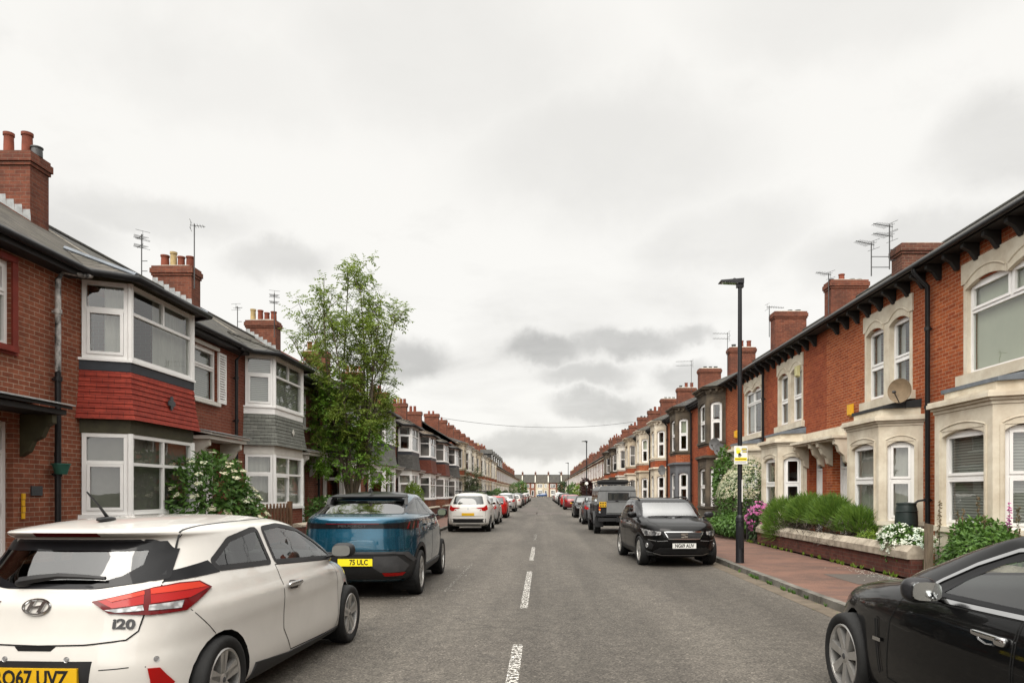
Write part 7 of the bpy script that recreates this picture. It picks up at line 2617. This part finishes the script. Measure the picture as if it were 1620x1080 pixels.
def notice():
    t = thing('notice_sign', 'white and yellow notice with a hand symbol fixed to the near lamp post', 'sign', (4.37, 15.8, 2.48))
    g = MB(); g.box(-.145, .145, -.075, -.068, -.20, .20)
    b = g.build('panel', MT['sign_white'], t)
    g = MB(); g.box(-.135, .135, -.0785, -.0752, -.125, -.055); g.build('yellow_band', MT['sign_yellow'], b)
    def hand(m, ox, oz, s, flip, y):
        g = MB()
        def pl(pts):
            g.hexa([(ox + px * s, y, oz + pz * s * flip) for px, pz in pts], [(ox + px * s, y - .0015, oz + pz * s * flip) for px, pz in pts])
        pl([(-.30, -.35), (-.1, -.48), (.15, -.48), (.34, -.30), (.36, .12), (-.32, .12)])
        for k, (x, L) in enumerate(((-.25, .42), (-.07, .52), (.11, .50), (.28, .36))):
            pl([(x - .07 - .02 * (1.5 - k), .13), (x + .07 - .02 * (1.5 - k), .13), (x + .06 + .03 * (k - 1.5), .13 + L), (x + .0 + .03 * (k - 1.5), .17 + L), (x - .06 + .03 * (k - 1.5), .13 + L)])
        pl([(.345, -.2), (.50, .0), (.62, .10), (.56, .18), (.42, .14), (.365, .06)])
        g.build('hand_symbol', MT[m], b)
    hand('sign_yellow', -.062, .085, .125, 1, -.0752)
    hand('ink', -.03, .005, .085, -1, -.0772)
    g = MB()
    for (x0, x1, z0, z1) in ((.02, .13, .105, .15), (.035, .13, .055, .09)):
        g.box(x0, x1, -.0767, -.0752, z0, z1)
    g.build('heading_block', MT['ink'], b)
    g = MB()
    for (x0, x1, z0, z1) in ((.03, .12, .118, .137), (.045, .12, .064, .081)):
        g.box(x0, x1, -.0782, -.0769, z0, z1)
    g.build('heading_text', MT['sign_yellow'], b)
    g = MB()
    for k in range(9):
        x = -.12 + k * .027
        g.box(x, x + .019, -.0800, -.0787, -.10, -.08)
    g.build('band_text', MT['ink'], b)
    g = MB()
    for j in range(2):
        for k in range(11):
            x = -.12 + k * .022
            g.box(x, x + .014, -.0765, -.0752, -.155 - j * .02, -.145 - j * .02)
    g.build('small_print', MT['trim_grey'], b)
    g = MB()
    for z in (-.12, .12):
        g.lathe([(.056, z - .012), (.056, z + .012)], (0, 0, 0), 'z', 16)
        g.box(-.03, .03, -.068, -.05, z - .015, z + .015)
    g.build('clip', MT['satin'], t)
notice()
g = MB(); g.hexa([(.02, -.056, -.25), (.045, -.045, -.25), (.045, -.045, .24), (.02, -.056, .24)], [(.018, -.058, -.25), (.047, -.046, -.25), (.047, -.046, .24), (.018, -.058, .24)])
o = g.build('sticker', MT['sign_white']); o.location = (4.375, 15.8, 1.70); tag(o, 'long white sticker peeling on the near lamp post', 'sticker')
g = MB(); g.lathe([(0, -.07), (.15, -.068), (.15, -.055), (0, -.055)], (0, 0, 0), 'y', 20)
o = g.build('round_sign', MT['sign_white'], None, smooth=40); o.location = (4.02, 64.9, 2.5); tag(o, 'small round pale sign on the second lamp post', 'sign')

# overhead cable across the street
g = MB()
pts = []
for k in range(25):
    s = k / 24
    pts.append((-7.8 + 15.7 * s, 53 + 9 * s, 7.25 + .55 * s - 4 * .62 * s * (1 - s)))
g.tube(pts, .014, 5)
tag(g.build('overhead_cable', MT['post_black'], None, smooth=180), 'thin sagging cable strung across the street between the roofs', 'cable')

def aerial(x, y, z0, z1, label, n=7, span=.9, ang=0., double=False, foot=None):
    t = thing('television_aerial', label, 'aerial', (x, y, z0), 0, 'television aerials on the chimneys')
    h = z1 - z0
    g = MB(); g.tube([(0, 0, 0), (0, 0, h)], .016, 6)
    if foot:
        g.tube([(0, 0, .25), (foot, 0, .25)], .012, 5)
        g.tube([(0, 0, .55), (foot, 0, .55)], .012, 5)
    g.build('mast', MT['steel'], t)
    ca, sa = math.cos(ang), math.sin(ang)
    for zz in ((h - .05, h - .32) if double else (h - .05,)):
        g = MB()
        g.tube([(-ca * .12, -sa * .12, zz), (ca * span, sa * span, zz)], .011, 5)
        for k in range(n):
            q = span * (k + .3) / n
            e = .20 - .09 * k / n
            g.tube([(ca * q + sa * e, sa * q - ca * e, zz), (ca * q - sa * e, sa * q + ca * e, zz)], .006, 4)
        for dz in (-.12, .12):
            g.tube([(-ca * .10 + sa * .2, -sa * .10 - ca * .2, zz + dz), (-ca * .10 - sa * .2, -sa * .10 + ca * .2, zz + dz)], .006, 4)
        g.tube([(-ca * .10, -sa * .10, zz - .12), (-ca * .10, -sa * .10, zz + .12)], .006, 4)
        g.build('aerial_array', MT['steel'], t)
aerial(-11.95, 21.3, 8.0, 9.35, 'two-tier aerial beside the second chimney stack opposite the lamp posts', 5, .35, 2.4, True, .17)
aerial(-10.50, 21.55, 7.8, 9.75, 'tall mast with small flat aerial on the second chimney stack', 4, .30, 0.3)
aerial(-10.62, 28.3, 7.8, 9.55, 'aerial on the third chimney stack, left of the tall tree', 5, .35, 2.0, True)
aerial(-11.95, 28.0, 7.8, 8.95, 'plain dark mast behind the third chimney stack', 2, .12, 1.4, False, .17)
aerial(-10.6, 41.8, 8.0, 9.9, 'aerial on a stack showing just past the tall tree', 6, .7, 2.6)
aerial(9.72, 20.0, 7.9, 9.15, 'double aerial on the low sooty stack nearest on the lamp-post side', 8, .58, 3.5, True, .18)
aerial(9.35, 20.3, 7.8, 8.75, 'lower single aerial before the low sooty stack', 8, .62, 3.6, False, .5)
aerial(10.18, 25.4, 8.0, 9.45, 'small aerial on the stack with a domed pot', 6, .6, 3.6)
aerial(9.85, 31.0, 8.4, 9.75, 'aerial lying along the top of the third stack of the lamp-post side', 6, .7, .2)
aerial(9.9, 38.2, 8.2, 10.2, 'two-tier aerial on the stack beside the lamp post', 5, .8, 3.2, True)
aerial(9.7, 46.5, 8.2, 10.25, 'tall aerial with three arms over the two-storey bays', 5, 1.0, 3.0, True)

def dish(x, y, z, r, label, m, az):
    t = thing('satellite_dish', label, 'satellite dish', (x, y, z), az, 'satellite dishes')
    g = MB()
    n = 8
    prof = [(r * k / n, .22 * r * (k / n) ** 2) for k in range(n + 1)]
    back = [(q, h - .012) for q, h in reversed(prof)]
    g.lathe(prof + back, (0, 0, 0), 'x', 28)
    o = g.build('reflector', MT[m], t, smooth=50)
    g = MB()
    g.tube([(.02, 0, -r), (.25 * r, 0, -r * .95), (.95 * r, 0, -.25 * r)], .012, 6)
    blob(g, (1.0 * r, 0, -.18 * r), (.05, .03, .03), .7)
    g.build('feed_arm', MT['trim_grey'], t)
    g = MB()
    g.tube([(-.02, 0, 0), (-.18, 0, -.06), (-.18, 0, -.35)], .02, 6)
    g.build('bracket', MT['trim'], t)
dish(7.50, 14.95, 3.78, .255, 'brownish satellite dish above the cream bay by the downpipe', 'dish', R(215))
dish(7.45, 29.9, 3.45, .27, 'grey satellite dish nearest the cream blossom bush', 'dish_grey', R(225))
dish(7.5, 31.0, 3.75, .27, 'dark satellite dish just above the other one by the blossom bush', 'dish_grey', R(225))
dish(6.95, 41.3, 2.95, .30, 'dark satellite dish on the slate grey painted bay', 'dish_grey', R(215))

def alarm(x, y, z, label, m, w=.22, h=.30):
    t = thing('alarm_box', label, 'alarm box', (x, y, z), 0, 'alarm boxes')
    g = MB()
    g.hexa([(0, -w/2, -h/2), (0, w/2, -h/2), (0, w/2, h/2), (0, -w/2, h/2)], [(-.09, -w/2 + .02, -h/2 + .03), (-.09, w/2 - .02, -h/2 + .03), (-.09, w/2 - .02, h/2 - .01), (-.09, -w/2 + .02, h/2 - .01)])
    b = g.build('cover', MT[m], t)
    g = MB(); g.box(-.02, -.002, -w*.5 - .01, w*.5 + .01, -h*.5 - .01, h*.5 + .01); g.build('back_plate', MT[m], t)
alarm(7.995, 18.45, 3.78, 'bright yellow alarm box over the paired doors', 'alarm')
alarm(7.995, 29.4, 4.05, 'orange yellow alarm box behind the near lamp post', 'alarm')
alarm(7.93, 22.1, 5.40, 'pale cream alarm box beside a paired window', 'alarm_cream', .26, .34)

# garden walls, posts, fence
def garden_wall(x0, x1, y0, y1, zb, zt, label, m='brick_wall', cop='coping', ch=.2, group='low garden walls', stone=1.25, over=.05):
    t = thing('garden_wall', label, 'garden wall', ((x0 + x1) / 2, y0, zb), 0, group)
    w = (x1 - x0) / 2
    g = MB(); g.box(-w, w, 0, y1 - y0, -.05, zt - zb); g.build('brickwork', MT[m], t)
    n = max(1, int(round((y1 - y0) / stone)))
    r = random.Random(int(y0 * 10))
    for k in range(n):
        a, b = (y1 - y0) * k / n, (y1 - y0) * (k + 1) / n
        d = r.uniform(-.008, .008)
        g = MB()
        pr = [(-w - over + d, zt - zb + .002), (w + over + d, zt - zb + .002), (w + over + d, zt - zb + ch * .55), (w * .55 + d, zt - zb + ch), (-w * .55 + d, zt - zb + ch), (-w - over + d, zt - zb + ch * .55)]
        g.hexa([(p, a + .006, q) for p, q in pr], [(p, b - .006, q) for p, q in pr])
        g.build('coping_stone', MT[cop], t)
    return t
garden_wall(6.5, 6.72, 12.62, 21.6, .1, .47, 'low dark brick garden wall with pale weathered coping, carrying the broom and the roses', ch=.24)
garden_wall(6.5, 6.72, 5.2, 11.0, .1, .42, 'low brick wall beside the black saloon', ch=.2)
garden_wall(6.5, 6.72, 31.2, 37.9, .1, .55, 'low brick wall before the sooty stone bay')
garden_wall(6.5, 6.72, 39.0, 45.5, .1, .55, 'low brick wall before the slate grey bay')
for k in range(8):
    y = 8.6 + PT * k
    garden_wall(-6.32, -6.1, y + 2.6, y + PT - .1, .1, .78, 'low brick garden wall before %s' % ('the red-tiled bay', 'the white-shuttered house', 'the house behind the tall tree', 'the grey slate-hung bay past the tree', 'the lime green conifer', 'the nearer russet bay', 'the farther russet bay', 'the last tile-hung bay')[k], ch=.09, stone=.9, over=.03)
def post(x, y, z, w, label, m, name='gate_post'):
    g = MB()
    g.hexa([(-w, -w, 0), (w, -w, 0), (w, w, 0), (-w, w, 0)], [(-w * .95 + .01, -w * .95, z), (w * .95 + .01, -w * .95, z - .015), (w * .95 + .01, w * .95, z - .01), (-w * .95 + .01, w * .95, z + .01)])
    o = g.build(name, MT[m]); o.location = (x, y, .1)
    tag(o, label, 'post')
post(6.62, 12.25, 1.02, .055, 'weathered wooden gate post at the end of the garden wall', 'wood')
post(6.52, 22.6, 1.15, .06, 'dark timber fence post by the pink flowers', 'black_timber', 'fence_post')
def picket():
    t = thing('picket_fence', 'short brown picket fence in front of the white-flowered bush', 'fence', (-6.21, 14.6, .88))
    for k in range(14):
        g = MB()
        y = k * .21
        g.hexa([(-.012, y, .0), (.012, y, .0), (.012, y + .085, .0), (-.012, y + .085, .0)], [(-.012, y, .46), (.012, y, .46), (.012, y + .085, .46), (-.012, y + .085, .46)])
        g.hexa([(-.012, y, .4601), (.012, y, .4601), (.012, y + .085, .4601), (-.012, y + .085, .4601)], [(-.012, y + .035, .52), (.012, y + .035, .52), (.012, y + .05, .52), (-.012, y + .05, .52)])
        g.build('picket', MT['wood_brown'], t)
    for z in (.10, .34):
        g = MB(); g.box(-.05, -.014, -.05, 2.95, z, z + .07); g.build('rail', MT['wood_brown'], t)
    for y in (-.1, 2.95):
        g = MB(); g.box(-.06, .04, y, y + .1, -.08, .56); g.build('post', MT['wood_brown'], t)
picket()
# small things on the nearest house opposite the lamp posts
t = thing('hanging_pot', 'green half-round flower pot hung on the downpipe', 'flower pot', (-7.83, 11.62, 2.05))
g = MB(); g.lathe([(.085, -.10), (.13, .055), (.14, .055), (.14, .075), (.125, .075), (.08, -.09)], (0, 0, 0), 'z', 20); g.build('pot', MT['green_pot'], t, smooth=40)
g = MB(); g.tube([(-.1, 0, .06), (-.12, .02, .25), (-.04, .04, .33)], .008, 5); g.build('hook', MT['post_black'], t)
t = thing('name_plaque', 'small dark slate house plaque beside the white door', 'plaque', (-7.985, 11.28, 1.68))
g = MB(); g.box(-.01, .012, -.12, .12, -.075, .075); b = g.build('slate', MT['plaque'], t)
g = MB()
for (y0, y1, z0, z1) in ((-.07, -.03, -.01, .0), (-.02, .03, -.01, .0), (.05, .07, -.008, .008)):
    g.box(.0121, .0135, y0, y1, z0, z1)
g.build('lettering', MT['trim_grey'], b)
g = MB()
for k in range(4):
    g.fbox(Fr((0, 0), (0, 1)), -.03, .03, -.2 + k * .1, -.11 + k * .1, 0, .02 + .006 * (k % 2))
o = g.build('rusty_hinge', MT['alarm']); o.location = (-7.99, 10.98, 1.45); tag(o, 'rust streaked yellow gate hinge on the brick pier by the door', 'hinge')
g = MB()
q = [(-.02, -.16), (.05, -.1), (.06, -.06), (.14, -.05), (.14, .05), (.06, .06), (.04, .16), (-.04, .16), (-.06, .06), (-.14, .05), (-.14, -.05), (-.06, -.06)]
g.hexa([(0, a, b) for a, b in q], [(.03, a, b) for a, b in q])
for (x, y, z, m, lb, s) in ((-7.225, 13.9, 3.38, 'plaque', 'dark cross-shaped ornament on the bright red tiles', .85), (-7.225, 20.7, 3.38, 'upvc_b', 'pale diamond ornament on the grey slate hanging', .6)):
    me = MB(); me.v, me.fc, me.mi = [tuple(c * s for c in v) for v in g.v], g.fc, g.mi
    o = me.build('bay_ornament', MT[m]); o.location = (x, y, z); tag(o, lb, 'ornament')
# water butt with its filler pipe, rock
t = thing('water_butt', 'dark green plastic water butt beside the downpipe', 'water butt', (7.5, 14.72, .62))
g = MB(); g.lathe([(.165, 0), (.205, .12), (.22, .4), (.205, .7), (.185, .78), (.195, .785), (.195, .82), (.0, .84)], (0, 0, 0), 'z', 28); g.build('barrel', MT['butt'], t, smooth=35)
g = MB()
for z in (.15, .4, .65):
    g.lathe([(.21, z - .012), (.226, z), (.21, z + .012)], (0, 0, 0), 'z', 28)
g.build('hoop', MT['butt'], t, smooth=50)
g = MB(); g.box(-.24, .24, -.24, .24, -.5, -.002); g.build('stand', MT['brick_wall'], t)
g = MB(); g.tube([(.1, .02, .74), (.24, .0, .86), (.36, -.02, .88)], .022, 8); g.build('filler_pipe', MT['post_black'], t)
g = MB(); blob(g, (0, 0, .16), (.16, .22, .17), .8, 8)
rr = random.Random(5)
g.v = [(x * rr.uniform(.85, 1.12), y * rr.uniform(.85, 1.12), z * rr.uniform(.85, 1.1)) for x, y, z in g.v]
o = g.build('rock', MT['stone_rock'], None, smooth=60); o.location = (6.62, 11.4, .14); tag(o, 'grey garden rock below the leafy plant', 'rock')
